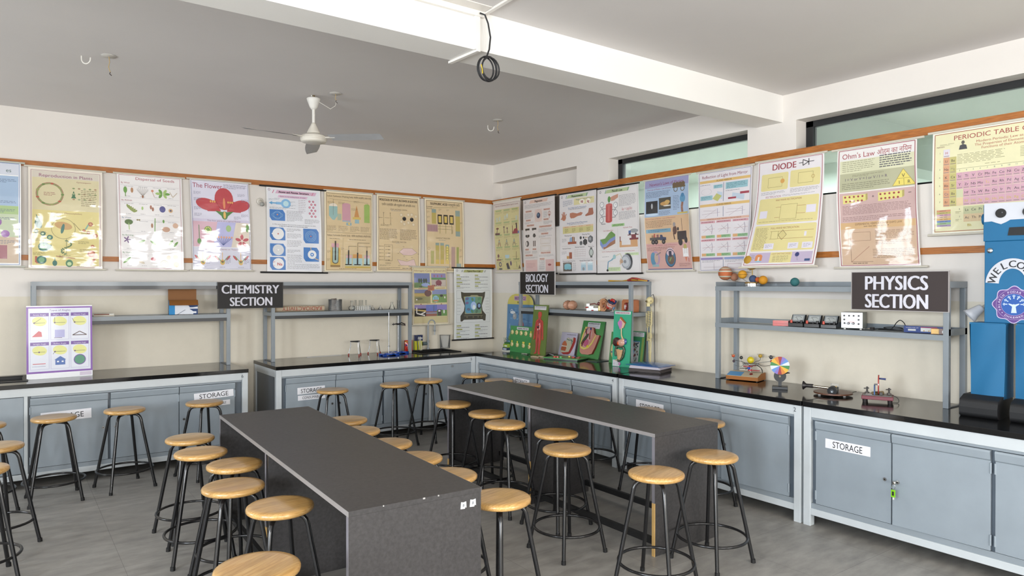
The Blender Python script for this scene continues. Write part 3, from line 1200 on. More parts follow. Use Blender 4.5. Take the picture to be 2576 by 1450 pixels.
p.E(0.20, 0.785, 0.075, TE).PY([(0.2, 0.75), (0.305, 0.765), (0.29, 0.80), (0.2, 0.82)], TE).E(0.195, 0.785, 0.045, '#5d9268').E(0.19, 0.785, 0.022, '#8fae78')
for a in range(12):
    t_ = a*0.55
    p.E(0.50+0.055*math.sin(t_)*1.2, 0.74+0.012*a-0.02, 0.022, '#4d6a44', 0.010, rot=t_)
p.LN([(0.50, 0.70), (0.50, 0.84)], 0.006, '#55663c')
for x, y, r in ((0.83, 0.545, 0.035), (0.74, 0.61, 0.022), (0.80, 0.63, 0.026), (0.90, 0.66, 0.032), (0.86, 0.77, 0.027)):
    p.E(x, y, r, '#a2553f').E(x, y, r*0.5, '#c08a5a')
p.E(0.845, 0.845, 0.055, '#98452f').E(0.845, 0.845, 0.035, '#b5663c').LN([(0.76, 0.60), (0.80, 0.55)], 0.02, '#6a9a8a')
p.LN([(0.10, 0.88), (0.10, 0.94), (0.2, 0.945)], 0.03, '#a4523f').E(0.17, 0.915, 0.065, TE).E(0.17, 0.915, 0.04, '#6a9a70').E(0.345, 0.945, 0.032, TE, 0.045).LN([(0.345, 0.89), (0.345, 0.94)], 0.012, TE)
p.E(0.54, 0.945, 0.05, '#4a7a5a', 0.06).E(0.54, 0.95, 0.03, '#a8bf88').LN([(0.83, 0.965), (0.90, 0.88)], 0.03, '#a2553f').E(0.90, 0.875, 0.036, '#b0683f')
p.LN([(0.62, 0.895), (0.36, 0.875)], 0.010, '#8a3c34')
for y, x in ((0.47, 0.3), (0.63, 0.08), (0.70, 0.08), (0.84, 0.06), (0.62, 0.70), (0.72, 0.66), (0.80, 0.68), (0.86, 0.4), (0.95, 0.64)):
    p.TX(x, y, x+0.16, y+0.03, 3, '#6f6640')
p.FRAME(0.035, 0.03, 0.965, 0.985, 0.005, '#8a5a6a')
chart('yellow chart titled reproduction in plants', p, (-4.988, 0, 2.672), 0, hang(cup=0.020, belly=0.018, wr=0.003), base='#cbc4b8')

p = Print(0.560, 0.905, GB)
p.T('Dispersal of Seeds', 0.58, 0.040, 0.048, '#a03a4a', 0.60, bold=0.012)
nm = ['By Wind', 'By Animals', 'By Water', 'By Bursting', 'By Humans']
for i, n_ in enumerate(nm):
    y = 0.09+i*0.182
    p.T(n_, 0.06, y, 0.026, ['#96404e', '#96404e', '#3f5f86', '#4a7a4a', '#4a7a4a'][i], al='l')
    p.LN([(0.05, y+0.022), (0.95, y+0.022)], 0.003, '#a9a4a8').LN([(0.05, y+0.155), (0.95, y+0.155)], 0.003, '#a9a4a8')
    for k in range(4):
        p.TX(0.10+k*0.22, y+0.03, 0.24+k*0.22, y+0.042, 1, '#8a868c').TX(0.12+k*0.22, y+0.135, 0.2+k*0.22, y+0.147, 1, '#8a868c')
G1, G2, BR_ = '#5f8f3a', '#8fae5a', '#a4764e'
p.E(0.12, 0.165, 0.028, G1, 0.055).LN([(0.12, 0.18), (0.12, 0.235)], 0.012, G1).E(0.22, 0.165, 0.02, BR_, 0.045)
for a in range(9):
    p.LN([(0.38, 0.225), (0.38+0.09*math.cos(PI*(a/8)), 0.155-0.03*math.sin(PI*a/8))], 0.004, '#97918c')
p.E(0.38, 0.228, 0.014, '#8f5a3a', 0.024).LN([(0.56, 0.225), (0.52, 0.16)], 0.006, '#a8684a').E(0.53, 0.16, 0.02, '#bf7a5a')
for a in range(6):
    p.E(0.69+0.07*math.cos(a*1.05), 0.185+0.026*math.sin(a*1.05), 0.045, [G1, G2][a % 2], 0.022, rot=a*1.05)
p.LN([(0.80, 0.16), (0.85, 0.215), (0.92, 0.165)], 0.012, '#b0a08a')
for a in range(6):
    p.E(0.15+0.022*a, 0.335+0.010*a, 0.035, '#7c8a3c', 0.016, rot=1.2+a*.3)
p.E(0.37, 0.35, 0.015, G2, 0.03).E(0.50, 0.335, 0.016, '#9a5f44', 0.035).E(0.53, 0.355, 0.016, '#8f5a40', 0.035).E(0.68, 0.35, 0.048, '#4f4f86', 0.055).E(0.81, 0.36, 0.035, '#c09a6a').E(0.81, 0.36, 0.016, '#55506a')
p.E(0.16, 0.50, 0.062, '#4f6a34', 0.045).LN([(0.16, 0.51), (0.165, 0.58)], 0.012, G2).E(0.29, 0.475, 0.014, '#7a6a3a').E(0.32, 0.475, 0.014, '#7a6a3a')
p.LN([(0.56, 0.45), (0.55, 0.60)], 0.012, G1).E(0.51, 0.53, 0.016, '#9a6a4a', 0.04).E(0.73, 0.565, 0.062, '#b48a70', 0.045).E(0.69, 0.48, 0.016, G1, 0.03).E(0.88, 0.52, 0.045, '#c09a80')
for a in range(5):
    p.E(0.13+0.03*math.cos(a*1.256), 0.685+0.02*math.sin(a*1.256), 0.03, '#6a4a7a', 0.010, rot=a*1.256)
for x, y, r in ((0.35, 0.70, 0.4), (0.52, 0.71, -0.7), (0.80, 0.705, 0.9), (0.88, 0.72, 0.9)):
    p.E(x, y, 0.055, G1, 0.018, rot=-r)
p.E(0.12, 0.90, 0.075, G1, 0.018, rot=-0.75).E(0.52, 0.885, 0.04, '#a83c4a', 0.03).E(0.76, 0.865, 0.035, '#c07a4a').E(0.87, 0.86, 0.038, '#c48a5a').E(0.88, 0.94, 0.045, '#b88a5a').E(0.69, 0.935, 0.065, '#b5ad90').RING(0.69, 0.935, 0.065, 0.008, '#7f7a60').RING(0.69, 0.935, 0.035, 0.006, '#8f8a70')
p.E(0.34, 0.92, 0.05, '#bcae98', 0.02, rot=0.4)
p.FRAME(0.03, 0.012, 0.97, 0.985, 0.005, '#a05a6a')
chart('white chart titled dispersal of seeds', p, (-4.305, 0, 2.675), 0, hang(b0=0.002, b1=0.012, belly=0.012, wr=0.0028, sl=0.018, sr=0.018, ph=1.0), base='#cfcccb')

p = Print(0.563, 0.905, GB)
p.R(0.02, 0.02, 0.98, 0.43, '#c2bfcf').R(0.02, 0.43, 0.98, 0.46, '#b8b0c6')
p.T('The Flower', 0.04, 0.062, 0.085, '#94304a', 0.50, al='l', bold=0.015).TX(0.56, 0.03, 0.96, 0.085, 5, '#5a566e')
RD, RD2 = '#b0343c', '#8f2430'
p.E(0.56, 0.20, 0.16, RD, 0.20).E(0.27, 0.27, 0.19, RD, 0.105, rot=0.25).E(0.84, 0.27, 0.17, RD, 0.105, rot=-0.25).PY([(0.12, 0.235), (0.42, 0.22), (0.5, 0.34), (0.28, 0.345)], RD).PY([(0.98, 0.235), (0.66, 0.22), (0.6, 0.34), (0.84, 0.345)], RD)
p.E(0.56, 0.25, 0.02, '#cf7a44', 0.10).LN([(0.40, 0.21), (0.5, 0.32)], 0.007, RD2).LN([(0.72, 0.21), (0.62, 0.32)], 0.007, RD2)
for k in range(6):
    p.E(0.33+0.035*k if k < 3 else 0.63+0.035*(k-3), 0.235, 0.013, '#d49a3a', 0.02)
p.E(0.56, 0.385, 0.055, '#4a7a3a', 0.075).PY([(0.40, 0.335), (0.56, 0.35), (0.72, 0.335), (0.60, 0.40), (0.52, 0.40)], '#4a7a3a').E(0.56, 0.38, 0.022, '#d8a040', 0.065)
for (x, y) in ((0.05, 0.13), (0.05, 0.2), (0.05, 0.3), (0.05, 0.37), (0.8, 0.13), (0.86, 0.19), (0.72, 0.39), (0.85, 0.36)):
    p.TX(x, y, x+0.13, y+0.035, 4, '#6a667c')
p.R(0.02, 0.46, 0.35, 0.74, '#c39aa8').R(0.35, 0.46, 0.66, 0.74, '#a2a2cc').R(0.66, 0.46, 0.98, 0.74, '#c5b8a8').PY([(0.35, 0.46), (0.43, 0.46), (0.35, 0.74)], '#c39aa8').PY([(0.66, 0.46), (0.75, 0.46), (0.66, 0.74)], '#a2a2cc')
p.T('The four parts of a typical flower', 0.55, 0.447, 0.026, '#7a4a6a', 0.58)
p.LN([(0.12, 0.50), (0.12, 0.70)], 0.012, '#4f7a4a').E(0.12, 0.68, 0.035, '#5a8a4a', 0.05).E(0.27, 0.55, 0.062, '#6a8f3a')
for a in range(8):
    p.E(0.27+0.04*math.cos(a*0.8), 0.55+0.025*math.sin(a*.8), 0.010, '#cfc04a')
p.E(0.62, 0.53, 0.045, '#86a860', 0.06).E(0.95, 0.52, 0.03, '#5a8a3a', 0.07)
for k in range(7):
    p.LN([(0.52, 0.72), (0.40+0.045*k, 0.635)], 0.006, '#4a5a96').E(0.40+0.045*k, 0.63, 0.013, '#cf8a5a', 0.02)
for a in range(5):
    p.E(0.85+0.07*math.cos(a*1.257-1.57), 0.665+0.045*math.sin(a*1.257-1.57), 0.05, '#b04450', 0.028, rot=a*1.257-1.57)
p.R(0.02, 0.745, 0.98, 0.98, '#bdbccb')
p.T('Position of Floral leaves on Thalamus', 0.5, 0.765, 0.024, '#8a4a5a', 0.62)
for x in (0.17, 0.50, 0.82):
    p.LN([(x, 0.80), (x, 0.90)], 0.010, '#c89a4a').E(x, 0.91, 0.04, '#c49a44', 0.05).E(x, 0.905, 0.02, '#8a3a34')
    p.E(x-0.10, 0.86, 0.055, '#b0404a', 0.018, rot=0.9).E(x+0.10, 0.86, 0.055, '#b0404a', 0.018, rot=-0.9).LN([(x, 0.92), (x-0.1, 0.84)], 0.012, '#5f8a4a').LN([(x, 0.92), (x+0.1, 0.84)], 0.012, '#5f8a4a')
    p.TX(x+0.05, 0.86, x+0.15, 0.93, 5, '#77738a').TX(x-0.05, 0.96, x+0.05, 0.972, 1, '#6a667c')
p.FRAME(0.015, 0.012, 0.985, 0.985, 0.005, '#4f5a86')
chart('lilac chart titled the flower with a big red bloom', p, (-3.672, 0, 2.680), 0, hang(belly=0.012, cup=0.012, sl=0.03, sr=0.03, wr=0.002, ph=2.0), base='#cfcdd6')

p = Print(0.585, 0.905, GB)
p.R(0.02, 0.02, 0.98, 0.98, '#c9cad4')
p.PY([(0.19, 0.035), (0.93, 0.035), (0.90, 0.075), (0.16, 0.075)], '#c39ab2').T('Atoms and Atomic Structure', 0.50, 0.054, 0.038, '#231c26', 0.56, bold=0.03)
p.PY([(0.13, 0.035), (0.145, 0.035), (0.115, 0.075), (0.10, 0.075)], '#c06a86').PY([(0.86, 0.035), (0.875, 0.035), (0.845, 0.075), (0.83, 0.075)], '#c06a86').RING(0.05, 0.035, 0.02, 0.006, '#7a3a4a')
p.PY([(0.22, 0.09), (0.76, 0.09), (0.74, 0.122), (0.20, 0.122)], '#caa8c0').T('Atoms are the building blocks of matter', 0.48, 0.106, 0.022, '#4a3a50', 0.48)
p.E(0.35, 0.19, 0.09, '#6fa6cf', 0.085).R(0.17, 0.175, 0.30, 0.205, '#6fa6cf').E(0.35, 0.19, 0.05, '#a5c8e0').PY([(0.04, 0.19), (0.10, 0.17), (0.10, 0.21)], '#4f96c4').R(0.10, 0.183, 0.18, 0.197, '#4f96c4')
for i in range(6):
    for j in range(2):
        p.E(0.79+0.07*j+0.035*(i % 2), 0.145+0.036*i, 0.020, '#b0506a').E(0.79+0.07*j+0.035*(i % 2), 0.145+0.036*i, 0.008, '#e0b0bc')
B2 = '#2f6fb4'


def card(x0, y0, x1, y1):
    e = 0.02
    p.PY([(x0, y0), (x1-e*2, y0), (x1, y0+e*2), (x1, y1), (x0+e*2, y1), (x0, y1-e*2)], B2)


card(0.05, 0.265, 0.33, 0.395)
p.RING(0.19, 0.33, 0.10, 0.004, '#9cc4e6', ry=0.05).RING(0.19, 0.33, 0.07, 0.004, '#9cc4e6').E(0.19, 0.325, 0.012, '#cf7a3a')
p.TX(0.36, 0.27, 0.66, 0.40, 10).TX(0.69, 0.36, 0.97, 0.42, 4).T('In 1932, James Chadwick discovered the presence of neutrons in an atom.', 0.5, 0.438, 0.022, '#34343c', 0.8).TX(0.22, 0.452, 0.78, 0.468, 1, '#34343c')
card(0.05, 0.475, 0.33, 0.625)
card(0.66, 0.475, 0.95, 0.65)
card(0.05, 0.665, 0.33, 0.81)
card(0.66, 0.70, 0.95, 0.87)
card(0.05, 0.825, 0.33, 0.975)
p.E(0.20, 0.55, 0.105, '#dfe3ea').E(0.20, 0.55, 0.013, '#b04a3a').E(0.095, 0.55, 0.015, '#e8ecf2')
for r in (0.10, 0.075, 0.05):
    p.RING(0.80, 0.565, r, 0.004, '#9cc4e6')
p.E(0.80, 0.565, 0.012, '#cf6a3a').E(0.20, 0.738, 0.10, '#dfe3ea')
for r in (0.09, 0.07, 0.05, 0.03):
    p.RING(0.20, 0.738, r, 0.004, '#5a6a8a')
p.E(0.82, 0.785, 0.082, '#dfe3ea').E(0.82, 0.785, 0.035, '#3a7ac0').E(0.82, 0.785, 0.015, '#e6e8ec').LN([(0.80, 0.73), (0.795, 0.70)], 0.012, '#d0a84a').LN([(0.87, 0.83), (0.94, 0.85)], 0.012, '#d0a84a')
p.E(0.20, 0.90, 0.10, '#e0cfd4').T('Na', 0.225, 0.905, 0.055, '#b03a44', bold=0.03).T('23', 0.12, 0.88, 0.03, '#b03a44').T('11', 0.12, 0.925, 0.03, '#b03a44')
for y0, y1 in ((0.48, 0.525), (0.54, 0.60), (0.62, 0.70), (0.73, 0.775), (0.79, 0.90)):
    p.TX(0.36, y0, 0.63, y1, max(2, int((y1-y0)*75)))
p.TX(0.36, 0.90, 0.97, 0.965, 5).TX(0.05, 0.235, 0.55, 0.26, 2).TX(0.58, 0.13, 0.72, 0.30, 8, '#96808c', 0.2)
for (x, y) in ((0.04, 0.14), (0.14, 0.13), (0.42, 0.16), (0.42, 0.2)):
    p.TX(x, y, x+0.11, y+0.02, 2, '#77808e')
chart('white chart on black rods titled atoms and atomic structure', p, (-2.925, 0, 2.668), 0, hang(belly=0.008, cup=0.010, wr=0.001, sl=0.01, sr=0.02), '#161617', 0.07, 0.0095, base='#d4d4da')

KR = '#c3aa7c'
p = Print(0.573, 0.900, GB)
p.R(0.03, 0.02, 0.98, 0.985, KR).FRAME(0.035, 0.03, 0.975, 0.98, 0.005, '#40382c').LN([(0.035, 0.515), (0.975, 0.515)], 0.004, '#40382c')
p.T('Sodium Carbonate (Washing Soda)', 0.32, 0.062, 0.036, '#4a3c30', 0.54).T('सोडियम कार्बोनेट (धावन सोडा)', 0.79, 0.064, 0.034, '#4a3c30', 0.37)
p.R(0.09, 0.19, 0.26, 0.31, '#83a7a2').E(0.175, 0.19, 0.085, '#cfc2ae', 0.06).R(0.09, 0.19, 0.26, 0.31, '#83a7a2').PY([(0.09, 0.31), (0.26, 0.31), (0.20, 0.36), (0.16, 0.36)], '#83a7a2')
p.R(0.36, 0.16, 0.53, 0.36, '#bb8591').E(0.445, 0.16, 0.085, '#bb8591', 0.03).R(0.36, 0.36, 0.53, 0.375, '#8a9aa8')
p.PY([(0.66, 0.16), (0.60, 0.33), (0.72, 0.33)], '#b87c34').R(0.575, 0.31, 0.745, 0.34, '#c0a23c').R(0.62, 0.34, 0.71, 0.39, '#7fa3ab').R(0.82, 0.15, 0.94, 0.375, '#88a540').E(0.88, 0.15, 0.05, '#88a540', 0.02)
p.R(0.26, 0.28, 0.34, 0.36, '#9aa388').R(0.44, 0.385, 0.55, 0.42, '#7f9aa0').E(0.50, 0.40, 0.02, '#cfae3a').LN([(0.175, 0.10), (0.175, 0.30)], 0.004, '#5a4a3a').LN([(0.1, 0.10), (0.9, 0.125), (0.9, 0.15)], 0.003, '#5a4a3a')
for (a, b) in ((0.05, 0.43), (0.28, 0.43), (0.52, 0.43), (0.74, 0.43)):
    p.TX(a, b, a+0.2, b+0.07, 5, '#6b5a44', 0.25)
p.T('Sodium Hydroxide (Caustic Soda)', 0.29, 0.548, 0.034, '#4a3c30', 0.47).T('सोडियम हाइड्रॉक्साइड (कॉस्टिक सोडा)', 0.755, 0.550, 0.034, '#4a3c30', 0.41)
p.R(0.12, 0.70, 0.32, 0.935, '#bf9d34').R(0.155, 0.70, 0.285, 0.87, '#5b5346').E(0.22, 0.87, 0.065, '#5b5346', 0.055).R(0.17, 0.70, 0.27, 0.86, '#8fa99f').E(0.22, 0.865, 0.05, '#8fa99f', 0.045).R(0.14, 0.65, 0.29, 0.70, '#bd8890').R(0.205, 0.62, 0.232, 0.86, '#28201c').R(0.12, 0.92, 0.32, 0.945, '#8a6a34')
p.LN([(0.375, 0.58), (0.375, 0.95)], 0.003, '#7a684a').R(0.42, 0.78, 0.96, 0.94, '#b2a878').R(0.44, 0.83, 0.56, 0.92, '#93b3b6').R(0.58, 0.83, 0.78, 0.92, '#93b3b6').R(0.82, 0.83, 0.94, 0.92, '#93b3b6').R(0.44, 0.79, 0.56, 0.83, '#c09294').R(0.58, 0.78, 0.78, 0.83, '#c2893a').R(0.82, 0.79, 0.94, 0.83, '#c09294').R(0.42, 0.935, 0.96, 0.955, '#b89a34')
for x, y in ((0.49, 0.73), (0.68, 0.76), (0.88, 0.73)):
    p.R(x-0.014, y, x+0.014, 0.905, '#241d1a').R(x-0.07, 0.905, x+0.07, 0.917, '#241d1a')
p.LN([(0.49, 0.73), (0.49, 0.68), (0.66, 0.68)], 0.006, '#2a221e').LN([(0.70, 0.68), (0.96, 0.68)], 0.006, '#2a221e').LN([(0.68, 0.76), (0.68, 0.635), (0.94, 0.635)], 0.006, '#2a221e').LN([(0.88, 0.68), (0.88, 0.73)], 0.006, '#2a221e')
p.TX(0.3, 0.955, 0.7, 0.968, 1, '#40342a').TX(0.1, 0.585, 0.32, 0.60, 1, '#5a4a3a').TX(0.5, 0.59, 0.85, 0.605, 1, '#5a4a3a')
for (a, b) in ((0.05, 0.74), (0.05, 0.84), (0.33, 0.70), (0.06, 0.13), (0.55, 0.2), (0.28, 0.13), (0.6, 0.105)):
    p.TX(a, b, a+0.07 if b > 0.5 else a+0.14, b+0.03, 3, '#6b5a44', 0.25)
chart('tan chart of sodium carbonate and sodium hydroxide plants', p, (-2.290, 0, 2.676), 0, hang(belly=0.010, wr=0.0015), base='#cfc4ab', over=0.012)

p = Print(0.560, 0.900, GB)
p.R(0.03, 0.02, 0.97, 0.985, KR).FRAME(0.04, 0.03, 0.96, 0.975, 0.006, '#4a3a50')
p.T('MOLECULES OF ETHYL ALCOHOL & GLUCOSE', 0.5, 0.065, 0.046, '#33261e', 0.88, bold=0.02).T('एथिल एल्कोहॉल और ग्लूकोज की आणविक रचना', 0.5, 0.125, 0.044, '#33261e', 0.78)
p.T('ETHYL ALCOHOL C2H5OH', 0.5, 0.185, 0.026, '#4a3a2c', 0.38).TX(0.32, 0.195, 0.55, 0.21, 1)
p.LN([(0.06, 0.30), (0.34, 0.30)], 0.005, '#57452f').LN([(0.15, 0.24), (0.15, 0.37)], 0.005, '#57452f').LN([(0.30, 0.24), (0.30, 0.37)], 0.005, '#57452f')
for x, y in ((0.15, 0.30), (0.30, 0.30)):
    p.R(x-0.025, y-0.015, x+0.025, y+0.015, KR).T('C', x, y, 0.028, '#3c2e20')
for x, y in ((0.15, 0.235), (0.30, 0.235), (0.15, 0.375), (0.30, 0.375), (0.055, 0.30)):
    p.T('H', x, y, 0.026, '#3c2e20')
for x, y in ((0.55, 0.25), (0.55, 0.34), (0.62, 0.37), (0.72, 0.245), (0.84, 0.37), (0.90, 0.26), (0.80, 0.24), (0.72, 0.35)):
    p.E(x, y, 0.033, '#cdbb9a').RING(x, y, 0.033, 0.005, '#a28f70')
p.E(0.62, 0.30, 0.044, '#1b1918').E(0.80, 0.305, 0.044, '#1b1918').E(0.61, 0.285, 0.012, '#5a5654').E(0.79, 0.29, 0.012, '#5a5654')
p.TX(0.08, 0.385, 0.34, 0.41, 2, '#5a4a38').TX(0.06, 0.44, 0.46, 0.585, 8, '#5a4a38').TX(0.52, 0.44, 0.93, 0.585, 8, '#5a4a38').T('GLUCOSE C6H12O6', 0.5, 0.61, 0.028, '#4a3a2c', 0.33).TX(0.42, 0.62, 0.52, 0.635, 1)
p.LN([(0.16, 0.65), (0.16, 0.86)], 0.005, '#57452f').LN([(0.16, 0.65), (0.34, 0.65), (0.34, 0.86), (0.18, 0.86)], 0.005, '#57452f')
for k in range(5):
    y = 0.67+0.045*k
    p.LN([(0.06, y), (0.28, y)], 0.005, '#57452f').R(0.145, y-0.012, 0.18, y+0.012, KR).T('C', 0.162, y, 0.024, '#3c2e20').T('OH', 0.27, y, 0.022, '#3c2e20').T('H', 0.06, y, 0.022, '#3c2e20')
PK = '#c9a9a2'
p.PY([(0.50, 0.74), (0.60, 0.69), (0.80, 0.69), (0.92, 0.745), (0.80, 0.78), (0.60, 0.78)], PK).LN([(0.50, 0.74), (0.60, 0.69), (0.80, 0.69), (0.92, 0.745), (0.80, 0.78), (0.60, 0.78), (0.50, 0.74)], 0.004, '#6a5544')
p.PY([(0.46, 0.84), (0.68, 0.865), (0.85, 0.83), (0.90, 0.92), (0.54, 0.915)], PK).LN([(0.46, 0.84), (0.68, 0.865), (0.85, 0.83), (0.90, 0.92), (0.54, 0.915), (0.46, 0.84)], 0.004, '#6a5544')
for x, y in ((0.48, 0.76), (0.60, 0.67), (0.95, 0.76), (0.62, 0.80), (0.80, 0.81), (0.68, 0.84), (0.92, 0.94), (0.50, 0.92)):
    p.T('OH', x, y, 0.018, '#5a4a38')
p.T('CH2OH', 0.25, 0.89, 0.026, '#3c2e20').TX(0.06, 0.91, 0.34, 0.93, 2, '#5a4a38').TX(0.06, 0.945, 0.56, 0.97, 2, '#4a3a2c').TX(0.58, 0.945, 0.8, 0.965, 1, '#4a3a2c')
chart('tan chart titled molecules of ethyl alcohol and glucose', p, (-1.660, 0, 2.682), 0, hang(belly=0.014, wr=0.003, sr=0.01, ph=3.0), base='#cfc4ab', over=0.02)

p = Print(0.553, 0.895, GB)
p.R(0.03, 0.02, 0.97, 0.985, KR).FRAME(0.04, 0.03, 0.96, 0.975, 0.006, '#40382c')
p.T('SULPHURIC ACID', 0.36, 0.065, 0.052, '#33261e', 0.44, bold=0.02).T('सल्फ्यूरिक एसिड', 0.75, 0.066, 0.050, '#33261e', 0.30)
p.T('CHAMBER', 0.12, 0.11, 0.024, '#4a3c2c', 0.15).T('PROCESS', 0.12, 0.135, 0.024, '#4a3c2c', 0.14)
YL, BL_ = '#a8953a', '#7d8f86'
p.R(0.17, 0.14, 0.28, 0.34, YL).R(0.17, 0.14, 0.28, 0.19, BL_).R(0.78, 0.14, 0.90, 0.50, YL).R(0.78, 0.14, 0.90, 0.22, BL_).R(0.78, 0.43, 0.90, 0.50, BL_)
for x in (0.32, 0.47, 0.62):
    p.R(x, 0.21, x+0.11, 0.34, '#2a2622').R(x+0.02, 0.23, x+0.09, 0.32, '#bfa233').LN([(x+0.055, 0.34), (x+0.055, 0.47)], 0.012, '#8f8440')
p.LN([(0.22, 0.12), (0.84, 0.10)], 0.006, '#7d7a40').LN([(0.22, 0.12), (0.22, 0.14)], 0.006, '#7d7a40').LN([(0.28, 0.37), (0.70, 0.37), (0.70, 0.45)], 0.006, '#6b6434').LN([(0.28, 0.41), (0.66, 0.41)], 0.006, '#6b6434')
p.R(0.05, 0.35, 0.32, 0.45, '#a8877c')
for k in range(9):
    p.R(0.06+0.028*k, 0.36, 0.072+0.028*k, 0.44, '#8a5a70')
p.E(0.69, 0.44, 0.02, '#a08a60', 0.05).T('CONTACT PROCESS', 0.45, 0.535, 0.03, '#4a3c2c', 0.36).TX(0.34, 0.555, 0.52, 0.57, 1)
for x, y0, y1 in ((0.26, 0.60, 0.89), (0.38, 0.60, 0.89), (0.51, 0.62, 0.89)):
    p.R(x, y0, x+0.09, y1, YL).R(x, y0, x+0.09, y0+0.035, BL_).R(x, y1-0.06, x+0.09, y1, '#bfa233')
p.R(0.14, 0.71, 0.22, 0.89, '#9a9440').R(0.66, 0.65, 0.76, 0.93, '#a8877c').R(0.80, 0.65, 0.86, 0.93, '#8f9440').R(0.80, 0.88, 0.92, 0.94, BL_).RING(0.09, 0.68, 0.03, 0.004, '#5a4c38').LN([(0.06, 0.72), (0.06, 0.94), (0.62, 0.94), (0.62, 0.75)], 0.006, '#7a7440')
for k in range(6):
    p.E(0.555, 0.65+0.035*k, 0.02, '#d8c04a')
p.T('USES OF SULPHURIC ACID', 0.28, 0.965, 0.022, '#4a3c2c', 0.4)
for (a, b) in ((0.05, 0.17), (0.05, 0.24), (0.05, 0.30), (0.35, 0.13), (0.55, 0.13), (0.90, 0.30), (0.88, 0.68), (0.88, 0.77)):
    p.TX(a, b, a+0.07, b+0.03, 3, '#6b5a44', 0.25)
chart('tan chart titled sulphuric acid, last on the back wall', p, (-1.030, 0, 2.680), 0, hang(belly=0.008, sl=0.01, sr=0.015), base='#cfc4ab', over=0.02)

# ---- two charts hung lower, by the sink
p = Print(0.475, 0.700, GB)
p.R(0.02, 0.02, 0.98, 0.97, '#b5a878').R(0.03, 0.03, 0.97, 0.86, '#c2b586').T('Nitrogen Cycle', 0.30, 0.065, 0.045, '#8a5646', 0.50).T('ನೈಟ್ರೋಜನ್ ಚಕ್ರ', 0.78, 0.065, 0.042, '#8a5646', 0.36)
SKY, GN = '#6c78ac', '#5f8048'


def scene_(x0, y0, x1, y1, hz, sky, gnd):
    p.R(x0, y0, x1, hz, sky).R(x0, hz, x1, y1, gnd)


scene_(0.04, 0.11, 0.49, 0.36, 0.27, '#66719f', GN)
p.E(0.36, 0.31, 0.12, '#8696c4', 0.05)
for x in (0.18, 0.24, 0.32, 0.38):
    p.E(x, 0.235, 0.028, '#3d4a38', 0.055).R(x-0.006, 0.26, x+0.006, 0.285, '#3a2c24')
p.R(0.19, 0.33, 0.21, 0.36, '#4a3434').R(0.23, 0.33, 0.25, 0.36, '#4a3434')
scene_(0.53, 0.11, 0.96, 0.34, 0.19, '#7f78a4', '#a8968e')
p.R(0.53, 0.185, 0.96, 0.22, '#55844c').R(0.82, 0.23, 0.94, 0.33, '#b3a79c').E(0.74, 0.275, 0.09, '#7f4650', 0.07).LN([(0.74, 0.22), (0.66, 0.33)], 0.02, '#7f4650').LN([(0.74, 0.22), (0.80, 0.33)], 0.02, '#7f4650').R(0.53, 0.31, 0.64, 0.34, '#8a5a4c')
for x in (0.62, 0.72, 0.84):
    p.E(x, 0.155, 0.012, '#a84048', 0.03)
scene_(0.04, 0.39, 0.49, 0.63, 0.45, '#70769a', '#8a8656')
p.R(0.04, 0.46, 0.49, 0.51, '#b0954f').E(0.42, 0.455, 0.10, '#6a4a46', 0.085).E(0.17, 0.55, 0.10, '#666348', 0.03).E(0.1, 0.565, 0.02, '#cfcac4')
scene_(0.54, 0.39, 0.97, 0.62, 0.475, '#7a84ac', '#698a4a')
p.E(0.64, 0.555, 0.085, '#7fb0c8').R(0.565, 0.57, 0.715, 0.60, '#b07a44').E(0.81, 0.50, 0.05, '#4a4440', 0.03).E(0.91, 0.53, 0.02, '#d0cac4', 0.03)
for x in (0.60, 0.64, 0.68):
    p.LN([(x, 0.515), (x, 0.575)], 0.012, '#4f6f44')
scene_(0.04, 0.655, 0.36, 0.855, 0.72, '#7f6fa4', '#24211e')
p.PY([(0.04, 0.73), (0.36, 0.75), (0.36, 0.78), (0.04, 0.745)], '#b89a4a').LN([(0.10, 0.70), (0.10, 0.80), (0.33, 0.84)], 0.03, '#cfccc8').LN([(0.2, 0.82), (0.34, 0.78)], 0.03, '#cfccc8')
scene_(0.36, 0.655, 0.67, 0.855, 0.77, '#5a66ac', '#8a5648')
p.R(0.36, 0.79, 0.67, 0.81, '#7f86a4').LN([(0.58, 0.67), (0.58, 0.79)], 0.02, '#56607a')
scene_(0.67, 0.655, 0.97, 0.855, 0.75, '#7f74b4', '#5f8844')
p.R(0.69, 0.74, 0.80, 0.85, '#4a4440').R(0.71, 0.75, 0.77, 0.78, '#cfc8c4').E(0.88, 0.78, 0.02, '#dcd8d4', 0.05)
p.R(0.42, 0.32, 0.60, 0.41, '#a86848').TX(0.44, 0.335, 0.58, 0.40, 4, '#7a4434').LN([(0.15, 0.375), (0.42, 0.375)], 0.010, '#96584a').LN([(0.92, 0.365), (0.66, 0.375)], 0.010, '#96584a').LN([(0.62, 0.60), (0.62, 0.64), (0.38, 0.64)], 0.010, '#96584a')
for x in (0.22, 0.80):
    p.E(x, 0.645, 0.015, '#96404a')
p.FRAME(0.02, 0.015, 0.98, 0.975, 0.006, '#8a6a5a')
chart('smaller nitrogen cycle chart with painted farm scenes, hung beside the tap', p, (-1.213, -0.034, 1.843), 0, hang(b0=0.0, b1=0.01, belly=0.014, sr=0.02, sl=0.005), '#c9c4b4', 0.035, base='#c9c0a8')

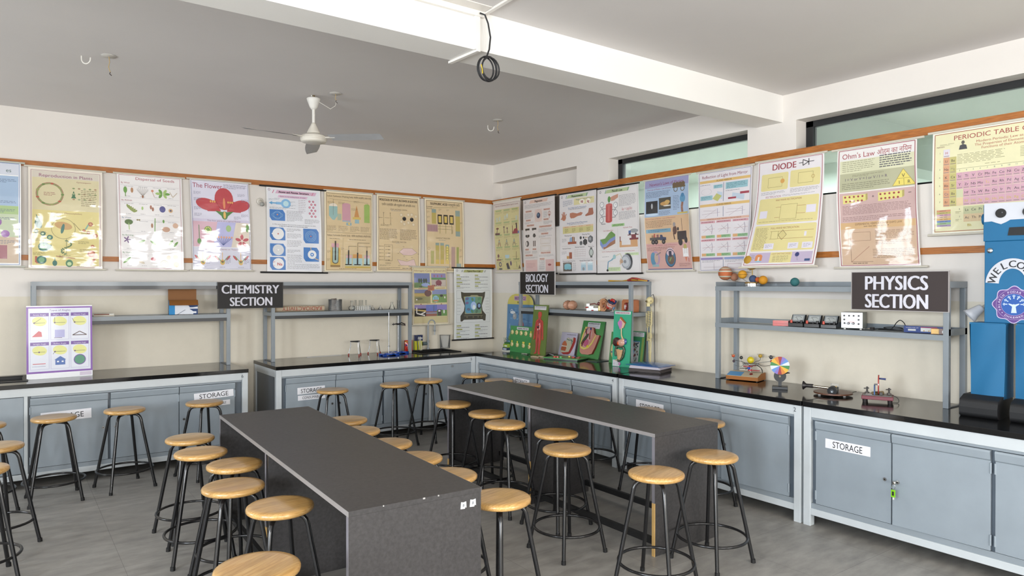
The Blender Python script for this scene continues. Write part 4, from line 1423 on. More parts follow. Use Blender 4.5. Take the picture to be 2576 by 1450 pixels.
p = Print(0.570, 0.895, GB)
p.R(0.03, 0.015, 0.97, 0.985, '#bcbfbd').PY([(0.27, 0.022), (0.78, 0.022), (0.75, 0.058), (0.24, 0.058)], '#8f9246').T('Typical Plant Cell', 0.51, 0.040, 0.036, '#242418', 0.35, bold=0.025).RING(0.08, 0.035, 0.022, 0.007, '#4a4450')
for x in (0.20, 0.225, 0.80, 0.825):
    p.LN([(x+0.012, 0.024), (x-0.012, 0.056)], 0.008, '#3a4a2a')
for i, (y0, ks) in enumerate(((0.09, 4), (0.80, 4))):
    for k in range(ks):
        for x in (0.06, 0.54):
            y = y0+k*0.051
            p.R(x, y, x+0.09+0.03*((k+i) % 3), y+0.017, '#8d9048').TX(x, y+0.021, x+0.36, y+0.046, 2 if k % 2 else 1, '#77797c', 0.35)
p.FRAME(0.06, 0.315, 0.94, 0.765, 0.004, '#8a8d8a')
CB, CL = '#3f3a2c', '#8d8c66'
p.PY([(0.17, 0.33), (0.25, 0.345), (0.74, 0.345), (0.81, 0.33), (0.80, 0.40), (0.72, 0.53), (0.74, 0.60), (0.83, 0.66), (0.82, 0.745), (0.77, 0.745), (0.74, 0.725), (0.25, 0.725), (0.20, 0.75), (0.16, 0.745), (0.16, 0.67), (0.25, 0.60), (0.27, 0.53), (0.18, 0.41)], CB)
p.PY([(0.24, 0.40), (0.40, 0.395), (0.44, 0.38), (0.60, 0.38), (0.64, 0.395), (0.74, 0.40), (0.70, 0.53), (0.72, 0.645), (0.27, 0.645), (0.29, 0.53)], CL)
p.PY([(0.29, 0.405), (0.70, 0.405), (0.715, 0.43), (0.70, 0.61), (0.68, 0.635), (0.31, 0.635), (0.285, 0.61), (0.275, 0.43)], '#4a86a4')
p.PY([(0.55, 0.405), (0.70, 0.405), (0.715, 0.43), (0.70, 0.61), (0.68, 0.635), (0.50, 0.635)], '#5a8468')
p.E(0.50, 0.53, 0.075, '#8fa8d8', 0.09).E(0.51, 0.55, 0.04, '#c4d4ee', 0.05).E(0.64, 0.535, 0.06, '#2f2c34', 0.075).E(0.645, 0.53, 0.035, '#6a8ab0', 0.045)
for x, y, c in ((0.33, 0.43, '#5a5a80'), (0.33, 0.49, '#6a5a80'), (0.47, 0.44, '#4a7a56'), (0.65, 0.43, '#4a7a56'), (0.37, 0.58, '#56647a'), (0.58, 0.61, '#4a6a50'), (0.46, 0.61, '#4a7a56')):
    p.E(x, y, 0.045, c, 0.03, rot=x*9)
for x in (0.33, 0.49, 0.62, 0.70):
    p.E(x, 0.69, 0.02, '#5c573e')
p.LN([(0.25, 0.67), (0.74, 0.67)], 0.006, CL)
for k in range(6):
    p.TX(0.07, 0.42+k*0.045, 0.17, 0.43+k*0.045, 1, '#6c6e70').TX(0.82, 0.42+k*0.042, 0.92, 0.43+k*0.042, 1, '#6c6e70')
chart('white plant cell chart on black rods, hung low beside the room corner', p, (-0.630, -0.034, 1.835), 0, hang(b0=0, b1=0.004, belly=0.008, cup=0.004), '#161617', 0.028, 0.0095, base='#c9cbc9')

# ---- right wall charts, from the corner towards the viewer (sheet x runs towards the viewer)


def rchart(label, p, y0, z, **k):
    sh = k.pop('shape')
    return chart(label, p, (0, y0, z), RW, sh, **k)


p = Print(0.590, 0.908, GR)
p.R(0.03, 0.02, 0.97, 0.985, '#c9bfb4').R(0.05, 0.115, 0.95, 0.97, '#c2b676').T('Separation of Substances (Solid in Liquid or Liquids)', 0.5, 0.065, 0.034, '#8a4450', 0.84)
for j in range(5):
    for i in range(3):
        x, y = 0.08+i*0.30, 0.125+j*0.172
        p.PY([(x, y), (x+0.24, y), (x+0.22, y+0.022), (x+0.02, y+0.022)], '#9aa468').TX(x, y+0.028, x+0.26, y+0.06, 3, '#8a8050', 0.25)
        p.TX(x, y+0.14, x+0.2, y+0.155, 1, '#8a8050')
DK = '#6a4a48'
for x, y in ((0.15, 0.26), (0.24, 0.25), (0.44, 0.24), (0.52, 0.22), (0.86, 0.26)):
    p.R(x-0.03, y-0.03, x+0.03, y+0.03, '#b2b8a0')
p.E(0.52, 0.21, 0.035, '#bcc4b0')
p.E(0.16, 0.385, 0.05, '#74402f', 0.02).LN([(0.16, 0.39), (0.13, 0.46)], 0.02, DK).R(0.08, 0.45, 0.24, 0.475, '#5a3034')
p.LN([(0.40, 0.36), (0.40, 0.46)], 0.02, DK).LN([(0.52, 0.38), (0.52, 0.46)], 0.02, DK).E(0.40, 0.37, 0.03, DK, 0.015).E(0.52, 0.39, 0.03, DK, 0.015)
p.R(0.70, 0.36, 0.72, 0.47, '#7a3a34').R(0.84, 0.35, 0.88, 0.41, '#3a2a3a').PY([(0.70, 0.475), (0.92, 0.475), (0.88, 0.40), (0.78, 0.41)], '#8f2f38').R(0.90, 0.44, 0.95, 0.475, '#5f74a0').E(0.855, 0.345, 0.025, '#4a3430')
for i in range(3):
    x = 0.2+i*0.28
    p.LN([(x-0.05, 0.64), (x, 0.54), (x+0.05, 0.64)], 0.014, ['#8a4438', '#7a7468', '#7a7468'][i]).LN([(x-0.03, 0.60), (x+0.03, 0.60)], 0.01, DK).E(x, 0.57, 0.025, '#8f9a88')
p.E(0.15, 0.77, 0.035, DK).LN([(0.15, 0.74), (0.15, 0.82)], 0.012, '#8a4444').R(0.08, 0.82, 0.24, 0.835, '#8a4444').R(0.40, 0.76, 0.56, 0.79, '#a3c0c8').E(0.48, 0.79, 0.08, '#a3c0c8', 0.03).LN([(0.82, 0.72), (0.80, 0.82)], 0.012, DK).R(0.74, 0.82, 0.90, 0.832, '#8f8858')
p.RING(0.2, 0.89, 0.05, 0.02, '#4a4668').E(0.2, 0.955, 0.07, '#5a564c', 0.02).PY([(0.42, 0.88), (0.50, 0.87), (0.56, 0.955), (0.46, 0.96)], '#4a484c').E(0.60, 0.88, 0.03, '#5f4f6a', 0.05).LN([(0.80, 0.86), (0.82, 0.94)], 0.014, '#6f7f4a').PY([(0.9, 0.90), (0.94, 0.955), (0.86, 0.955)], '#6a5a4c')
p.FRAME(0.03, 0.04, 0.97, 0.98, 0.005, '#8a5a6a')
rchart('yellow separation of substances chart in the room corner', p, -0.045, 2.695, shape=hang(belly=0.012, cup=0.012, sl=0.06, sr=0.045, wr=0.002), base='#cdc6bd', over=0.012)

PB, PT = '#c89a86', '#8a6a60'


def gheader(p, t, w, col):
    p.PY([(0.24, 0.022), (0.80, 0.022), (0.76, 0.062), (0.20, 0.062)], col).T(t, 0.50, 0.042, 0.040, '#1e1c1a', w, bold=0.03).RING(0.07, 0.04, 0.022, 0.007, '#4a4450')


p = Print(0.602, 0.900, GR)
p.R(0.02, 0.012, 0.98, 0.99, '#cdc5c2')
gheader(p, 'Magnetism', 0.24, '#cfa896')
p.TX(0.05, 0.075, 0.95, 0.13, 5)
for x0, y, x1, t_ in ((0.08, 0.155, 0.28, 'Properties of Magnet'), (0.66, 0.155, 0.86, 'Magnetic Compass'), (0.09, 0.275, 0.25, 'Artificial'), (0.66, 0.285, 0.82, 'Magnetic Effect'), (0.12, 0.345, 0.36, 'Shapes of Magnets'), (0.52, 0.375, 0.90, 'Temporary and Permanent'), (0.58, 0.47, 0.80, 'Uses of Magnets'), (0.06, 0.665, 0.18, 'Bar'), (0.30, 0.665, 0.42, 'Ring'), (0.06, 0.745, 0.30, 'Making a Magnet'), (0.56, 0.72, 0.86, 'Magnetic Earth'), (0.52, 0.80, 0.67, 'Poles')):
    p.R(x0, y, x1, y+0.024, '#c59888').T(t_, (x0+x1)/2, y+0.012, 0.020, '#6a3a30', (x1-x0)*0.86)
p.R(0.38, 0.15, 0.62, 0.32, '#d0bab2').RING(0.5, 0.235, 0.11, 0.004, '#b58a80', ry=0.12).RING(0.5, 0.235, 0.08, 0.004, '#b58a80', ry=0.09).E(0.5, 0.235, 0.058, '#2c3a5c', 0.058).E(0.49, 0.225, 0.03, '#4f6f8a', 0.03)
p.RING(0.84, 0.225, 0.045, 0.01, '#a86a58').E(0.84, 0.245, 0.02, '#8f4a40').LN([(0.84, 0.19), (0.84, 0.29)], 0.012, '#a86a58')
for x0, y0, x1, y1, n in ((0.05, 0.19, 0.34, 0.265, 7), (0.66, 0.19, 0.78, 0.275, 7), (0.05, 0.31, 0.34, 0.335, 2), (0.66, 0.32, 0.94, 0.36, 4), (0.50, 0.41, 0.94, 0.46, 4), (0.50, 0.505, 0.94, 0.53, 2), (0.05, 0.70, 0.24, 0.735, 4), (0.28, 0.70, 0.46, 0.735, 4), (0.05, 0.78, 0.46, 0.80, 2), (0.50, 0.755, 0.95, 0.785, 3), (0.50, 0.83, 0.68, 0.955, 10)):
    p.TX(x0, y0, x1, y1, n)
for x in (0.14, 0.36):
    p.R(x-0.07, 0.395, x+0.07, 0.42, '#3a3434').R(x-0.05, 0.42, x-0.03, 0.43, '#3a3434').E(x, 0.50, 0.05, '#6a605c', 0.03).R(x-0.08, 0.385, x+0.08, 0.39, '#d6c4bc')
p.E(0.10, 0.495, 0.025, '#2d2a2a').E(0.18, 0.495, 0.025, '#2d2a2a').E(0.36, 0.495, 0.04, '#2f2b2b').E(0.13, 0.60, 0.055, '#4a4648', 0.06).E(0.11, 0.60, 0.02, '#cfc6c2', 0.04).R(0.32, 0.565, 0.345, 0.64, '#4a3434').R(0.37, 0.565, 0.395, 0.64, '#4a3434')
for y0, y1 in ((0.545, 0.615), (0.64, 0.71)):
    p.FRAME(0.56, y0, 0.86, y1, 0.006, '#b5a088').FRAME(0.60, y0+0.01, 0.82, y1-0.01, 0.004, '#c4b49c')
p.R(0.06, 0.82, 0.44, 0.985, '#cfaaa6').R(0.70, 0.82, 0.95, 0.985, '#c9a09c').E(0.82, 0.89, 0.05, '#8f4448', 0.02).TX(0.1, 0.86, 0.4, 0.93, 4, '#b58a88').FRAME(0.02, 0.012, 0.98, 0.99, 0.003, '#b3aaa8')
rchart('white magnetism chart on black rods, partly behind the biology sign', p, -0.690, 2.664, shape=hang(belly=0.006, sl=0.02, sr=0.023, wr=0.0008), rodc='#161617', over=0.025, base='#d4cecc')

p = Print(0.609, 0.902, GR)
p.R(0.02, 0.012, 0.98, 0.99, '#cfcacb')
gheader(p, 'Measurements', 0.31, '#a8ba82')
for x in (0.20, 0.76):
    p.LN([(x+0.01, 0.022), (x-0.015, 0.062)], 0.012, '#2f7a80')
p.R(0.41, 0.075, 0.95, 0.155, '#cfc487').T('Weight of a Sack of Wheat is', 0.68, 0.090, 0.030, '#3a5a86', 0.44).E(0.63, 0.125, 0.075, '#e2dcc8', 0.05).E(0.80, 0.125, 0.06, '#e2dcc8', 0.05).T('98', 0.63, 0.125, 0.050, '#a0304a', bold=0.03).T('kg', 0.80, 0.125, 0.050, '#a0304a', bold=0.03)
p.TX(0.10, 0.085, 0.38, 0.16, 6, '#5a6a86').T('Parts of Body Used For Measurements', 0.50, 0.185, 0.030, '#3f6a9a', 0.50).TX(0.26, 0.198, 0.78, 0.212, 1, '#3a4a5a')
SKN, SKD = '#b06a4c', '#a05a40'
p.E(0.13, 0.30, 0.062, SKN, 0.05)
for k, (dx, dy) in enumerate(((-0.075, 0.015), (-0.05, -0.055), (-0.015, -0.075), (0.022, -0.072), (0.065, -0.045))):
    p.LN([(0.13+dx*0.5, 0.30+dy*0.3), (0.13+dx*1.15, 0.30+dy)], 0.022, SKN)
p.R(0.10, 0.31, 0.17, 0.335, SKN)
p.PY([(0.30, 0.25), (0.38, 0.245), (0.50, 0.262), (0.60, 0.25), (0.66, 0.262), (0.62, 0.29), (0.52, 0.295), (0.42, 0.315), (0.33, 0.315), (0.30, 0.29)], SKN)
p.PY([(0.82, 0.215), (0.92, 0.215), (0.94, 0.28), (0.92, 0.298), (0.74, 0.308), (0.72, 0.295), (0.80, 0.265)], SKD)
p.T('Standard System of Units of Measurements', 0.5, 0.372, 0.032, '#3a5a8a', 0.56).TX(0.28, 0.388, 0.72, 0.40, 1, '#3a4a5a')
p.R(0.10, 0.41, 0.93, 0.50, '#c4ba74').R(0.10, 0.41, 0.93, 0.43, '#d0b48a')
for k in range(4):
    p.TX(0.15+0.2*k, 0.415, 0.27+0.2*k, 0.428, 1, '#a8503a').TX(0.16+0.2*k, 0.44, 0.26+0.2*k, 0.495, 4, '#6a6a3a')
for k in range(4):
    p.LN([(0.10, 0.435+0.018*k), (0.93, 0.435+0.018*k)], 0.002, '#a89f60')
p.T('Measuring Length', 0.25, 0.525, 0.026, '#26262a', 0.2).T('Measuring Mass', 0.74, 0.525, 0.026, '#26262a', 0.2).LN([(0.5, 0.515), (0.5, 0.655)], 0.003, '#9a9698').LN([(0.06, 0.655), (0.94, 0.655)], 0.003, '#9a9698').LN([(0.06, 0.82), (0.94, 0.82)], 0.003, '#9a9698')
p.R(0.24, 0.605, 0.48, 0.635, '#9a4a2c').PY([(0.28, 0.605), (0.30, 0.55), (0.36, 0.55), (0.36, 0.605)], '#7f9fc0').R(0.36, 0.545, 0.385, 0.605, '#8a5a3a').R(0.39, 0.545, 0.41, 0.605, '#a8743c').R(0.415, 0.55, 0.435, 0.605, '#6a4a34').TX(0.07, 0.56, 0.2, 0.61, 5)
HX = '#35383e'
for x, y, r in ((0.60, 0.565, 0.032), (0.68, 0.565, 0.022), (0.61, 0.63, 0.042), (0.72, 0.62, 0.062), (0.86, 0.59, 0.072)):
    p.E(x, y, r, HX if r < 0.07 else '#5a5d64', n=6, rot=0.5)
p.E(0.74, 0.565, 0.014, '#8a6a3a').E(0.78, 0.565, 0.008, '#8a6a3a').E(0.85, 0.585, 0.03, '#8f9298')
p.T('Measuring Small Thickness', 0.2, 0.685, 0.024, '#26262a', 0.24).T('Measuring Temperature', 0.57, 0.675, 0.024, '#26262a', 0.26).T('Measuring Time', 0.87, 0.675, 0.024, '#26262a', 0.14)
p.R(0.27, 0.735, 0.35, 0.815, '#9a4a2c').R(0.20, 0.78, 0.27, 0.815, '#b8863a').TX(0.06, 0.72, 0.2, 0.76, 4)
for k in range(5):
    p.LN([(0.44+0.07*k, 0.70), (0.44+0.07*k, 0.80)], 0.002, '#a8a4a4')
for k in range(4):
    p.TX(0.42, 0.705+k*0.025, 0.76, 0.715+k*0.025, 1, '#a88a86')
p.R(0.845, 0.69, 0.90, 0.81, '#4a4e4c').E(0.872, 0.75, 0.06, '#6a6f6c', 0.07).E(0.872, 0.75, 0.042, '#aab4ae', 0.052)
p.T('Measuring Irregular Surface Area', 0.26, 0.842, 0.024, '#26262a', 0.36).T('Measuring Volume of Irregular Object', 0.74, 0.842, 0.024, '#26262a', 0.36)
p.R(0.09, 0.86, 0.34, 0.97, '#5a5148').E(0.22, 0.905, 0.10, '#66b0c0', 0.045).E(0.18, 0.93, 0.06, '#66b0c0', 0.03).E(0.27, 0.93, 0.06, '#66b0c0', 0.03)
for k in range(7):
    p.LN([(0.09+0.036*k, 0.86), (0.09+0.036*k, 0.97)], 0.002, '#7a7064')
p.TX(0.37, 0.865, 0.46, 0.97, 9)
for x in (0.66, 0.84):
    p.R(x-0.065, 0.87, x+0.065, 0.965, '#b4cad4').E(x, 0.87, 0.065, '#d2dee2', 0.015).R(x-0.065, 0.90, x+0.065, 0.965, '#9cbccc')
p.E(0.66, 0.945, 0.03, '#8a8f94').FRAME(0.02, 0.012, 0.98, 0.99, 0.003, '#aaa6a8')
rchart('white measurements chart with a hand, arm and foot row', p, -1.379, 2.656, shape=hang(belly=0.008, sl=0.016, sr=0.008, wr=0.0008), rodc='#161617', over=0.012, base='#d6d2d3')

p = Print(0.590, 0.898, GR)
p.R(0.02, 0.012, 0.98, 0.99, '#d3cecd')
gheader(p, "Pascal's Law", 0.25, '#a8ba82')
for x in (0.21, 0.76):
    p.LN([(x+0.01, 0.022), (x-0.015, 0.062)], 0.012, '#3a8a70')
RC = '#b83c3a'
p.R(0.22, 0.20, 0.38, 0.39, RC).E(0.30, 0.20, 0.08, '#c4504a', 0.025).E(0.30, 0.39, 0.08, RC, 0.03).R(0.27, 0.2, 0.32, 0.39, '#c85a54').E(0.30, 0.135, 0.036, '#4a8a34', 0.055).LN([(0.30, 0.16), (0.30, 0.19)], 0.012, '#3a6a34')
p.PY([(0.33, 0.115), (0.40, 0.10), (0.52, 0.085), (0.52, 0.125), (0.42, 0.155), (0.35, 0.16)], '#c0866c')
for x, ys in ((0.12, (0.19, 0.28, 0.37)), (0.46, (0.21, 0.30))):
    for y in ys:
        p.E(x, y, 0.055, '#8f9096').E(x, y, 0.043, '#dcdcdc').LN([(x, y), (x+0.02, y-0.015)], 0.006, '#3a3a3e').LN([(x, y+0.035), (x, y+0.05), (0.22 if x < 0.3 else 0.38, y+0.05)], 0.012, '#7f8288')
p.TX(0.54, 0.10, 0.95, 0.235, 9).T('Δp = ρg(Δh)', 0.73, 0.265, 0.045, '#b8424a', 0.24).TX(0.54, 0.295, 0.95, 0.39, 7)
p.R(0.37, 0.43, 0.67, 0.46, '#8fc072').T('APPLICATIONS', 0.52, 0.445, 0.034, '#2a4424', 0.24)
p.T('Used in Building Dams', 0.28, 0.50, 0.026, '#b04a4a', 0.24).T('Hydraulic Press', 0.74, 0.48, 0.026, '#b04a4a', 0.2).LN([(0.51, 0.48), (0.51, 0.72)], 0.003, '#a8a2a2').LN([(0.05, 0.725), (0.95, 0.725)], 0.003, '#a8a2a2')
p.PY([(0.08, 0.60), (0.20, 0.59), (0.30, 0.53), (0.36, 0.51), (0.45, 0.55), (0.45, 0.57), (0.32, 0.60), (0.22, 0.65), (0.15, 0.66)], '#5f8f3e').PY([(0.15, 0.66), (0.22, 0.65), (0.32, 0.60), (0.45, 0.57), (0.45, 0.61), (0.33, 0.64), (0.22, 0.69), (0.15, 0.69)], '#7386c0').PY([(0.08, 0.60), (0.15, 0.66), (0.15, 0.72), (0.08, 0.66)], '#6a88c4').PY([(0.15, 0.69), (0.22, 0.69), (0.33, 0.64), (0.45, 0.61), (0.45, 0.655), (0.30, 0.69), (0.17, 0.72)], '#9a6444')
p.R(0.55, 0.63, 0.60, 0.70, '#c8935a').R(0.55, 0.68, 0.95, 0.705, '#c8935a').R(0.80, 0.62, 0.95, 0.70, '#c8935a').R(0.78, 0.605, 0.97, 0.625, '#7a2f34').R(0.82, 0.565, 0.92, 0.605, '#7a2f34').R(0.74, 0.565, 0.98, 0.575, '#7a2f34').E(0.88, 0.525, 0.09, '#8f9296', 0.035).R(0.76, 0.52, 0.81, 0.56, '#3f5a94').E(0.79, 0.56, 0.018, '#26262a').E(0.92, 0.56, 0.018, '#26262a').R(0.555, 0.58, 0.575, 0.64, '#7a2f34')
p.T('Used for Amplifying the Force of the Driver’s Foot on the Braking System', 0.5, 0.745, 0.022, '#b04a4a', 0.76).R(0.66, 0.77, 0.96, 0.80, '#b9cf94').R(0.26, 0.93, 0.55, 0.975, '#b9cf94').TX(0.28, 0.935, 0.54, 0.97, 3).TX(0.68, 0.775, 0.94, 0.795, 2)
p.E(0.72, 0.87, 0.105, '#2a2a2c', 0.145).E(0.68, 0.87, 0.105, '#8f949c', 0.125).E(0.67, 0.87, 0.08, '#b4b8be', 0.09).E(0.66, 0.87, 0.03, '#7a7e86').E(0.58, 0.865, 0.04, '#b08a6a', 0.035).LN([(0.57, 0.83), (0.55, 0.90)], 0.02, '#c09a70').LN([(0.35, 0.845), (0.45, 0.80)], 0.03, '#6fa0b4').E(0.42, 0.81, 0.035, '#86b4b8', 0.04).LN([(0.27, 0.865), (0.25, 0.96)], 0.02, '#4f86a8').E(0.25, 0.965, 0.025, '#26282c', 0.02).LN([(0.27, 0.865), (0.36, 0.845)], 0.016, '#5a94b0').LN([(0.45, 0.80), (0.56, 0.775), (0.60, 0.83)], 0.008, '#b8b46a').TX(0.13, 0.80, 0.3, 0.815, 1)
p.FRAME(0.02, 0.012, 0.98, 0.99, 0.003, '#aaa6a8')
rchart("white Pascal's law chart with a red cylinder", p, -2.012, 2.648, shape=hang(belly=0.010, sl=-0.004, sr=0.045, wr=0.001), rodc='#161617', over=0.015, base='#d8d4d3')

p = Print(0.552, 0.890, GR)
p.R(0.01, 0.005, 0.99, 0.09, '#8f8fb8').R(0.01, 0.09, 0.99, 0.41, '#96aecb').R(0.01, 0.41, 0.99, 0.70, '#c9a378').R(0.01, 0.70, 0.99, 0.985, '#c4948a')
p.T("Newton's Laws of Motion", 0.5, 0.052, 0.056, '#86345a', 0.76, bold=0.012).T('First Law of Motion : Law of Inertia', 0.34, 0.108, 0.030, '#9a4a6a', 0.54)
p.TX(0.04, 0.13, 0.60, 0.20, 5, '#4a4f66').R(0.04, 0.235, 0.30, 0.37, '#2c2c2f').E(0.17, 0.29, 0.02, '#a8aaae', 0.05).E(0.17, 0.385, 0.14, '#b4cade', 0.02).R(0.33, 0.21, 0.60, 0.335, '#4a463c').E(0.46, 0.275, 0.10, '#bb8a3a', 0.035).E(0.52, 0.26, 0.06, '#c49a48', 0.035).E(0.52, 0.30, 0.09, '#cfc8bc', 0.012).TX(0.33, 0.35, 0.60, 0.40, 4, '#4a4f66').TX(0.65, 0.2, 0.79, 0.36, 10, '#5a6a84')
p.R(0.64, 0.10, 0.92, 0.12, '#6a5a3c')
for k in range(4):
    p.E(0.68+0.065*k, 0.085, 0.04, '#6a543c')
for x in (0.71, 0.86):
    p.RING(x, 0.135, 0.045, 0.012, '#6a5a3c')
p.E(0.86, 0.24, 0.06, '#4f8fb4', 0.07).E(0.86, 0.205, 0.035, '#3a7aa4').LN([(0.86, 0.28), (0.84, 0.33), (0.85, 0.385)], 0.045, '#8f5f48').R(0.74, 0.385, 0.97, 0.402, '#c0a83c')
p.T('Second Law of Motion : Law of Momentum', 0.36, 0.432, 0.026, '#a85a5a', 0.66).TX(0.03, 0.45, 0.62, 0.53, 5, '#7a5f48').R(0.03, 0.545, 0.58, 0.585, '#6a9ab0').TX(0.07, 0.55, 0.54, 0.58, 2, '#3a5a70')
p.R(0.10, 0.635, 0.33, 0.665, '#4f4a48').R(0.33, 0.615, 0.38, 0.665, '#4a4c5a').PY([(0.33, 0.61), (0.38, 0.61), (0.40, 0.635), (0.47, 0.64), (0.47, 0.67), (0.33, 0.67)], '#39405e').R(0.14, 0.61, 0.2, 0.635, '#96764a').R(0.19, 0.595, 0.22, 0.635, '#b0463a').R(0.25, 0.605, 0.30, 0.635, '#8a5a5a')
for x in (0.17, 0.24, 0.41):
    p.E(x, 0.685, 0.042, '#2e2b2b').E(x, 0.685, 0.018, '#6a6460')
p.E(0.67, 0.57, 0.045, '#5c3f34', 0.075).E(0.66, 0.51, 0.03, '#8f8684', 0.04).LN([(0.64, 0.60), (0.66, 0.67)], 0.02, '#4a342c').R(0.72, 0.585, 0.92, 0.675, '#38302e').E(0.78, 0.70, 0.045, '#2f2a2a', 0.06).E(0.90, 0.68, 0.035, '#2f2a2a', 0.055).LN([(0.82, 0.45), (0.83, 0.58)], 0.008, '#4a4040').E(0.74, 0.56, 0.02, '#2f2c30', 0.03)
p.T('Third Law of Motion : Law of Reaction', 0.36, 0.722, 0.026, '#a8506a', 0.68).TX(0.03, 0.74, 0.66, 0.785, 3, '#7a5048')
p.E(0.20, 0.865, 0.10, '#a786a4', 0.13).E(0.15, 0.87, 0.06, '#4a86a4', 0.12).E(0.22, 0.86, 0.045, '#b89a8a', 0.09).LN([(0.22, 0.83), (0.33, 0.80)], 0.02, '#8a7a78').R(0.12, 0.93, 0.27, 0.955, '#86a4a8')
p.E(0.54, 0.865, 0.115, '#3a6f90', 0.155).E(0.54, 0.80, 0.085, '#c4aab4', 0.075).E(0.55, 0.88, 0.075, '#6a5444', 0.085).R(0.51, 0.79, 0.57, 0.85, '#35344a').RING(0.54, 0.865, 0.115, 0.008, '#35344a', ry=0.155).LN([(0.52, 0.90), (0.56, 0.86)], 0.02, '#6f9a50')
p.E(0.87, 0.755, 0.035, '#a89a44', 0.055).R(0.845, 0.77, 0.90, 0.845, '#d2d0d0').R(0.815, 0.765, 0.84, 0.85, '#dcdada').R(0.905, 0.765, 0.93, 0.85, '#dcdada').PY([(0.81, 0.855), (0.94, 0.855), (0.90, 0.82), (0.85, 0.82)], '#dcdada').PY([(0.85, 0.86), (0.90, 0.86), (0.875, 0.91)], '#c46a44').LN([(0.93, 0.87), (0.93, 0.91)], 0.014, '#b0504a').TX(0.72, 0.92, 0.96, 0.96, 4, '#7a5048').R(0.01, 0.978, 0.99, 0.987, '#4a4a7a')
rchart("blue, orange and pink chart titled Newton's laws of motion", p, -2.690, 2.656, shape=hang(belly=0.016, cup=0.018, sl=0.05, sr=0.055, wr=0.0015, b1=0.012), base='#cfc9c0', over=0.02)

p = Print(0.572, 0.900, GR)
p.R(0.02, 0.012, 0.98, 0.985, '#d2ccd0').T('Reflection of Light from Mirror', 0.50, 0.052, 0.048, '#8f3446', 0.84, bold=0.008)
OR_ = '#d3aa54'
for y, t_ in ((0.088, 'PLANE MIRROR'), (0.325, 'CURVED MIRROR')):
    p.R(0.03, y, 0.97, y+0.026, OR_).T(t_, 0.5, y+0.013, 0.024, '#6a4a20', 0.28)
p.LN([(0.49, 0.125), (0.49, 0.31)], 0.008, '#4a6488').R(0.30, 0.14, 0.47, 0.175, '#86b4be').R(0.53, 0.13, 0.93, 0.195, '#86b4be').R(0.04, 0.24, 0.28, 0.285, '#86b4be').TX(0.55, 0.135, 0.91, 0.19, 4, '#4a7a88').TX(0.06, 0.245, 0.26, 0.28, 3, '#4a7a88').TX(0.32, 0.145, 0.45, 0.17, 2, '#4a7a88').TX(0.04, 0.125, 0.24, 0.14, 1).TX(0.53, 0.205, 0.8, 0.22, 1)
p.PY([(0.37, 0.205), (0.47, 0.22), (0.47, 0.29), (0.38, 0.27)], '#b4c2d2').PY([(0.36, 0.225), (0.46, 0.255), (0.38, 0.305), (0.28, 0.275)], '#b3b55c').PY([(0.66, 0.235), (0.88, 0.265), (0.87, 0.315), (0.65, 0.285)], '#b0bfcf').R(0.80, 0.235, 0.96, 0.257, '#a03446').R(0.58, 0.278, 0.73, 0.296, '#a03446').RING(0.16, 0.20, 0.10, 0.004, '#a8a4a8', ry=0.05)
for x in (0.05, 0.52):
    p.LN([(x+0.02, 0.425), (x+0.38, 0.415)], 0.003, '#8a6a78').LN([(x+0.33, 0.375), (x+0.33, 0.455)], 0.006, '#6a628a').LN([(x+0.08, 0.455), (x+0.32, 0.38)], 0.003, '#9a7a88').LN([(x+0.05, 0.39), (x+0.33, 0.40)], 0.003, '#9a7a88')
p.LN([(0.49, 0.36), (0.49, 0.46)], 0.008, '#4a6488').R(0.03, 0.468, 0.97, 0.49, '#d0a28c').T('FORMATION OF IMAGE THROUGH A CONCAVE MIRROR', 0.5, 0.479, 0.020, '#8a3a30', 0.66)
for j in range(2):
    for i in range(3):
        x, y = 0.04+0.315*i, 0.495+0.18*j
        p.R(x, y, x+0.29, y+0.022, '#c8909a').TX(x+0.02, y+0.004, x+0.27, y+0.018, 1, '#7a3a44')
        p.LN([(x+0.03, y+0.085), (x+0.28, y+0.08)], 0.003, '#a85a5a').LN([(x+0.22, y+0.035), (x+0.235, y+0.08), (x+0.22, y+0.13)], 0.006, '#6a5a78').LN([(x+0.05, y+0.11), (x+0.22, y+0.05)], 0.003, '#8a7a88').LN([(x+0.1, y+0.05), (x+0.22, y+0.11)], 0.003, '#8a7a88')
        p.R(x+0.01, y+0.142, x+0.10, y+0.17, '#cf9a5c').R(x+0.10, y+0.142, x+0.285, y+0.17, '#83b07c').TX(x+0.11, y+0.146, x+0.27, y+0.166, 2, '#3a6a44')
p.R(0.03, 0.86, 0.48, 0.882, '#8a7ab0').R(0.51, 0.86, 0.97, 0.882, '#7f93c4').LN([(0.49, 0.86), (0.49, 0.98)], 0.008, '#4a6488').TX(0.05, 0.885, 0.46, 0.91, 2).TX(0.53, 0.885, 0.95, 0.91, 2).LN([(0.08, 0.955), (0.44, 0.955)], 0.003, '#8a6a78').LN([(0.30, 0.915), (0.30, 0.98)], 0.005, '#8a6a78').FRAME(0.58, 0.925, 0.84, 0.97, 0.004, '#a06a78')
p.FRAME(0.02, 0.012, 0.98, 0.985, 0.005, '#5a628a')
rchart('white chart titled reflection of light from mirror, behind hanging planets', p, -3.349, 2.650, shape=hang(belly=0.008, sl=0.022, sr=-0.03, wr=0.001), base='#d5d0d2', over=0.02)

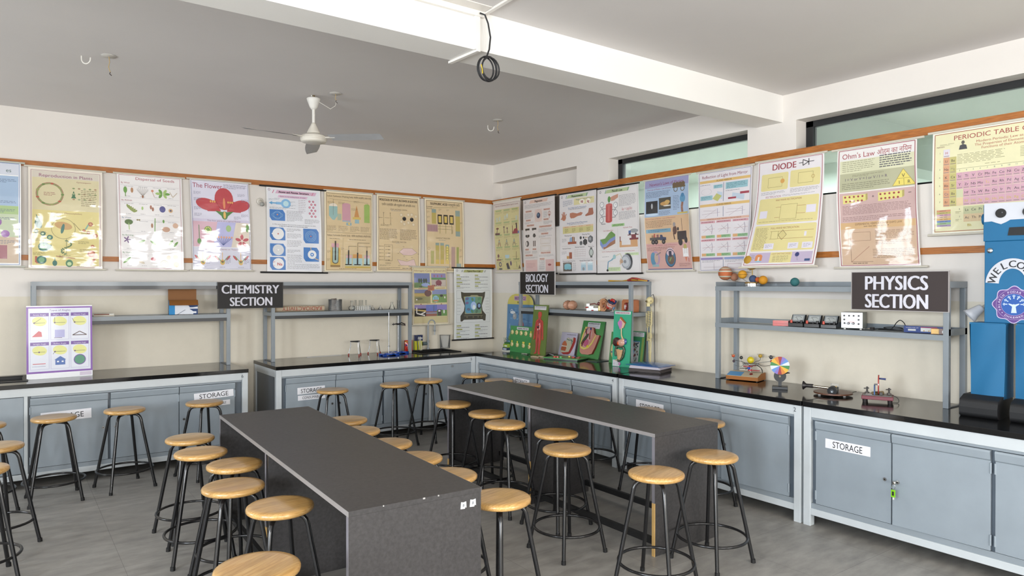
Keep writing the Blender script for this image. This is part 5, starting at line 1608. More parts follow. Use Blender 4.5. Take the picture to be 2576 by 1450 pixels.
p = Print(0.585, 0.880, GR)
p.R(0.03, 0.015, 0.97, 0.98, '#d6d0d2').T('DIODE', 0.42, 0.066, 0.088, '#9a2f3c', 0.36, bold=0.02)
p.LN([(0.64, 0.062), (0.86, 0.058)], 0.008, '#2a2426').PY([(0.70, 0.035), (0.70, 0.088), (0.78, 0.06)], '#d6d0d2').LN([(0.70, 0.035), (0.70, 0.088), (0.78, 0.06), (0.70, 0.035)], 0.010, '#2a2426').LN([(0.785, 0.03), (0.785, 0.09)], 0.010, '#2a2426')
Y2 = '#d4c67c'


def panel(x0, y0, x1, y1, c):
    e = 0.012
    p.PY([(x0+e, y0), (x1-e, y0), (x1, y0+e), (x1, y1-e), (x1-e, y1), (x0+e, y1), (x0, y1-e), (x0, y0+e)], c)


panel(0.07, 0.125, 0.49, 0.285, Y2)
panel(0.52, 0.12, 0.95, 0.275, Y2)
panel(0.07, 0.36, 0.95, 0.60, Y2)
panel(0.07, 0.615, 0.95, 0.855, Y2)
p.R(0.07, 0.87, 0.38, 0.965, '#b3a3bd').R(0.38, 0.87, 0.68, 0.965, Y2).R(0.68, 0.87, 0.95, 0.965, '#b3a3bd')
DK2 = '#8f8048'
p.FRAME(0.18, 0.165, 0.40, 0.255, 0.004, DK2).E(0.405, 0.205, 0.032, '#cf9430').FRAME(0.64, 0.15, 0.85, 0.245, 0.004, DK2).RING(0.85, 0.195, 0.024, 0.006, '#b08a40').TX(0.08, 0.295, 0.48, 0.325, 3).TX(0.53, 0.285, 0.94, 0.325, 4)
p.T('RECTIFICATION', 0.28, 0.345, 0.030, '#a85a66', 0.24).TX(0.42, 0.335, 0.92, 0.352, 2).T('HALF-WAVE RECTIFICATION', 0.52, 0.382, 0.026, '#9a5a30', 0.38)
p.FRAME(0.42, 0.43, 0.66, 0.565, 0.004, DK2).LN([(0.34, 0.45), (0.42, 0.45)], 0.004, '#a0603a').LN([(0.34, 0.545), (0.42, 0.545)], 0.004, '#a0603a').LN([(0.66, 0.45), (0.78, 0.45)], 0.004, '#a0603a').LN([(0.66, 0.52), (0.78, 0.52)], 0.004, '#a0603a').R(0.10, 0.475, 0.22, 0.545, '#d2ccd8').R(0.79, 0.45, 0.92, 0.52, '#d2ccd8').TX(0.1, 0.575, 0.9, 0.585, 1, '#8a7a48')
p.T('FULL-WAVE RECTIFICATION', 0.52, 0.645, 0.026, '#9a5a30', 0.40).TX(0.09, 0.635, 0.29, 0.84, 17, '#8a7c50').PY([(0.50, 0.665), (0.56, 0.71), (0.50, 0.755), (0.44, 0.71)], '#cbbb70').LN([(0.50, 0.665), (0.56, 0.71), (0.50, 0.755), (0.44, 0.71), (0.50, 0.665)], 0.005, '#6a6038')
for y in (0.675, 0.745):
    p.LN([(0.32, y), (0.92, y)], 0.004, '#a0703a')
p.FRAME(0.34, 0.675, 0.44, 0.745, 0.004, DK2).R(0.80, 0.69, 0.83, 0.73, '#d2ccd8').R(0.26, 0.785, 0.40, 0.84, '#d2ccd8').R(0.60, 0.785, 0.74, 0.84, '#d2ccd8').R(0.79, 0.785, 0.93, 0.84, '#d2ccd8')
for x in (0.33, 0.67, 0.86):
    p.TX(x-0.05, 0.795, x+0.05, 0.83, 3, '#8a8696')
p.PY([(0.17, 0.945), (0.17, 0.90), (0.195, 0.885), (0.245, 0.885), (0.27, 0.90), (0.27, 0.945)], '#cf7a30').R(0.185, 0.945, 0.265, 0.957, '#7fb0c4').R(0.21, 0.91, 0.235, 0.945, '#d8c4b4').TX(0.10, 0.89, 0.16, 0.94, 4).T('LIGHT EMITTING DIODE', 0.53, 0.884, 0.022, '#a06a30', 0.26).TX(0.42, 0.90, 0.64, 0.958, 6, '#8a7c50')
p.E(0.75, 0.895, 0.028, '#333a70', 0.03).LN([(0.75, 0.91), (0.77, 0.95)], 0.005, '#8a8a9a').R(0.86, 0.935, 0.93, 0.955, '#33507f').FRAME(0.025, 0.012, 0.975, 0.982, 0.007, '#a04454')
rchart('yellow and white diode chart swung outwards over the planets', p, -3.975, 2.660, shape=lambda u, v: (-0.045*(1-u)*v*v+0.01*u*v, 0.028+0.150*v*v+0.012*math.sin(PI*u)*math.sin(PI*v)+0.02*(1-u)*v*v+0.004*math.sin(v*11+u*3)*v, 0), base='#d9d5d4', over=0.025)

p = Print(0.572, 0.890, GR)
p.R(0.03, 0.012, 0.98, 0.10, '#d6d2cf').R(0.04, 0.10, 0.97, 0.21, '#c9c8a2').R(0.04, 0.21, 0.97, 0.365, '#a9a884').R(0.04, 0.375, 0.97, 0.625, '#bf9d98').R(0.04, 0.625, 0.97, 0.68, '#c9a068').R(0.04, 0.68, 0.97, 0.98, '#c6a484')
p.T("Ohm's Law", 0.28, 0.062, 0.070, '#a02f3c', 0.42, bold=0.008).T('ओह्म का नियम', 0.73, 0.062, 0.066, '#a02f3c', 0.42, bold=0.008)
p.TX(0.07, 0.105, 0.49, 0.20, 6, '#8a8a6a').TX(0.55, 0.085, 0.95, 0.195, 6, '#55555a', 0.45)
p.T('I = V or V = I or V / I = R', 0.38, 0.262, 0.036, '#5a4a66', 0.54, bold=0.008).TX(0.20, 0.225, 0.62, 0.245, 2, '#77755c').TX(0.07, 0.29, 0.68, 0.35, 4, '#77755c')
p.PY([(0.84, 0.225), (0.98, 0.355), (0.71, 0.355)], '#d8c43a').LN([(0.84, 0.225), (0.98, 0.355), (0.71, 0.355), (0.84, 0.225)], 0.005, '#9a8a34').LN([(0.77, 0.30), (0.92, 0.30)], 0.005, '#9a8a34').LN([(0.845, 0.30), (0.845, 0.355)], 0.005, '#9a8a34').T('V', 0.84, 0.277, 0.045, '#4a4430').T('I', 0.79, 0.330, 0.042, '#4a4430').T('R', 0.905, 0.330, 0.042, '#4a4430')
for x0 in (0.08, 0.53):
    p.PY([(x0, 0.395), (x0+0.29, 0.395), (x0+0.29, 0.45), (x0, 0.465)], '#cfc460').PY([(x0+0.29, 0.395), (x0+0.315, 0.39), (x0+0.315, 0.44), (x0+0.29, 0.45)], '#a89a48')
    for k in range(5):
        p.E(x0+0.03+0.055*k, 0.41, 0.013, '#9a3038').E(x0+0.04+0.05*k, 0.446, 0.013, '#9a3038')
p.T('+', 0.465, 0.42, 0.045, '#3a3034').T('-', 0.91, 0.41, 0.05, '#3a3034', 0.035).TX(0.07, 0.48, 0.95, 0.56, 7, '#8a6a66', 0.3).TX(0.07, 0.575, 0.95, 0.615, 3, '#8a6a66', 0.3)
p.T("EXPERIMENTAL VERIFICATION OF OHM'S LAW", 0.52, 0.642, 0.028, '#7a5a34', 0.58).TX(0.34, 0.657, 0.66, 0.672, 1, '#7a5a34').FRAME(0.16, 0.71, 0.42, 0.78, 0.004, '#8a6a50').LN([(0.16, 0.80), (0.16, 0.955), (0.44, 0.955)], 0.004, '#6a5040').LN([(0.16, 0.955), (0.40, 0.83)], 0.004, '#8a5040').TX(0.48, 0.70, 0.95, 0.77, 6, '#8a6c54', 0.3).TX(0.48, 0.78, 0.95, 0.82, 3, '#8a6c54', 0.3).TX(0.44, 0.85, 0.95, 0.93, 6, '#8a6c54', 0.3).TX(0.18, 0.96, 0.38, 0.975, 1, '#5a4438')
p.FRAME(0.025, 0.012, 0.978, 0.985, 0.008, '#9a3444')
rchart("tall glossy chart titled Ohm's law in English and Hindi", p, -4.667, 2.655, shape=hang(belly=0.018, cup=0.014, sl=0.02, sr=0.03, wr=0.0035, ph=0.7), base='#d6d2ce', over=0.045)

p = Print(1.02, 0.690, GR)
p.R(0.01, 0.015, 0.99, 0.985, '#d4cfa0').FRAME(0.014, 0.022, 0.986, 0.975, 0.004, '#9a4a44')
p.T('PERIODIC TABLE OF THE ELEMENTS', 0.52, 0.075, 0.031, '#a03c38', 0.78, bold=0.012).T('Modern Periodic Law as stated by', 0.44, 0.135, 0.016, '#b0604a', 0.36).T('The Properties of Elements are a Periodic', 0.46, 0.168, 0.016, '#b0604a', 0.42).T('Functions of their Atomic Numbers', 0.46, 0.20, 0.016, '#b0604a', 0.34)
p.R(0.165, 0.115, 0.20, 0.175, '#d4cfa0').E(0.183, 0.128, 0.010, '#56524a', 0.012).PY([(0.160, 0.195), (0.165, 0.155), (0.183, 0.145), (0.202, 0.155), (0.208, 0.195)], '#45454a').TX(0.045, 0.12, 0.14, 0.14, 2, '#8f8a66').T('PERIODS', 0.05, 0.148, 0.009, '#7a4a44')
GRP = [['H', 'Li', 'Na', 'K', 'Rb', 'Cs', 'Fr'], [None, 'Be', 'Mg', 'Ca', 'Sr', 'Ba', 'Ra']]
cw, ch = 0.0395, 0.080
X0, YT = 0.067, 0.175


def cell(c, r, t, col, tc='#3c3a40'):
    x, y = X0+c*cw, YT+r*ch
    p.R(x+0.0007, y+0.001, x+cw-0.0007, y+ch-0.001, col)
    p.T(t, x+cw*0.5, y+ch*0.45, 0.0175 if len(t) < 2 else 0.0165, tc, None, bold=0.012)
    p.TX(x+0.004, y+ch*0.74, x+cw-0.004, y+ch*0.94, 1, '#8f7f78', 0.4)


for r, t_ in enumerate(GRP[0]):
    cell(0, r, t_, '#c9c2cc' if r == 0 else '#c98f62', '#b04a34' if r == 0 else ('#56607f' if t_ == 'Cs' else '#3c3a40'))
    p.T(str(r+1), 0.046, YT+r*ch+ch*0.4, 0.011, '#7a756a')
for r, t_ in enumerate(GRP[1]):
    if t_:
        cell(1, r, t_, '#b4ab5c', '#8a865a' if t_ == 'Mg' else '#3c3a40')
ROWS = ['Sc Ti V Cr Mn Fe Co Ni Cu Zn Ga Ge As Se Br Kr'.split(), 'Y Zr Nb Mo Tc Ru Rh Pd Ag Cd In Sn Sb Te I Xe'.split(), '- Hf Ta W Re Os Ir Pt Au Hg Tl Pb Bi Po At Rn'.split(), '- Rf Db Sg Bh Hs Mt Ds Rg Cn'.split()]
for j, row in enumerate(ROWS):
    for i, t_ in enumerate(row):
        if t_ == '-':
            x, y = X0+2*cw, YT+(3+j)*ch
            p.R(x+0.0007, y+0.001, x+cw-0.0007, y+ch-0.001, '#bdbf95' if j == 2 else '#d3b98a')
            continue
        cell(2+i, 3+j, t_, '#c494a4' if i < 10 else ['#c9a468', '#a9bf8a', '#a0a4c8'][i % 3], '#c4ac3c' if (j == 3 or t_ == 'Tc') else '#3c3a40')
for i in range(10):
    p.T(str(3+i), X0+(2.5+i)*cw, YT+2.75*ch, 0.010, '#5a7a78')
p.LN([(X0+2*cw, YT+2.55*ch), (0.62, YT+2.55*ch)], 0.002, '#8a8560').TX(0.15, 0.235, 0.42, 0.335, 7, '#8f8a62', 0.3).TX(0.50, 0.235, 0.75, 0.335, 7, '#8f8a62', 0.3).TX(0.31, 0.35, 0.40, 0.365, 1, '#8f8a62')
yb = 0.745
for i, t_ in enumerate('La Ce Pr Nd Pm Sm Eu Gd Tb Dy Ho Er Tm Yb Lu'.split()):
    X_ = X0+(3.05+i)*cw
    p.R(X_, yb, X_+cw-0.001, yb+0.072, '#b3b587').T(t_, X_+cw/2, yb+0.032, 0.0165, '#3c3a40', bold=0.012)
for i, t_ in enumerate('Ac Th Pa U Np Pu Am Cm Bk Cf Es Fm Md No Lr'.split()):
    X_ = X0+(3.05+i)*cw
    p.R(X_, yb+0.074, X_+cw-0.001, yb+0.147, '#cbb083').T(t_, X_+cw/2, yb+0.106, 0.0165, '#3c3a40', bold=0.012)
p.T('6', 0.165, yb+0.02, 0.011, '#7a756a').T('7', 0.165, yb+0.095, 0.011, '#7a756a').T('Bh', X0+3.9*cw, yb+0.178, 0.017, '#b8a43c', bold=0.02).TX(0.14, yb+0.04, 0.175, yb+0.065, 2, '#8f8a62').TX(0.14, yb+0.115, 0.175, yb+0.14, 2, '#8f8a62')
for k, c_ in enumerate(('#c9855a', '#b0a44a', '#c08aa0', '#c9a884', '#cf9f4a', '#5f80b8', '#86b078', '#9a84ac')):
    p.R(0.028, 0.765+0.0205*k, 0.112, 0.784+0.0205*k, c_).TX(0.045, 0.768+0.0205*k, 0.095, 0.781+0.0205*k, 1, '#6a5f58')
rchart('wide pale yellow periodic table chart behind the blue robot', p, -5.342, 2.668, shape=hang(belly=0.008, cup=0.004, wr=0.001), base='#d9d7d0', over=0.03)

# ------------------------------------------------------------------ things on the back counters
ZT = 0.8392


def board(name, label, cat, P, loc, rz, lean, th=0.008, edge='#4a8a5a', group=None, base='#dddcd8'):
    """stiff printed panel standing on its lower edge; local x along, z up"""
    loc = (loc[0], loc[1], loc[2]+th*math.sin(math.radians(lean)))
    t = thing(name, label, cat, loc, rz, group, rx=-math.radians(lean))
    MB(P.gain).box(0, P.w, 0.0005, th, 0, P.h, edge).build('backing', M['board'], t)
    mb, nr = sheet(P, lambda u, v: (0, 0, P.h), 2, 2, base)
    mb.build('print_sheet', M['board'], t, nrm=nr)
    return t


p = Print(0.473, 0.612, 1.15)
p.R(0, 0.015, 1, 0.925, '#7a3aa8').R(0.03, 0.035, 0.97, 0.90, '#d2d6e6').T('Types of Angles', 0.5, 0.062, 0.032, '#5a3a8a', 0.32)
PV = '#6a3a9c'
nm = ['Acute Angle', 'Right Angle', 'Obtuse Angle', 'Straight Angle', 'Reflex Angle', 'Complete Angle']
for k, n_ in enumerate(nm):
    x, y = 0.055+0.305*(k % 3), 0.10+0.40*(k//3)
    p.R(x, y, x+0.275, y+0.37, '#d6daec').FRAME(x, y, x+0.275, y+0.37, 0.004, '#a9a4cc').R(x, y, x+0.275, y+0.045, PV).T(n_, x+0.1375, y+0.024, 0.024, '#d9d2ea', 0.19)
    p.E(x+0.137, y+0.115, 0.108, '#d8d872', 0.082, rot=0.2)
    D_ = '#4a4a30'
    p.LN([(x+0.05, y+0.135), (x+0.22, y+0.135)], 0.006, D_).E(x+(0.13 if k == 3 else 0.06), y+0.135, 0.013, '#5a2a7a')
    e_ = {0: (0.16, 0.075), 1: (0.06, 0.06), 2: (0.02, 0.08), 4: (0.03, 0.17)}.get(k)
    if e_:
        p.LN([(x+0.06, y+0.135), (x+e_[0], y+e_[1])], 0.006, D_)
x, y = 0.055, 0.10
p.PY([(0.08, 0.425), (0.23, 0.425), (0.22, 0.36), (0.18, 0.345)], '#c8404a').R(0.42, 0.335, 0.57, 0.44, '#a6a6d8').LN([(0.41, 0.445), (0.53, 0.445)], 0.008, '#5a2a7a')
p.LN([(0.69, 0.415), (0.80, 0.365), (0.91, 0.415), (0.69, 0.415)], 0.014, '#5a4244').R(0.09, 0.79, 0.28, 0.80, '#c84a56').LN([(0.08, 0.83), (0.28, 0.83)], 0.005, '#6a6a9a')
p.PY([(0.41, 0.75), (0.50, 0.70), (0.59, 0.75)], '#2f62b0').R(0.425, 0.75, 0.575, 0.82, '#2f62b0').R(0.45, 0.765, 0.48, 0.785, '#e0e4ee').R(0.52, 0.765, 0.55, 0.785, '#e0e4ee').E(0.80, 0.76, 0.095, '#6a3a9c').E(0.80, 0.76, 0.082, '#2f8a66')
p.R(0.80, 0.935, 0.985, 0.985, '#c9bcd0')
board('display_board', 'purple bordered board of types of angles standing on the counter', 'board', p, (-5.014, -0.480, ZT), 0.055, 2.0, 0.006, '#c9cce0', base='#e2e4ea')


def sink(label, x0, x1, y0, y1):
    t = thing('sink', label, 'sink', ((x0+x1)/2, (y0+y1)/2, ZT))
    a, b = (x1-x0)/2+0.018, (y1-y0)/2+0.018
    c, d = (x1-x0)/2-0.012, (y1-y0)/2-0.012
    K = '#0e0e0f'
    m = MB()
    for q in ((-a, a, -b, -d), (-a, a, d, b), (-a, -c, -d, d), (c, a, -d, d)):
        m.box(q[0], q[1], q[2], q[3], 0.0, 0.007, K)
    m.build('rim', M['satin'], t, bevel=0.002)
    m = MB()
    m.box(-c, -c+0.006, -d, d, -0.19, 0, K).box(c-0.006, c, -d, d, -0.19, 0, K).box(-c, c, -d, -d+0.006, -0.19, 0, K).box(-c, c, d-0.006, d, -0.19, 0, K).box(-c, c, -d, d, -0.20, -0.19, K)
    m.build('basin', M['satin'], t)
    MB().cyl((0, 0, -0.19), (0, 0, -0.186), 0.03, n=16, col='#b0b0b0').build('drain', M['chrome'], t)


sink('black drop-in sink by the room corner under the tap', U5[0]+SK[0]+0.002, U5[0]+SK[1]-0.002, -0.03+SK[2]+0.002, -0.03+SK[3]-0.002)
sink('black drop-in sink at the picture edge beside the angles board', U6[0]+SK6[0]+0.002, U6[0]+SK6[1]-0.002, -0.03+SK6[2]+0.002, -0.03+SK6[3]-0.002)

t = thing('tap', 'tall grey gooseneck tap behind the black sink', 'tap', (-1.0, -0.062, ZT))
pts = [(0, 0, 0), (0, 0, 0.31)]+[(0.046-0.046*math.cos(a), 0, 0.31+0.05*math.sin(a)) for a in [i*PI/10 for i in range(1, 11)]]+[(0.092, 0, 0.235)]
MB().tube(pts, 0.011, 12, '#9a9fa2').build('spout', M['satin'], t)
MB().cyl((0, 0, 0.0), (0, 0, 0.02), 0.022, n=16, col='#94999c').cyl((0, 0, 0.085), (0, 0, 0.115), 0.016, n=14, col='#94999c').build('collar', M['satin'], t)
MB().cyl((0.092, 0, 0.235), (0.092, 0, 0.215), 0.015, 0.013, 14, '#8c9194').cyl((0.092, 0, 0.215), (0.092, 0, 0.175), 0.008, n=12, col='#b4b8ba').build('nozzle', M['satin'], t)
MB().cyl((-0.02, 0, 0.075), (-0.075, 0, 0.075), 0.020, 0.023, 12, '#5f6e70').cyl((0, 0, 0.075), (-0.02, 0, 0.075), 0.009, n=10, col='#7d8688').build('valve_handle', M['satin'], t)

t = thing('jar', 'cloudy clear plastic jar beside the tap', 'jar', (-0.775, -0.085, 0.8465))
MB().lathe([(0.001, 0.001), (0.060, 0.001), (0.063, 0.01), (0.066, 0.155), (0.070, 0.160), (0.067, 0.163), (0.062, 0.155), (0.058, 0.012), (0.001, 0.008)], 28, '#ffffff', cap=False).build('body', M['clearplastic'], t)

t = thing('detergent_packet', 'navy and yellow packet with brush handles leaning before it, beside the shelf post', 'packet', (-1.135, -0.075, ZT))
MB().box(-0.055, 0.035, -0.02, 0.02, 0.0, 0.115, '#d8d83a').box(-0.055, 0.045, -0.018, 0.018, 0.115, 0.185, '#24305e').box(-0.02, 0.04, -0.0195, -0.018, 0.135, 0.155, '#b9bccb').build('packet', M['gloss'], t, bevel=0.004)
for k, (x, c_) in enumerate(((0.0, '#d9d6c4'), (0.02, '#e2e0cc'), (-0.028, '#4a4c56'))):
    MB().cyl((x, -0.035, 0), (x-0.012, -0.024, 0.185 if k == 2 else 0.165), 0.006, 0.005, 8, c_).build('brush_handle', M['satin'], t)

t = thing('snack_packet', 'shiny red packet standing behind the blue stand bases', 'packet', (-1.295, -0.11, ZT))
pq = MB()
pq.grid(lambda u, v: (-0.05+0.10*u, -0.012-0.014*math.sin(PI*u)*math.sin(PI*v), 0.132*v), 8, 8, '#c22a1c')
pq.grid(lambda u, v: (0.05-0.10*u, 0.0+0.014*math.sin(PI*u)*math.sin(PI*v), 0.132*v), 8, 8, '#b02418')
pq.build('wrapper', M['gloss'], t)
MB().box(-0.05, 0.04, -0.018, -0.013, 0.108, 0.120, '#d9a34a').box(-0.02, 0.02, -0.028, -0.026, 0.03, 0.075, '#d7d7dc').box(-0.008, 0.012, -0.0285, -0.028, 0.02, 0.06, '#3a3a5a').sph((-0.035, -0.021, 0.075), 0.012, '#4a3a8a', 10, 6, (1, .3, 1)).build('printed_panel', M['gloss'], t)


def retort(label, bx, by, rx, ry, clamp):
    t = thing('retort_stand', label, 'stand', (bx, by, ZT), 0.02, 'laboratory retort stands')
    m = MB()
    w, d = 0.098, 0.062
    for (a, b, c, e) in ((-w, w, -d, -d+0.03), (-w, w, d-0.03, d), (-w, -w+0.04, -d, d), (w-0.04, w, -d, d), (rx-bx-0.02, rx-bx+0.02, -d, d)):
        m.box(a, b, c, e, 0.008, 0.022, '#1c4fb4')
    for x in (-w, w-0.04):
        for y in (-d, d-0.03):
            m.box(x, x+0.04, y, y+0.03, 0, 0.01, '#1c4fb4')
    m.build('base', M['gloss'], t, bevel=0.004)
    MB().cyl((rx-bx, ry-by, 0.02), (rx-bx, ry-by, 0.478), 0.0055, n=12, col='#b4b6ba').build('rod', M['chrome'], t)
    if clamp:
        c = MB()
        X, Y = rx-bx, ry-by
        c.box(X-0.018, X+0.018, Y-0.012, Y+0.012, 0.325, 0.345, '#1d1a1c').cyl((X-0.075, Y, 0.333), (X-0.01, Y, 0.338), 0.006, n=8, col='#241e20')
        c.tube([(X+0.01, Y, 0.336), (X+0.04, Y-0.005, 0.350), (X+0.07, Y-0.004, 0.338), (X+0.085, Y, 0.332)], 0.006, 8, '#1d1a1c')
        c.tube([(X+0.01, Y, 0.334), (X+0.045, Y-0.02, 0.325), (X+0.085, Y-0.01, 0.322)], 0.005, 8, '#241e20')
        c.cyl((X-0.06, Y, 0.318), (X-0.06, Y, 0.352), 0.003, n=6, col='#6a6668').cyl((X+0.085, Y-0.006, 0.310), (X+0.085, Y-0.006, 0.340), 0.004, n=6, col='#5a3034')
        c.build('clamp', M['satin'], t)
    else:
        MB().tube([(rx-bx-0.012, ry-by, 0.085), (rx-bx-0.010, ry-by, 0.100), (rx-bx+0.008, ry-by, 0.100), (rx-bx+0.012, ry-by, 0.09)], 0.003, 6, '#c4c6ca').build('hook', M['chrome'], t)


retort('blue based retort stand with a bare rod', -1.685, -0.40, -1.662, -0.35, False)
retort('blue based retort stand carrying a black clamp', -1.500, -0.27, -1.493, -0.245, True)


def tripod(label, x, y, a):
    t = thing('tripod_stand', label, 'stand', (x, y, ZT), a, 'small burner tripods')
    P3 = [(0.062*math.cos(k*2*PI/3), 0.062*math.sin(k*2*PI/3)) for k in range(3)]
    m = MB()
    for k in range(3):
        p0, p1 = P3[k], P3[(k+1) % 3]
        m.tube([(p0[0], p0[1], 0.155), (p1[0], p1[1], 0.155)], 0.006, 8, '#222327')
    m.build('top_frame', M['satin'], t)
    for k in range(3):
        c, s_ = math.cos(k*2*PI/3), math.sin(k*2*PI/3)
        lo = MB().tube([(0.060*c, 0.060*s_, 0.152), (0.060*c, 0.060*s_, 0.105), (0.066*c, 0.066*s_, 0.08), (0.083*c, 0.083*s_, 0.004)], 0.0038, 8, '#b9bcc2').build('leg', M['chrome'], t)
        MB().cyl((0.0805*c, 0.0805*s_, 0.02), (0.084*c, 0.084*s_, 0), 0.0068, n=8, col='#96241c').build('foot', M['rubber'], lo)


tripod('small chrome tripod with black top and red feet, nearer the storage labels', -1.99, -0.20, 0.5)
tripod('small chrome tripod with black top and red feet, nearer the blue stands', -1.745, -0.17, 0.4)
tag(MB().box(-0.20, 0.20, -0.012, 0.012, 0, 0.003, '#dedede').build('paper_strip', M['matte'], loc=(-2.31, -0.075, ZT), rz=0.05), 'thin white strip lying along the back of the chemistry worktop', 'strip')

# ---- chemistry shelf contents
ZS = 1.3442
t = thing('rolled_chart', 'rolled chart lettered radioactivity upside down, lying on the shelf', 'chart roll', (-2.652, -0.265, ZS+0.0325))
rl = MB().cyl((-0.262, 0, 0), (0.262, 0, 0), 0.031, n=28, col='#b9a890')
vs, fs, w = textmesh('RADIOACTIVITY')
kx, kz = 0.42/w, 0.042/0.72
for f in split([[(vs[i][0]*kx, vs[i][1]*kz) for i in q] for q in fs], 1, 1, 0.009):
    tv = []
    for x, y in f:
        an = -(y-0.021)/0.0315
        tv.append((0.23-x, -0.0321*math.cos(an), 0.0321*math.sin(an)))
    rl.add(tv, [tuple(range(len(tv)))], '#9a3c30')
rl.build('roll', M['matte'], t)
MB().tube([(-0.263, 0.024*math.cos(a), 0.026*math.sin(a)) for a in [i*PI/8 for i in range(16)]], 0.004, 6, '#6a5a44', True).tube([(-0.255, 0.030*math.cos(a), 0.032*math.sin(a)) for a in [i*PI/8 for i in range(16)]], 0.003, 6, '#8a7458', True).build('roll_end', M['matte'], t)

t = thing('spring_jar', 'clear jar holding coiled wire springs, next to the rolled chart', 'jar', (-2.262, -0.27, ZS))
MB().lathe([(0.001, 0.001), (0.070, 0.001), (0.072, 0.008), (0.072, 0.125), (0.069, 0.125), (0.068, 0.008), (0.001, 0.006)], 28, '#ffffff', cap=False).build('glass', M['clearplastic'], t)
for k, (cx, cy, R_, c_, h_) in enumerate(((-0.018, 0.0, 0.030, '#5a4638', 0.128), (0.022, -0.01, 0.028, '#8d8f90', 0.105))):
    MB().tube([(cx+R_*math.cos(i*0.5)+0.008*math.sin(i*.05), cy+R_*math.sin(i*0.5), 0.008+h_*i/190) for i in range(190)], 0.0022, 5, c_).build('spring', M['satin'], t)

t = thing('test_tube_rack', 'white test tube rack between the round flask and the upturned funnels', 'rack', (-1.955, -0.27, ZS))
m = MB()
m.box(-0.10, 0.10, -0.025, 0.025, 0.048, 0.051, '#d4d4ce').box(-0.10, 0.10, -0.025, 0.025, 0, 0.004, '#c9c9c4').box(-0.1, -0.097, -0.025, 0.025, 0, 0.05, '#c9c9c4').box(0.097, 0.1, -0.025, 0.025, 0, 0.05, '#c9c9c4')
m.build('frame', M['satin'], t)
for k in range(8):
    MB().cyl((-0.08+0.023*k, -0.012, 0.004), (-0.08+0.023*k, -0.012, 0.044), 0.0055, n=10, col='#e4e6e4').build('peg', M['satin'], t)
for x, lab in ((-0.070, 'glass test tube standing in the rack, nearest its flask end'), (-0.020, 'glass test tube in the rack, second from its flask end'), (0.010, 'glass test tube in the rack with a pale stopper streak'), (0.055, 'glass test tube standing in the rack, nearest the funnels')):
    q = MB().lathe([(0.0006, 0.012), (0.006, 0.014), (0.008, 0.022), (0.008, 0.108), (0.0105, 0.110), (0.0105, 0.112), (0.0070, 0.111), (0.0066, 0.022), (0.0006, 0.017)], 14, '#ffffff', cap=False).build('test_tube', M['glass'], loc=(-1.955+x, -0.262, ZS))
    tag(q, lab, 'test tube', 'test tubes in the white rack')


def glassware(name, label, cat, loc, prof, group=None, mat='glass'):
    return tag(MB().lathe(prof, 24, '#ffffff', cap=False).build(name, M[mat], loc=loc), label, cat, group)


glassware('round_flask', 'round bottomed glass flask with a tall neck, left of the tube rack', 'flask', (-2.085, -0.305, ZS), [(0.0006, 0), (0.018, 0.001), (0.034, 0.012), (0.038, 0.026), (0.033, 0.042), (0.016, 0.054), (0.0125, 0.060), (0.0125, 0.106), (0.017, 0.109), (0.0105, 0.108), (0.0105, 0.06), (0.030, 0.042), (0.035, 0.026), (0.03, 0.012), (0.0006, 0.003)])
for x, lab in ((-1.81, 'upturned glass funnel touching the end of the tube rack'), (-1.715, 'upturned glass funnel standing alone on the shelf')):
    glassware('funnel', lab, 'funnel', (x, -0.24, ZS), [(0.036, 0), (0.034, 0.001), (0.006, 0.038), (0.004, 0.052), (0.003, 0.052), (0.003, 0.04), (0.030, 0.0005), (0.036, 0)], 'upturned funnels', 'clearplastic')
glassware('conical_flask', 'conical glass flask near the shelf end post', 'flask', (-1.560, -0.22, ZS), [(0.0006, 0), (0.034, 0.001), (0.036, 0.006), (0.014, 0.058), (0.0125, 0.064), (0.0125, 0.082), (0.0155, 0.085), (0.0105, 0.084), (0.0105, 0.064), (0.0335, 0.006), (0.0006, 0.003)])
glassware('measuring_cylinder', 'slim glass measuring cylinder beside the conical flask', 'cylinder', (-1.475, -0.21, ZS), [(0.0006, 0), (0.024, 0.001), (0.024, 0.005), (0.013, 0.008), (0.013, 0.105), (0.016, 0.108), (0.011, 0.107), (0.0115, 0.01), (0.0006, 0.008)])

t = thing('cardboard_box', 'open brown cardboard box printed blue and white on the shelf', 'box', (-3.765, -0.185, 1.3422), -0.12)
bx = MB()
bx.box(-0.125, 0.125, -0.075, -0.073, 0, 0.138, '#dcdfe6').box(-0.125, 0.125, 0.073, 0.075, 0, 0.138, '#8a5a2c').box(-0.125, -0.123, -0.075, 0.075, 0, 0.138, '#5a6a7c').box(0.123, 0.125, -0.075, 0.075, 0, 0.138, '#2a3a5a').box(-0.125, 0.125, -0.075, 0.075, 0, 0.002, '#8a5a2c')
fr_ = TRS((0, -0.0752, 0)) @ X90
bx.box(-0.125, -0.075, -0.0756, -0.0752, 0, 0.138, '#1f86c4').prism([(0.02, 0.138), (0.125, 0.138), (0.125, 0.075), (0.055, 0.065)], 0, 0.0005, '#1c3c6e', fr_).prism([(0.05, 0.055), (0.125, 0.055), (0.125, 0.0), (0.085, 0.0), (0.085, 0.03)], 0, 0.0005, '#1c3c6e', fr_).prism([(-0.02, 0.138), (0.02, 0.138), (0.045, 0.085)], 0, 0.0005, '#1c3c6e', fr_).box(0.05, 0.125, -0.0763, -0.0757, 0.056, 0.068, '#e4e6ec').box(0.07, 0.112, -0.0763, -0.0757, 0.012, 0.03, '#e4e6ec').prism([(-0.06, 0.0), (-0.05, 0.0), (0.02, 0.045), (0.01, 0.047)], 0.0, 0.0004, '#8f96a4', fr_)
bx.build('body', M['card'], t)
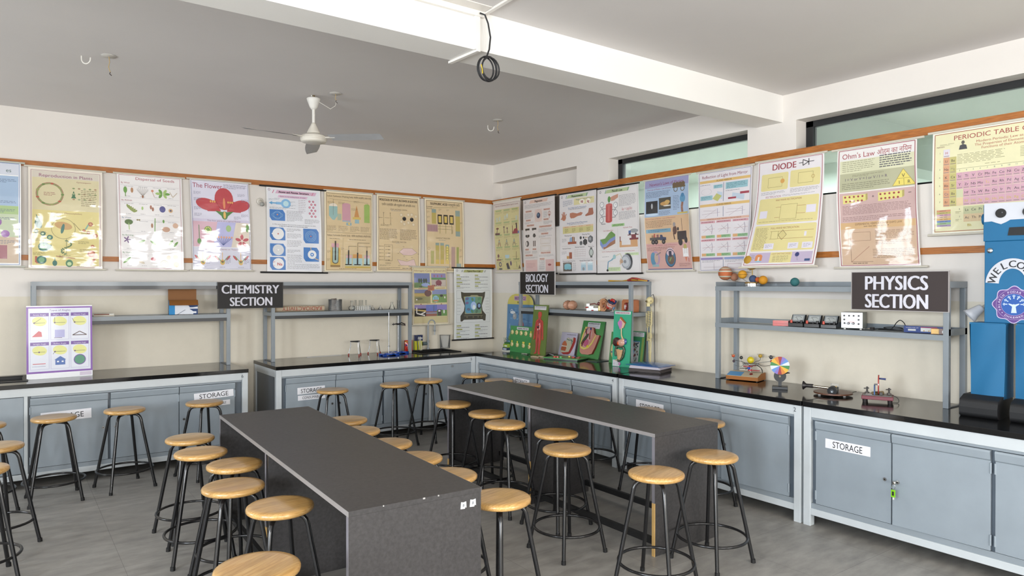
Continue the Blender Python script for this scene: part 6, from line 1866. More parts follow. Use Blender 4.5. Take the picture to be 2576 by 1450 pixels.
for nm_, mm_, w_, h_ in (('flap', TRS((0, 0.074, 0.138), rx=-0.06), 0.25, 0.108), ('flap', TRS((0, -0.074, 0.138), rx=2.25), 0.25, 0.075), ('flap', TRS((0.124, 0, 0.138), rz=PI/2, rx=0) @ Matrix.Rotation(-1.9, 4, 'X'), 0.148, 0.06)):
    MB().box(-w_/2, w_/2, -0.001, 0.001, 0, h_, '#8f5c2a', mm_).build(nm_, M['card'], t)
t = thing('booklet', 'thin stack of booklets on the shelf behind the angles board', 'booklet', (-4.435, -0.235, 1.3422), -0.04)
MB().box(-0.08, 0.08, -0.06, 0.06, 0, 0.012, '#b9b2a4').build('lower_booklet', M['card'], t)
MB().box(-0.078, 0.077, -0.058, 0.06, 0.012, 0.026, '#d4d2c8').box(-0.078, 0.04, -0.0592, -0.058, 0.014, 0.024, '#7a4a3a').build('upper_booklet', M['card'], t)

# ---- fittings on the back wall and ceiling
t = thing('bulb_holder', 'round white bulb holder with a grey bulb, left of the atom chart', 'lamp', (-2.985, 0, 2.505))
MB().lathe([(0.0001, 0), (0.036, 0), (0.036, 0.012), (0.028, 0.02), (0.0001, 0.022)], 24, '#d9d4ca', X90 @ TRS(), cap=False).build('base_plate', M['satin'], t)
MB().cyl((0, -0.015, 0), (0.006, -0.05, -0.022), 0.020, 0.019, 18, '#c4beb2').build('socket', M['satin'], t)
MB().sph((0.009, -0.062, -0.034), 0.024, '#9a9a94', 16, 10).build('bulb', M['gloss'], t)

t = thing('ceiling_fan', 'white ceiling fan with three pale blades', 'fan', (-3.107, -1.913, ZCL))
FW = '#d6d0c4'
MB().lathe([(0.001, -0.022), (0.050, -0.024), (0.056, -0.030), (0.052, -0.045), (0.030, -0.100), (0.016, -0.119), (0.001, -0.120)], 28, '#dcd9d2', cap=False).build('canopy', M['satin'], t)
MB().cyl((0, 0, 0), (0, 0, -0.03), 0.008, n=10, col='#6a5a3c').cyl((-0.018, 0, 0), (-0.012, 0, -0.03), 0.004, n=8, col='#d8d4c8').cyl((0.012, 0.01, 0), (0.010, 0, -0.03), 0.004, n=8, col='#8a7a4a').build('hanger', M['satin'], t)
MB().cyl((0, 0, -0.115), (0, 0, -0.235), 0.0125, n=14, col='#dcd9d2').build('downrod', M['satin'], t)
MB().lathe([(0.001, -0.225), (0.016, -0.227), (0.022, -0.242), (0.050, -0.300), (0.054, -0.312), (0.001, -0.314)], 28, FW, cap=False).build('lower_cone', M['satin'], t)
MB().lathe([(0.001, -0.318), (0.064, -0.320), (0.090, -0.328), (0.104, -0.340), (0.106, -0.346), (0.101, -0.348), (0.106, -0.351), (0.106, -0.366), (0.101, -0.368), (0.104, -0.372), (0.095, -0.386), (0.075, -0.392), (0.001, -0.393)], 36, FW, cap=False).build('motor', M['satin'], t)
for a in (-0.85, -0.85+2*PI/3, -0.85+4*PI/3):
    bl = MB()

    def bf(u, v, a=a):
        r = 0.15+0.45*u
        hw = 0.055+0.012*math.sin(PI*u)-0.012*u
        s_ = (v-0.5)*2*hw
        return (r*math.cos(a)-s_*math.sin(a), r*math.sin(a)+s_*math.cos(a), -0.352-0.02*(v-0.5)*2*0.6-0.012*u)
    bl.grid(bf, 14, 4, '#c4c6c8')
    bl.grid(lambda u, v: tuple(Vector(bf(u, 1-v))-Vector((0, 0, 0.003))), 14, 4, '#b9bbbe')
    bo = bl.build('blade', M['satin'], t)
    MB().tube([(0.085*math.cos(a), 0.085*math.sin(a), -0.350), (0.19*math.cos(a), 0.19*math.sin(a), -0.352)], 0.008, 8, '#cfcac0').build('blade_arm', M['satin'], bo)

for (x, y, lab) in ((-4.735, -1.95, 'white ceiling hook at the upper left of the room'), (-1.345, -1.86, 'white ceiling hook between the fan and the room corner')):
    q = MB().tube([(0, 0, 0), (0, 0, -0.02)]+[(0.03-0.03*math.cos(a), 0, -0.02-0.034*math.sin(a)) for a in [i*PI/9 for i in range(1, 9)]]+[(0.06, 0, -0.012)], 0.0045, 8, '#dedad2').build('ceiling_hook', M['satin'], loc=(x, y, ZCL), rz=-0.6)
    tag(q, lab, 'hook')
for (x, y, lab, dz) in ((-4.585, -2.06, 'loose wire hanging from the ceiling beside the left hook', 0.11), (-1.395, -2.10, 'loose wire hanging from the ceiling near the room corner hook', 0.10), (-2.985, -2.075, 'wire connector on the ceiling beside the fan with a looping white lead', 0.055)):
    t = thing('ceiling_wire', lab, 'wire', (x, y, ZCL))
    MB().lathe([(0.001, 0), (0.048, 0), (0.046, -0.005), (0.001, -0.007)], 22, '#b9b5ae', cap=False).build('cover_plate', M['satin'], t)
    MB().tube([(0, 0, -0.004), (0.004, 0, -dz*0.4), (-0.003, 0.002, -dz*0.7), (0.008, 0, -dz)], 0.0028, 6, '#b59a6a').build('lead', M['satin'], t)
    MB().tube([(0.008, 0, -dz), (0.004, 0, -dz-0.012), (0.016, 0.0, -dz-0.022)], 0.0032, 6, '#3a3030').build('taped_end', M['rubber'], t)
    if dz < 0.06:
        MB().tube([(0.01, 0, -dz), (0.0, 0.0, -0.10), (-0.03, 0.03, -0.125), (-0.07, 0.08, -0.085), (-0.095, 0.115, -0.06)], 0.0018, 6, '#dcd8ce').build('white_lead', M['satin'], t)

t = thing('cable_trunking', 'white plastic cable trunking running over the ceiling beam', 'trunking', (0, 0, 0))
TW = '#e4e0da'
MB().box(-6.2, -2.955, -4.209, -4.184, 3.150, 3.185, TW).build('beam_top_run', M['satin'], t, bevel=0.002)
MB().box(-3.020, -2.986, -4.206, -4.184, 2.962, 3.150, TW).build('drop_run', M['satin'], t, bevel=0.002)
MB().box(-0.012, 0.012, -0.145, 0.145, -0.014, 0, TW, TRS((-3.006, -4.062, 2.965), rz=0.06)).build('underside_run', M['satin'], t, bevel=0.002)
MB().box(-0.012, 0.012, -1.2, 0, -0.013, 0, TW, TRS((-2.945, -4.184, 3.185), rz=-0.03)).build('ceiling_run', M['satin'], t, bevel=0.002)
MB().box(-6.2, -2.962, -4.290, -4.209, 3.180, 3.1848, '#e2ddd6').build('cover_board', M['satin'], t)

t = thing('cable_coil', 'black cable hanging from the ceiling beam, knotted into a coil', 'cable', (-2.976, -4.235, 3.165))
lead = [(-0.02, 0.02, 0.0), (0.0, 0.0, -0.012), (0.022, 0, -0.055), (0.038, 0, -0.13), (0.030, 0, -0.20), (0.012, 0, -0.245)]
MB().tube(lead, 0.0048, 8, '#18181a').build('lead', M['rubber'], t)
for k, (cx, rx_, ry_, ph, dy) in enumerate(((0.018, 0.060, 0.070, 0, 0.0), (0.026, 0.050, 0.068, .3, -0.008), (0.010, 0.054, 0.066, .5, 0.008), (0.03, 0.058, 0.062, .1, -0.014))):
    MB().tube([(cx+rx_*math.cos(a), dy, -0.312+ry_*math.sin(a)) for a in [ph+i*2*PI/36 for i in range(36)]], 0.0046, 8, '#161618', True).build('loop', M['rubber'], t)
MB().tube([(-0.034, -0.014, -0.30), (-0.028, -0.016, -0.325), (-0.026, -0.016, -0.35)], 0.003, 6, '#d8b422').build('yellow_tie', M['satin'], t)

# grey box in the plaster recess and the paper discs behind the corridor glass
t = thing('wall_box', 'brown grey box showing between the magnetism and measurements charts', 'box', (0.13, -1.10, 2.305), RW)
MB().box(0, 0.42, -0.05, 0, 0.012, 0.36, '#7a736c').build('body', M['satin'], t)
MB().box(-0.01, 0.43, -0.056, 0, 0, 0.012, '#e6e6e6').build('lower_strip', M['satin'], t)
t = thing('paper_garland', 'string of lettered paper discs hanging behind the high window by the ohm chart', 'garland', (0.235, -4.335, 2.70), RW)
for k, (z, c_, r_) in enumerate(((0.0, '#8d8a3a', 0.042), (-0.052, '#b3a53c', 0.046), (-0.145, '#8d9ab4', 0.045), (-0.235, '#93b89a', 0.046), (-0.315, '#c4b83c', 0.046))):
    MB().cyl((0.01*(-1)**k, -0.001, z), (0.01*(-1)**k, 0.001, z), r_, n=24, col=c_).build('disc', M['card'], t)
MB().tube([(0.0, -0.008, 0.06), (0.005, -0.01, -0.06), (0.012, -0.012, -0.18), (0.05, -0.010, -0.33)], 0.006, 6, '#d4d4d0').build('tinsel', M['chrome'], t)

# ------------------------------------------------------------------ biology counter
GNB = '#3f8048'


def relief(parent, name, poly, x, z, depth, col, mat='gloss', bev=0.003, y0=0.0, side=None):
    """raised model piece on the front of a board: outline in board x,z"""
    q = MB()
    q.prism([(a+x, b+z) for a, b in poly], y0+0.0005, y0+depth, col, X90, side)
    return q.build(name, M[mat], parent, bevel=bev)


def oval(rx, rz, n=18, rot=0.0):
    return [(rx*math.cos(a)*math.cos(rot)-rz*math.sin(a)*math.sin(rot), rx*math.cos(a)*math.sin(rot)+rz*math.sin(a)*math.cos(rot)) for a in [2*PI*i/n for i in range(n)]]


def label_plate(P, x0, y0, x1, y1, txt, tc='#3a3038', rows=0):
    P.R(x0, y0, x1, y1, '#d3d1d6')
    hh = (y1-y0)*P.h/P.w
    if rows:
        P.T(txt, (x0+x1)/2, y0+(y1-y0)*0.2, min(0.05, hh*0.22), tc, (x1-x0)*0.86, bold=0.03)
        P.TX(x0+0.03, y0+(y1-y0)*0.38, x1-0.03, y1-0.004, rows, '#8a888e')
    else:
        P.T(txt, (x0+x1)/2, (y0+y1)/2, hh*0.52, tc, (x1-x0)*0.86, bold=0.03)


t = thing('seedling_box', 'small green and navy boxes with tiny seedlings at the corner end of the biology counter', 'box', (-0.345, -0.775, ZT), RW)
MB().box(-0.045, 0.045, -0.02, 0.03, 0.012, 0.045, '#27394f').box(-0.05, 0.05, -0.025, 0.035, 0, 0.012, '#d8d6cc').box(-0.03, 0.035, -0.0212, -0.02, 0.018, 0.036, '#b9bfd0').build('lower_box', M['card'], t)
MB().box(-0.035, 0.045, -0.015, 0.03, 0.045, 0.088, '#8fa83a').box(-0.012, 0.04, -0.0162, -0.015, 0.055, 0.072, '#cfdcc8').box(-0.02, 0.045, -0.012, 0.03, 0.088, 0.105, '#2f6a34').build('upper_box', M['card'], t)
sd = MB()
rr = random.Random(3)
for k in range(7):
    x = -0.045+0.014*k
    sd.cyl((x, 0.005, 0.095), (x+rr.uniform(-.006, .006), 0.005, 0.15+rr.uniform(0, .02)), 0.0012, n=5, col='#3f5a34')
    for j in range(4):
        sd.sph((x+rr.uniform(-.008, .008), 0.005+rr.uniform(-.006, .006), 0.11+j*0.014), 0.005, ['#3a5a3a', '#4f7a44'][j % 2], 6, 4, (1, 1, .5))
sd.build('seedlings', M['matte'], t)

# water cycle board leaning behind the shelf post
p = Print(0.53, 0.675, 1.05)
arch = [(0, 0.18), (0.02, 0.12), (0.08, 0.06), (0.17, 0.02), (0.30, 0.0), (0.70, 0.0), (0.83, 0.02), (0.92, 0.06), (0.98, 0.12), (1, 0.18)]
p.PY(arch+[(1, 0.19), (0, 0.19)], '#cfc038').R(0, 0.19, 1, 1, '#4f86b4')
for k in range(40):
    p.E(p.rng.uniform(.05, .95), p.rng.uniform(.22, .95), p.rng.uniform(.03, .08), ['#5f93be', '#447cae', '#6a9cc4', '#3a6f9f'][k % 4], 0.02)
p.R(0.26, 0.035, 0.72, 0.12, '#c99ab0').T('WATER CYCLE', 0.49, 0.078, 0.075, '#5a3a8a', 0.42, bold=0.02).T('MODEL', 0.50, 0.155, 0.055, '#4a3c24', 0.22, bold=0.02)
p.E(0.22, 0.34, 0.10, '#d4dade', 0.035).RING(0.18, 0.32, 0.05, 0.012, '#dfe4e6').E(0.30, 0.41, 0.075, '#9a9c9e').E(0.28, 0.40, 0.03, '#b4b6b8').E(0.80, 0.32, 0.10, '#dde2e4', 0.03)
for a in range(14):
    p.E(0.56+0.075*math.cos(a*0.449), 0.555+0.075*0.785*math.sin(a*0.449), 0.03, '#b03a30', 0.018, rot=a*0.449)
p.E(0.56, 0.555, 0.055, '#d8b030').E(0.20, 0.77, 0.09, '#7a9a30', 0.10).R(0.08, 0.78, 0.34, 0.86, '#5f8a34').LN([(0.12, 0.55), (0.12, 0.64)], 0.012, '#a8c4d8')
for k in range(30):
    p.E(p.rng.uniform(.1, .5), p.rng.uniform(.6, .75), 0.006, '#c4d8e4')
t = thing('water_cycle_board', 'arched blue and yellow water cycle board standing behind the shelf post', 'board', (-0.070, -0.395, ZT), RW, None, rx=-math.radians(2.2))
MB().prism([(x*0.53, (1-y)*0.675) for x, y in arch]+[(0.53, 0), (0, 0)], -0.008, -0.0005, '#4a6a8a', X90).build('backing', M['card'], t)
q2 = [it for it in p.items]
mb, nr = MB(), []
for polys, col, l in q2:
    for qd in polys:
        k_ = len(qd)
        ar = sum(qd[i][0]*qd[(i+1) % k_][1]-qd[(i+1) % k_][0]*qd[i][1] for i in range(k_))
        pts = [(u*p.w, -l*0.0003, (1-v)*p.h) for u, v in (qd if ar < 0 else qd[::-1])]
        mb.add(pts, [tuple(range(k_))], col)
mb.build('picture', M['card'], t)

# animal meiosis board
p = Print(0.455, 0.306, 1.0)
label_plate(p, 0.28, 0.035, 0.77, 0.135, 'ANIMAL MEIOSIS')
cells = [(0.10, 0.25), (0.29, 0.25), (0.48, 0.26), (0.68, 0.26), (0.89, 0.30), (0.11, 0.71), (0.34, 0.72), (0.60, 0.72), (0.85, 0.74)]
for k, (x, y) in enumerate(cells):
    p.TX(x-0.03, y+0.18, x+0.03, y+0.20, 1, '#26402a')
t = board('model_board', 'square green animal meiosis board with rows of cream cell models', 'board', p, (-0.325, -0.812, ZT), RW, 4, 0.01, GNB, 'green teaching model boards', base='#3f8a4c')
for k, (x, y) in enumerate(cells):
    cx, cz = x*p.w, (1-y)*p.h
    c = MB()
    c.sph((cx, -0.004, cz), 0.026, '#d9cf96', 16, 10, (1, 0.45, 1.05)).sph((cx+0.010, -0.005, cz), 0.024, '#cdbf86', 16, 10, (0.7, 0.5, 1.0)).sph((cx-0.006, -0.015, cz), 0.007, ['#6a5a2a', '#8a6a2a'][k % 2], 8, 6, (1, .4, .8))
    c.tube([(cx-0.004+0.012*math.cos(a), -0.012, cz+0.018*math.sin(a)) for a in [i*PI/8 for i in range(16)]], 0.0014, 5, '#a8923c', True)
    if k >= 4:
        c.sph((cx+(0.0 if k != 7 else -0.008), -0.006, cz+0.034), 0.011, '#d8c44a', 12, 8, (1, .6, 1.2))
        if k >= 7:
            c.sph((cx+0.012, -0.006, cz+0.034), 0.011, '#d8c44a', 12, 8, (1, .6, 1.2))
    c.build('cell_model', M['gloss'], t)

# circulatory body board
p = Print(0.262, 0.566, 1.0)
label_plate(p, 0.08, 0.025, 0.88, 0.10, 'HUMAN CIRCULATORY SYSTEM', rows=2)
t = board('model_board', 'tall olive green board with a red human body relief', 'board', p, (-0.357, -1.262, ZT), RW, 5, 0.01, '#55682e', 'green teaching model boards', base='#5f7434')
H = [(0.131, 0.490), (0.152, 0.485), (0.160, 0.462), (0.155, 0.435), (0.148, 0.424), (0.150, 0.405), (0.180, 0.392), (0.192, 0.375), (0.199, 0.320), (0.206, 0.260), (0.214, 0.190), (0.205, 0.170), (0.196, 0.185), (0.188, 0.250), (0.178, 0.315), (0.174, 0.290), (0.172, 0.250), (0.176, 0.215), (0.172, 0.150), (0.166, 0.110), (0.162, 0.040), (0.176, 0.018), (0.172, 0.012), (0.142, 0.020), (0.140, 0.060), (0.138, 0.130), (0.133, 0.195), (0.127, 0.195), (0.122, 0.130), (0.116, 0.060), (0.112, 0.022), (0.075, 0.012), (0.072, 0.020), (0.096, 0.040), (0.096, 0.110), (0.090, 0.150), (0.088, 0.215), (0.092, 0.250), (0.092, 0.290), (0.086, 0.315), (0.074, 0.250), (0.066, 0.185), (0.056, 0.170), (0.046, 0.190), (0.054, 0.260), (0.062, 0.320), (0.070, 0.375), (0.082, 0.392), (0.112, 0.405), (0.114, 0.424), (0.107, 0.435), (0.102, 0.462), (0.110, 0.485)]
relief(t, 'body_relief', H, 0, 0, 0.010, '#b8473e', bev=0.004)
v = MB()
for pts in ([(0.131, 0.42), (0.131, 0.30), (0.131, 0.21)], [(0.131, 0.39), (0.175, 0.37), (0.2, 0.22)], [(0.131, 0.39), (0.088, 0.37), (0.062, 0.22)], [(0.131, 0.21), (0.152, 0.13), (0.154, 0.03)], [(0.131, 0.21), (0.107, 0.13), (0.105, 0.03)], [(0.122, 0.40), (0.112, 0.30), (0.125, 0.24)], [(0.14, 0.40), (0.15, 0.30), (0.138, 0.24)]):
    v.tube([(a, -0.0105, b) for a, b in pts], 0.0014, 5, '#4a1f3a')
v.build('vessels', M['satin'], t)
MB().tube([(0.135, -0.013, 0.345), (0.15, -0.014, 0.36), (0.155, -0.013, 0.33), (0.15, -0.013, 0.30)], 0.004, 6, '#d8bdb4').sph((0.118, -0.012, 0.318), 0.018, '#3a1a20', 12, 8, (1.1, .5, .7)).sph((0.134, -0.012, 0.335), 0.010, '#b03a3a', 12, 8, (1, .6, 1.2)).sph((0.115, -0.012, 0.288), 0.007, '#e0d8d4', 8, 6, (.7, .5, 1.4)).sph((0.146, -0.012, 0.295), 0.007, '#e0d8d4', 8, 6, (.7, .5, 1.3)).build('organs', M['gloss'], t)

# jaw board
p = Print(0.265, 0.262, 1.0)
p.T('TOOTH AND JAW SECTION', 0.62, 0.09, 0.04, '#5a5460', 0.58, bold=0.02).TX(0.35, 0.13, 0.92, 0.26, 5, '#a9a4b4')
t = board('model_board', 'small lilac white board with a red and cream jaw model', 'board', p, (-0.125, -1.470, ZT), RW, 14, 0.008, '#a9a4b8', 'green teaching model boards', base='#bcb6c6')
relief(t, 'jaw_outline', [(0.05, 0.03), (0.15, 0.02), (0.19, 0.025), (0.225, 0.09), (0.245, 0.16), (0.24, 0.20), (0.215, 0.205), (0.17, 0.19), (0.13, 0.205), (0.11, 0.19), (0.10, 0.15), (0.06, 0.07), (0.035, 0.045)], 0, 0, 0.012, '#b9b39c', side='#9a3f38')
relief(t, 'gum_edge', [(0.10, 0.012), (0.17, 0.016), (0.20, 0.030), (0.235, 0.10), (0.255, 0.165), (0.248, 0.205), (0.225, 0.212), (0.228, 0.16), (0.205, 0.09), (0.185, 0.045), (0.12, 0.035), (0.06, 0.03)], 0, 0, 0.014, '#9c3a36')
relief(t, 'upper_molar', [(0.065, 0.105), (0.13, 0.105), (0.135, 0.125), (0.115, 0.15), (0.095, 0.165), (0.075, 0.15), (0.060, 0.125)], 0, 0, 0.020, '#b4694a')
relief(t, 'lower_molar', [(0.060, 0.055), (0.125, 0.050), (0.135, 0.085), (0.125, 0.098), (0.065, 0.098), (0.055, 0.080)], 0, 0, 0.020, '#a85c40')
relief(t, 'tooth_crown', [(0.058, 0.098), (0.135, 0.098), (0.137, 0.106), (0.058, 0.108)], 0, 0, 0.023, '#d8d2c4')
v = MB().tube([(0.12, -0.015, 0.185), (0.16, -0.018, 0.175), (0.20, -0.016, 0.18), (0.22, -0.015, 0.16)], 0.004, 6, '#4a6a70').tube([(0.20, -0.016, 0.18), (0.215, -0.016, 0.13)], 0.003, 6, '#6a8a8a')
v.build('nerve', M['satin'], t)

# wide green board with an abdominal section
p = Print(0.345, 0.408, 1.0)
label_plate(p, 0.24, 0.04, 0.80, 0.20, 'MALE REPRODUCTIVE SYSTEM', rows=4)
t = board('model_board', 'leaning green board with a pink body section model', 'board', p, (-0.118, -1.775, ZT), RW, 15, 0.012, '#2f5a3a', 'green teaching model boards', base='#4a8a4c')
relief(t, 'body_section', [(0.065, 0.055), (0.10, 0.035), (0.20, 0.035), (0.255, 0.05), (0.285, 0.12), (0.310, 0.215), (0.320, 0.255), (0.275, 0.255), (0.235, 0.275), (0.215, 0.315), (0.205, 0.335), (0.08, 0.335), (0.055, 0.24), (0.04, 0.14)], 0, 0, 0.026, '#bd8172', side='#7a2a28', bev=0.006)
relief(t, 'fat_layer', [(0.05, 0.13), (0.075, 0.095), (0.13, 0.085), (0.19, 0.105), (0.235, 0.155), (0.275, 0.25), (0.262, 0.25), (0.222, 0.17), (0.18, 0.125), (0.13, 0.105), (0.085, 0.115), (0.065, 0.16), (0.078, 0.25), (0.105, 0.335), (0.085, 0.335), (0.058, 0.24)], 0, 0, 0.030, '#d0bf6a')
relief(t, 'cavity', [(0.075, 0.16), (0.09, 0.12), (0.13, 0.11), (0.175, 0.13), (0.20, 0.20), (0.205, 0.28), (0.19, 0.32), (0.12, 0.325), (0.10, 0.30), (0.085, 0.24)], 0, 0, 0.0285, '#c29a94')
relief(t, 'bladder', oval(0.030, 0.040, rot=-0.5), 0.145, 0.16, 0.036, '#b45a78')
relief(t, 'bowel', oval(0.017, 0.075, rot=-0.6), 0.115, 0.20, 0.037, '#3a4a34')
v = MB().tube([(0.085, -0.034, 0.12), (0.095, -0.036, 0.16), (0.115, -0.036, 0.18)], 0.008, 7, '#6a1f24').tube([(0.185, -0.034, 0.31), (0.18, -0.036, 0.26), (0.19, -0.036, 0.20)], 0.005, 7, '#9a2a2c').tube([(0.175, -0.034, 0.325), (0.185, -0.037, 0.305)], 0.008, 7, '#2a3a7a')
for k in range(6):
    v.tube([(0.095+0.004*k, -0.032, 0.31-0.008*k), (0.112+0.004*k, -0.033, 0.30-0.012*k)], 0.004, 6, '#7a2a30')
v.tube([(0.13, -0.033, 0.325), (0.12, -0.034, 0.30), (0.095, -0.033, 0.27)], 0.003, 6, '#2f3f6a').sph((0.175, -0.034, 0.125), 0.012, '#d8c02a', 10, 6, (1.3, .5, 1))
v.build('organ_relief', M['gloss'], t)

# digestive board
p = Print(0.212, 0.540, 1.0)
label_plate(p, 0.06, 0.012, 0.95, 0.062, 'HUMAN DIGESTIVE SYSTEM', '#a8384a')
p.R(0.04, 0.885, 0.42, 0.995, '#d3d1d6').T('DIGESTIVE SYSTEM', 0.23, 0.902, 0.028, '#a8384a', 0.32).TX(0.06, 0.92, 0.21, 0.985, 4, '#8a888e').TX(0.25, 0.92, 0.40, 0.985, 4, '#8a888e')
t = board('model_board', 'tall turquoise human digestive system board in front of the shelf', 'board', p, (-0.375, -2.588, ZT), RW+0.12, 3.5, 0.01, '#1f7a5c', 'green teaching model boards', base='#2fa07a')
relief(t, 'head_section', [(0.085, 0.465), (0.095, 0.480), (0.15, 0.43), (0.142, 0.405), (0.128, 0.375), (0.10, 0.365), (0.085, 0.360), (0.078, 0.385), (0.065, 0.40), (0.058, 0.425), (0.075, 0.44)], 0, 0, 0.012, '#d3b49c', side='#b0643a')
relief(t, 'mouth_cavity', [(0.08, 0.450), (0.11, 0.44), (0.115, 0.41), (0.105, 0.375), (0.09, 0.362), (0.078, 0.385), (0.068, 0.40), (0.062, 0.425)], 0, 0, 0.015, '#b978b0')
relief(t, 'skin_strip', [(0.092, 0.482), (0.156, 0.425), (0.146, 0.42), (0.088, 0.468)], 0, 0, 0.016, '#a8502a')
MB().tube([(0.105, -0.01, 0.37), (0.108, -0.012, 0.33), (0.112, -0.012, 0.30), (0.128, -0.014, 0.27), (0.132, -0.014, 0.25)], [0.006, 0.006, 0.007, 0.009, 0.014], 10, '#cdb48a').build('gullet', M['gloss'], t)
MB().sph((0.055, -0.010, 0.235), 0.046, '#3f1d1c', 20, 12, (1.05, .32, 1.0)).build('liver', M['gloss'], t)
MB().sph((0.112, -0.016, 0.232), 0.038, '#c99a84', 20, 12, (1.15, .4, .9)).sph((0.130, -0.016, 0.252), 0.022, '#c99a84', 14, 8, (1, .5, 1.2)).sph((0.082, -0.022, 0.225), 0.018, '#c4521f', 14, 8, (.8, .5, 1.1)).build('stomach', M['gloss'], t)
MB().sph((0.152, -0.008, 0.245), 0.024, '#3f5a8c', 16, 10, (.9, .4, 1.2)).build('spleen', M['gloss'], t)
li = MB()
LP = [(0.052, 0.105), (0.046, 0.135), (0.048, 0.165), (0.060, 0.190), (0.085, 0.193), (0.115, 0.190), (0.140, 0.190), (0.148, 0.170), (0.146, 0.135), (0.138, 0.100), (0.118, 0.075), (0.100, 0.062), (0.082, 0.055)]
li.tube([(a, -0.010, b) for a, b in LP], 0.0125, 10, '#2f3a2a')
for i in range(len(LP)-1):
    for k in range(3):
        f = (k+0.5)/3
        a, b = LP[i][0]*(1-f)+LP[i+1][0]*f, LP[i][1]*(1-f)+LP[i+1][1]*f
        li.sph((a, -0.014, b), 0.0115, ['#465240', '#39442f'][k % 2], 8, 6, (1, .9, 1))
li.tube([(0.062, -0.008, 0.07), (0.05, -0.008, 0.055)], 0.005, 6, '#c9b48a')
li.build('large_bowel', M['gloss'], t)
sb = MB()
for j in range(7):
    z = 0.075+0.014*j
    w_ = 0.018+0.0032*j
    sb.tube([(0.098-w_, -0.012, z), (0.098-w_*0.3, -0.017, z+0.004), (0.098+w_*0.3, -0.017, z-0.004), (0.098+w_, -0.012, z)], 0.0085, 8, '#cba67c')
sb.build('small_bowel', M['gloss'], t)
MB().sph((0.097, -0.008, 0.028), 0.012, '#b070a0', 12, 8, (1, .6, 1.5)).build('rectum', M['gloss'], t)

# plant cell board and the egg board, half hidden behind the digestive board
p = Print(0.245, 0.330, 1.0)
label_plate(p, 0.08, 0.03, 0.96, 0.16, 'PLANT CELL', rows=3)
p.R(0.86, 0.18, 0.98, 0.98, '#7a9a2a').R(0.06, 0.30, 0.76, 0.95, '#b9c0c0')
for k in range(46):
    p.E(p.rng.uniform(.12, .70), p.rng.uniform(.33, .92), p.rng.uniform(.02, .06), ['#8a3a44', '#4a4f66', '#5a7a58', '#74423f', '#3f4656'][k % 5], p.rng.uniform(.02, .05), rot=p.rng.uniform(0, 3))
t = board('model_board', 'green plant cell board standing beside the skeleton', 'board', p, (-0.115, -2.495, ZT), RW, 8, 0.01, '#2f6a44', 'green teaching model boards', base='#3a8a5c')
relief(t, 'cell_wall', [(0.01, 0.012), (0.19, 0.012), (0.19, 0.020), (0.018, 0.020), (0.018, 0.225), (0.19, 0.225), (0.19, 0.233), (0.01, 0.233)], 0, 0, 0.014, '#4a86b0')
relief(t, 'nucleus', oval(0.030, 0.028), 0.09, 0.125, 0.016, '#4f78b4')
relief(t, 'nucleolus', oval(0.011, 0.012), 0.09, 0.125, 0.020, '#6a2a3a')
p = Print(0.235, 0.315, 1.0)
t = board('model_board', 'green board with a cream egg model, mostly hidden by the digestive board', 'board', p, (-0.200, -2.36, ZT), RW, 8, 0.01, '#2f6a44', 'green teaching model boards', base='#4a8a4c')
MB().sph((0.085, -0.006, 0.135), 0.075, '#d0c48a', 22, 12, (.9, .22, 1.25)).sph((0.05, -0.02, 0.11), 0.010, '#2f4a8a', 10, 6, (1, .5, .8)).sph((0.07, -0.021, 0.16), 0.010, '#b03a34', 10, 6, (1, .5, .8)).tube([(0.04, -0.02, 0.19), (0.06, -0.022, 0.20), (0.09, -0.022, 0.19)], 0.002, 5, '#3a3028').build('egg_model', M['gloss'], t)

# lying pieces
t = thing('flat_model_board', 'green board lying flat with red, yellow and green studs', 'board', (-0.335, -1.855, ZT), RW+0.35)
MB().box(-0.21, 0.21, -0.13, 0.13, 0.012, 0.020, '#4a9a52').box(-0.20, 0.20, -0.12, 0.12, 0, 0.012, '#20221f').build('base', M['board'], t)
for x, y, c_, r_ in ((-0.09, -0.085, '#b8342a', 0.018), (-0.055, -0.085, '#b8342a', 0.013), (-0.02, -0.075, '#4aa05a', 0.016), (-0.03, -0.05, '#c9a22a', 0.014), (0.03, 0.02, '#c9b23a', 0.014), (0.10, -0.02, '#a8342c', 0.02), (0.15, 0.01, '#a8342c', 0.016), (0.17, -0.05, '#7a4a3a', 0.022), (0.08, 0.05, '#2f3f8a', 0.014)):
    MB().cyl((x, y, 0.02), (x, y, 0.034), r_, r_*0.85, 14, c_).build('stud', M['gloss'], t)
tag(MB().box(-0.05, 0.10, -0.10, 0.09, 0, 0.006, '#3c4a4a').build('dark_board', M['board'], loc=(-0.200, -2.175, ZT), rz=RW+0.1), 'dark grey board lying flat beside the green studded board', 'board')
t = thing('pouch', 'black pouch lying open beside the red body board', 'pouch', (-0.270, -1.570, ZT), RW+0.2)
MB().grid(lambda u, v_: (-0.08+0.15*u, -0.05+0.10*v_, 0.004+0.028*math.sin(PI*u)*(1-v_*0.4)), 10, 6, '#16171a').box(-0.075, 0.065, -0.045, 0.045, 0, 0.004, '#141517').tube([(-0.02, -0.052, 0.03), (0.04, -0.053, 0.022), (0.07, -0.052, 0.006)], 0.0022, 5, '#c9cbd0').build('body', M['rubber'], t)
for k, (y, z, a) in enumerate(((-1.535, 0.0, 0.1), (-1.585, 0.0, 0.35))):
    q = MB().box(-0.06, 0.06, -0.010, 0.010, 0, 0.012, '#b9a888').box(-0.035, 0.03, -0.012, 0.012, 0.010, 0.018, '#a9977a')
    tag(q.build('wooden_peg', M['matte'], loc=(-0.505+0.05*k, y, ZT), rz=RW+a, bevel=0.003), ['pale wooden peg lying nearer the red body board', 'pale wooden peg lying nearer the green studded board'][k], 'peg')
q = MB()
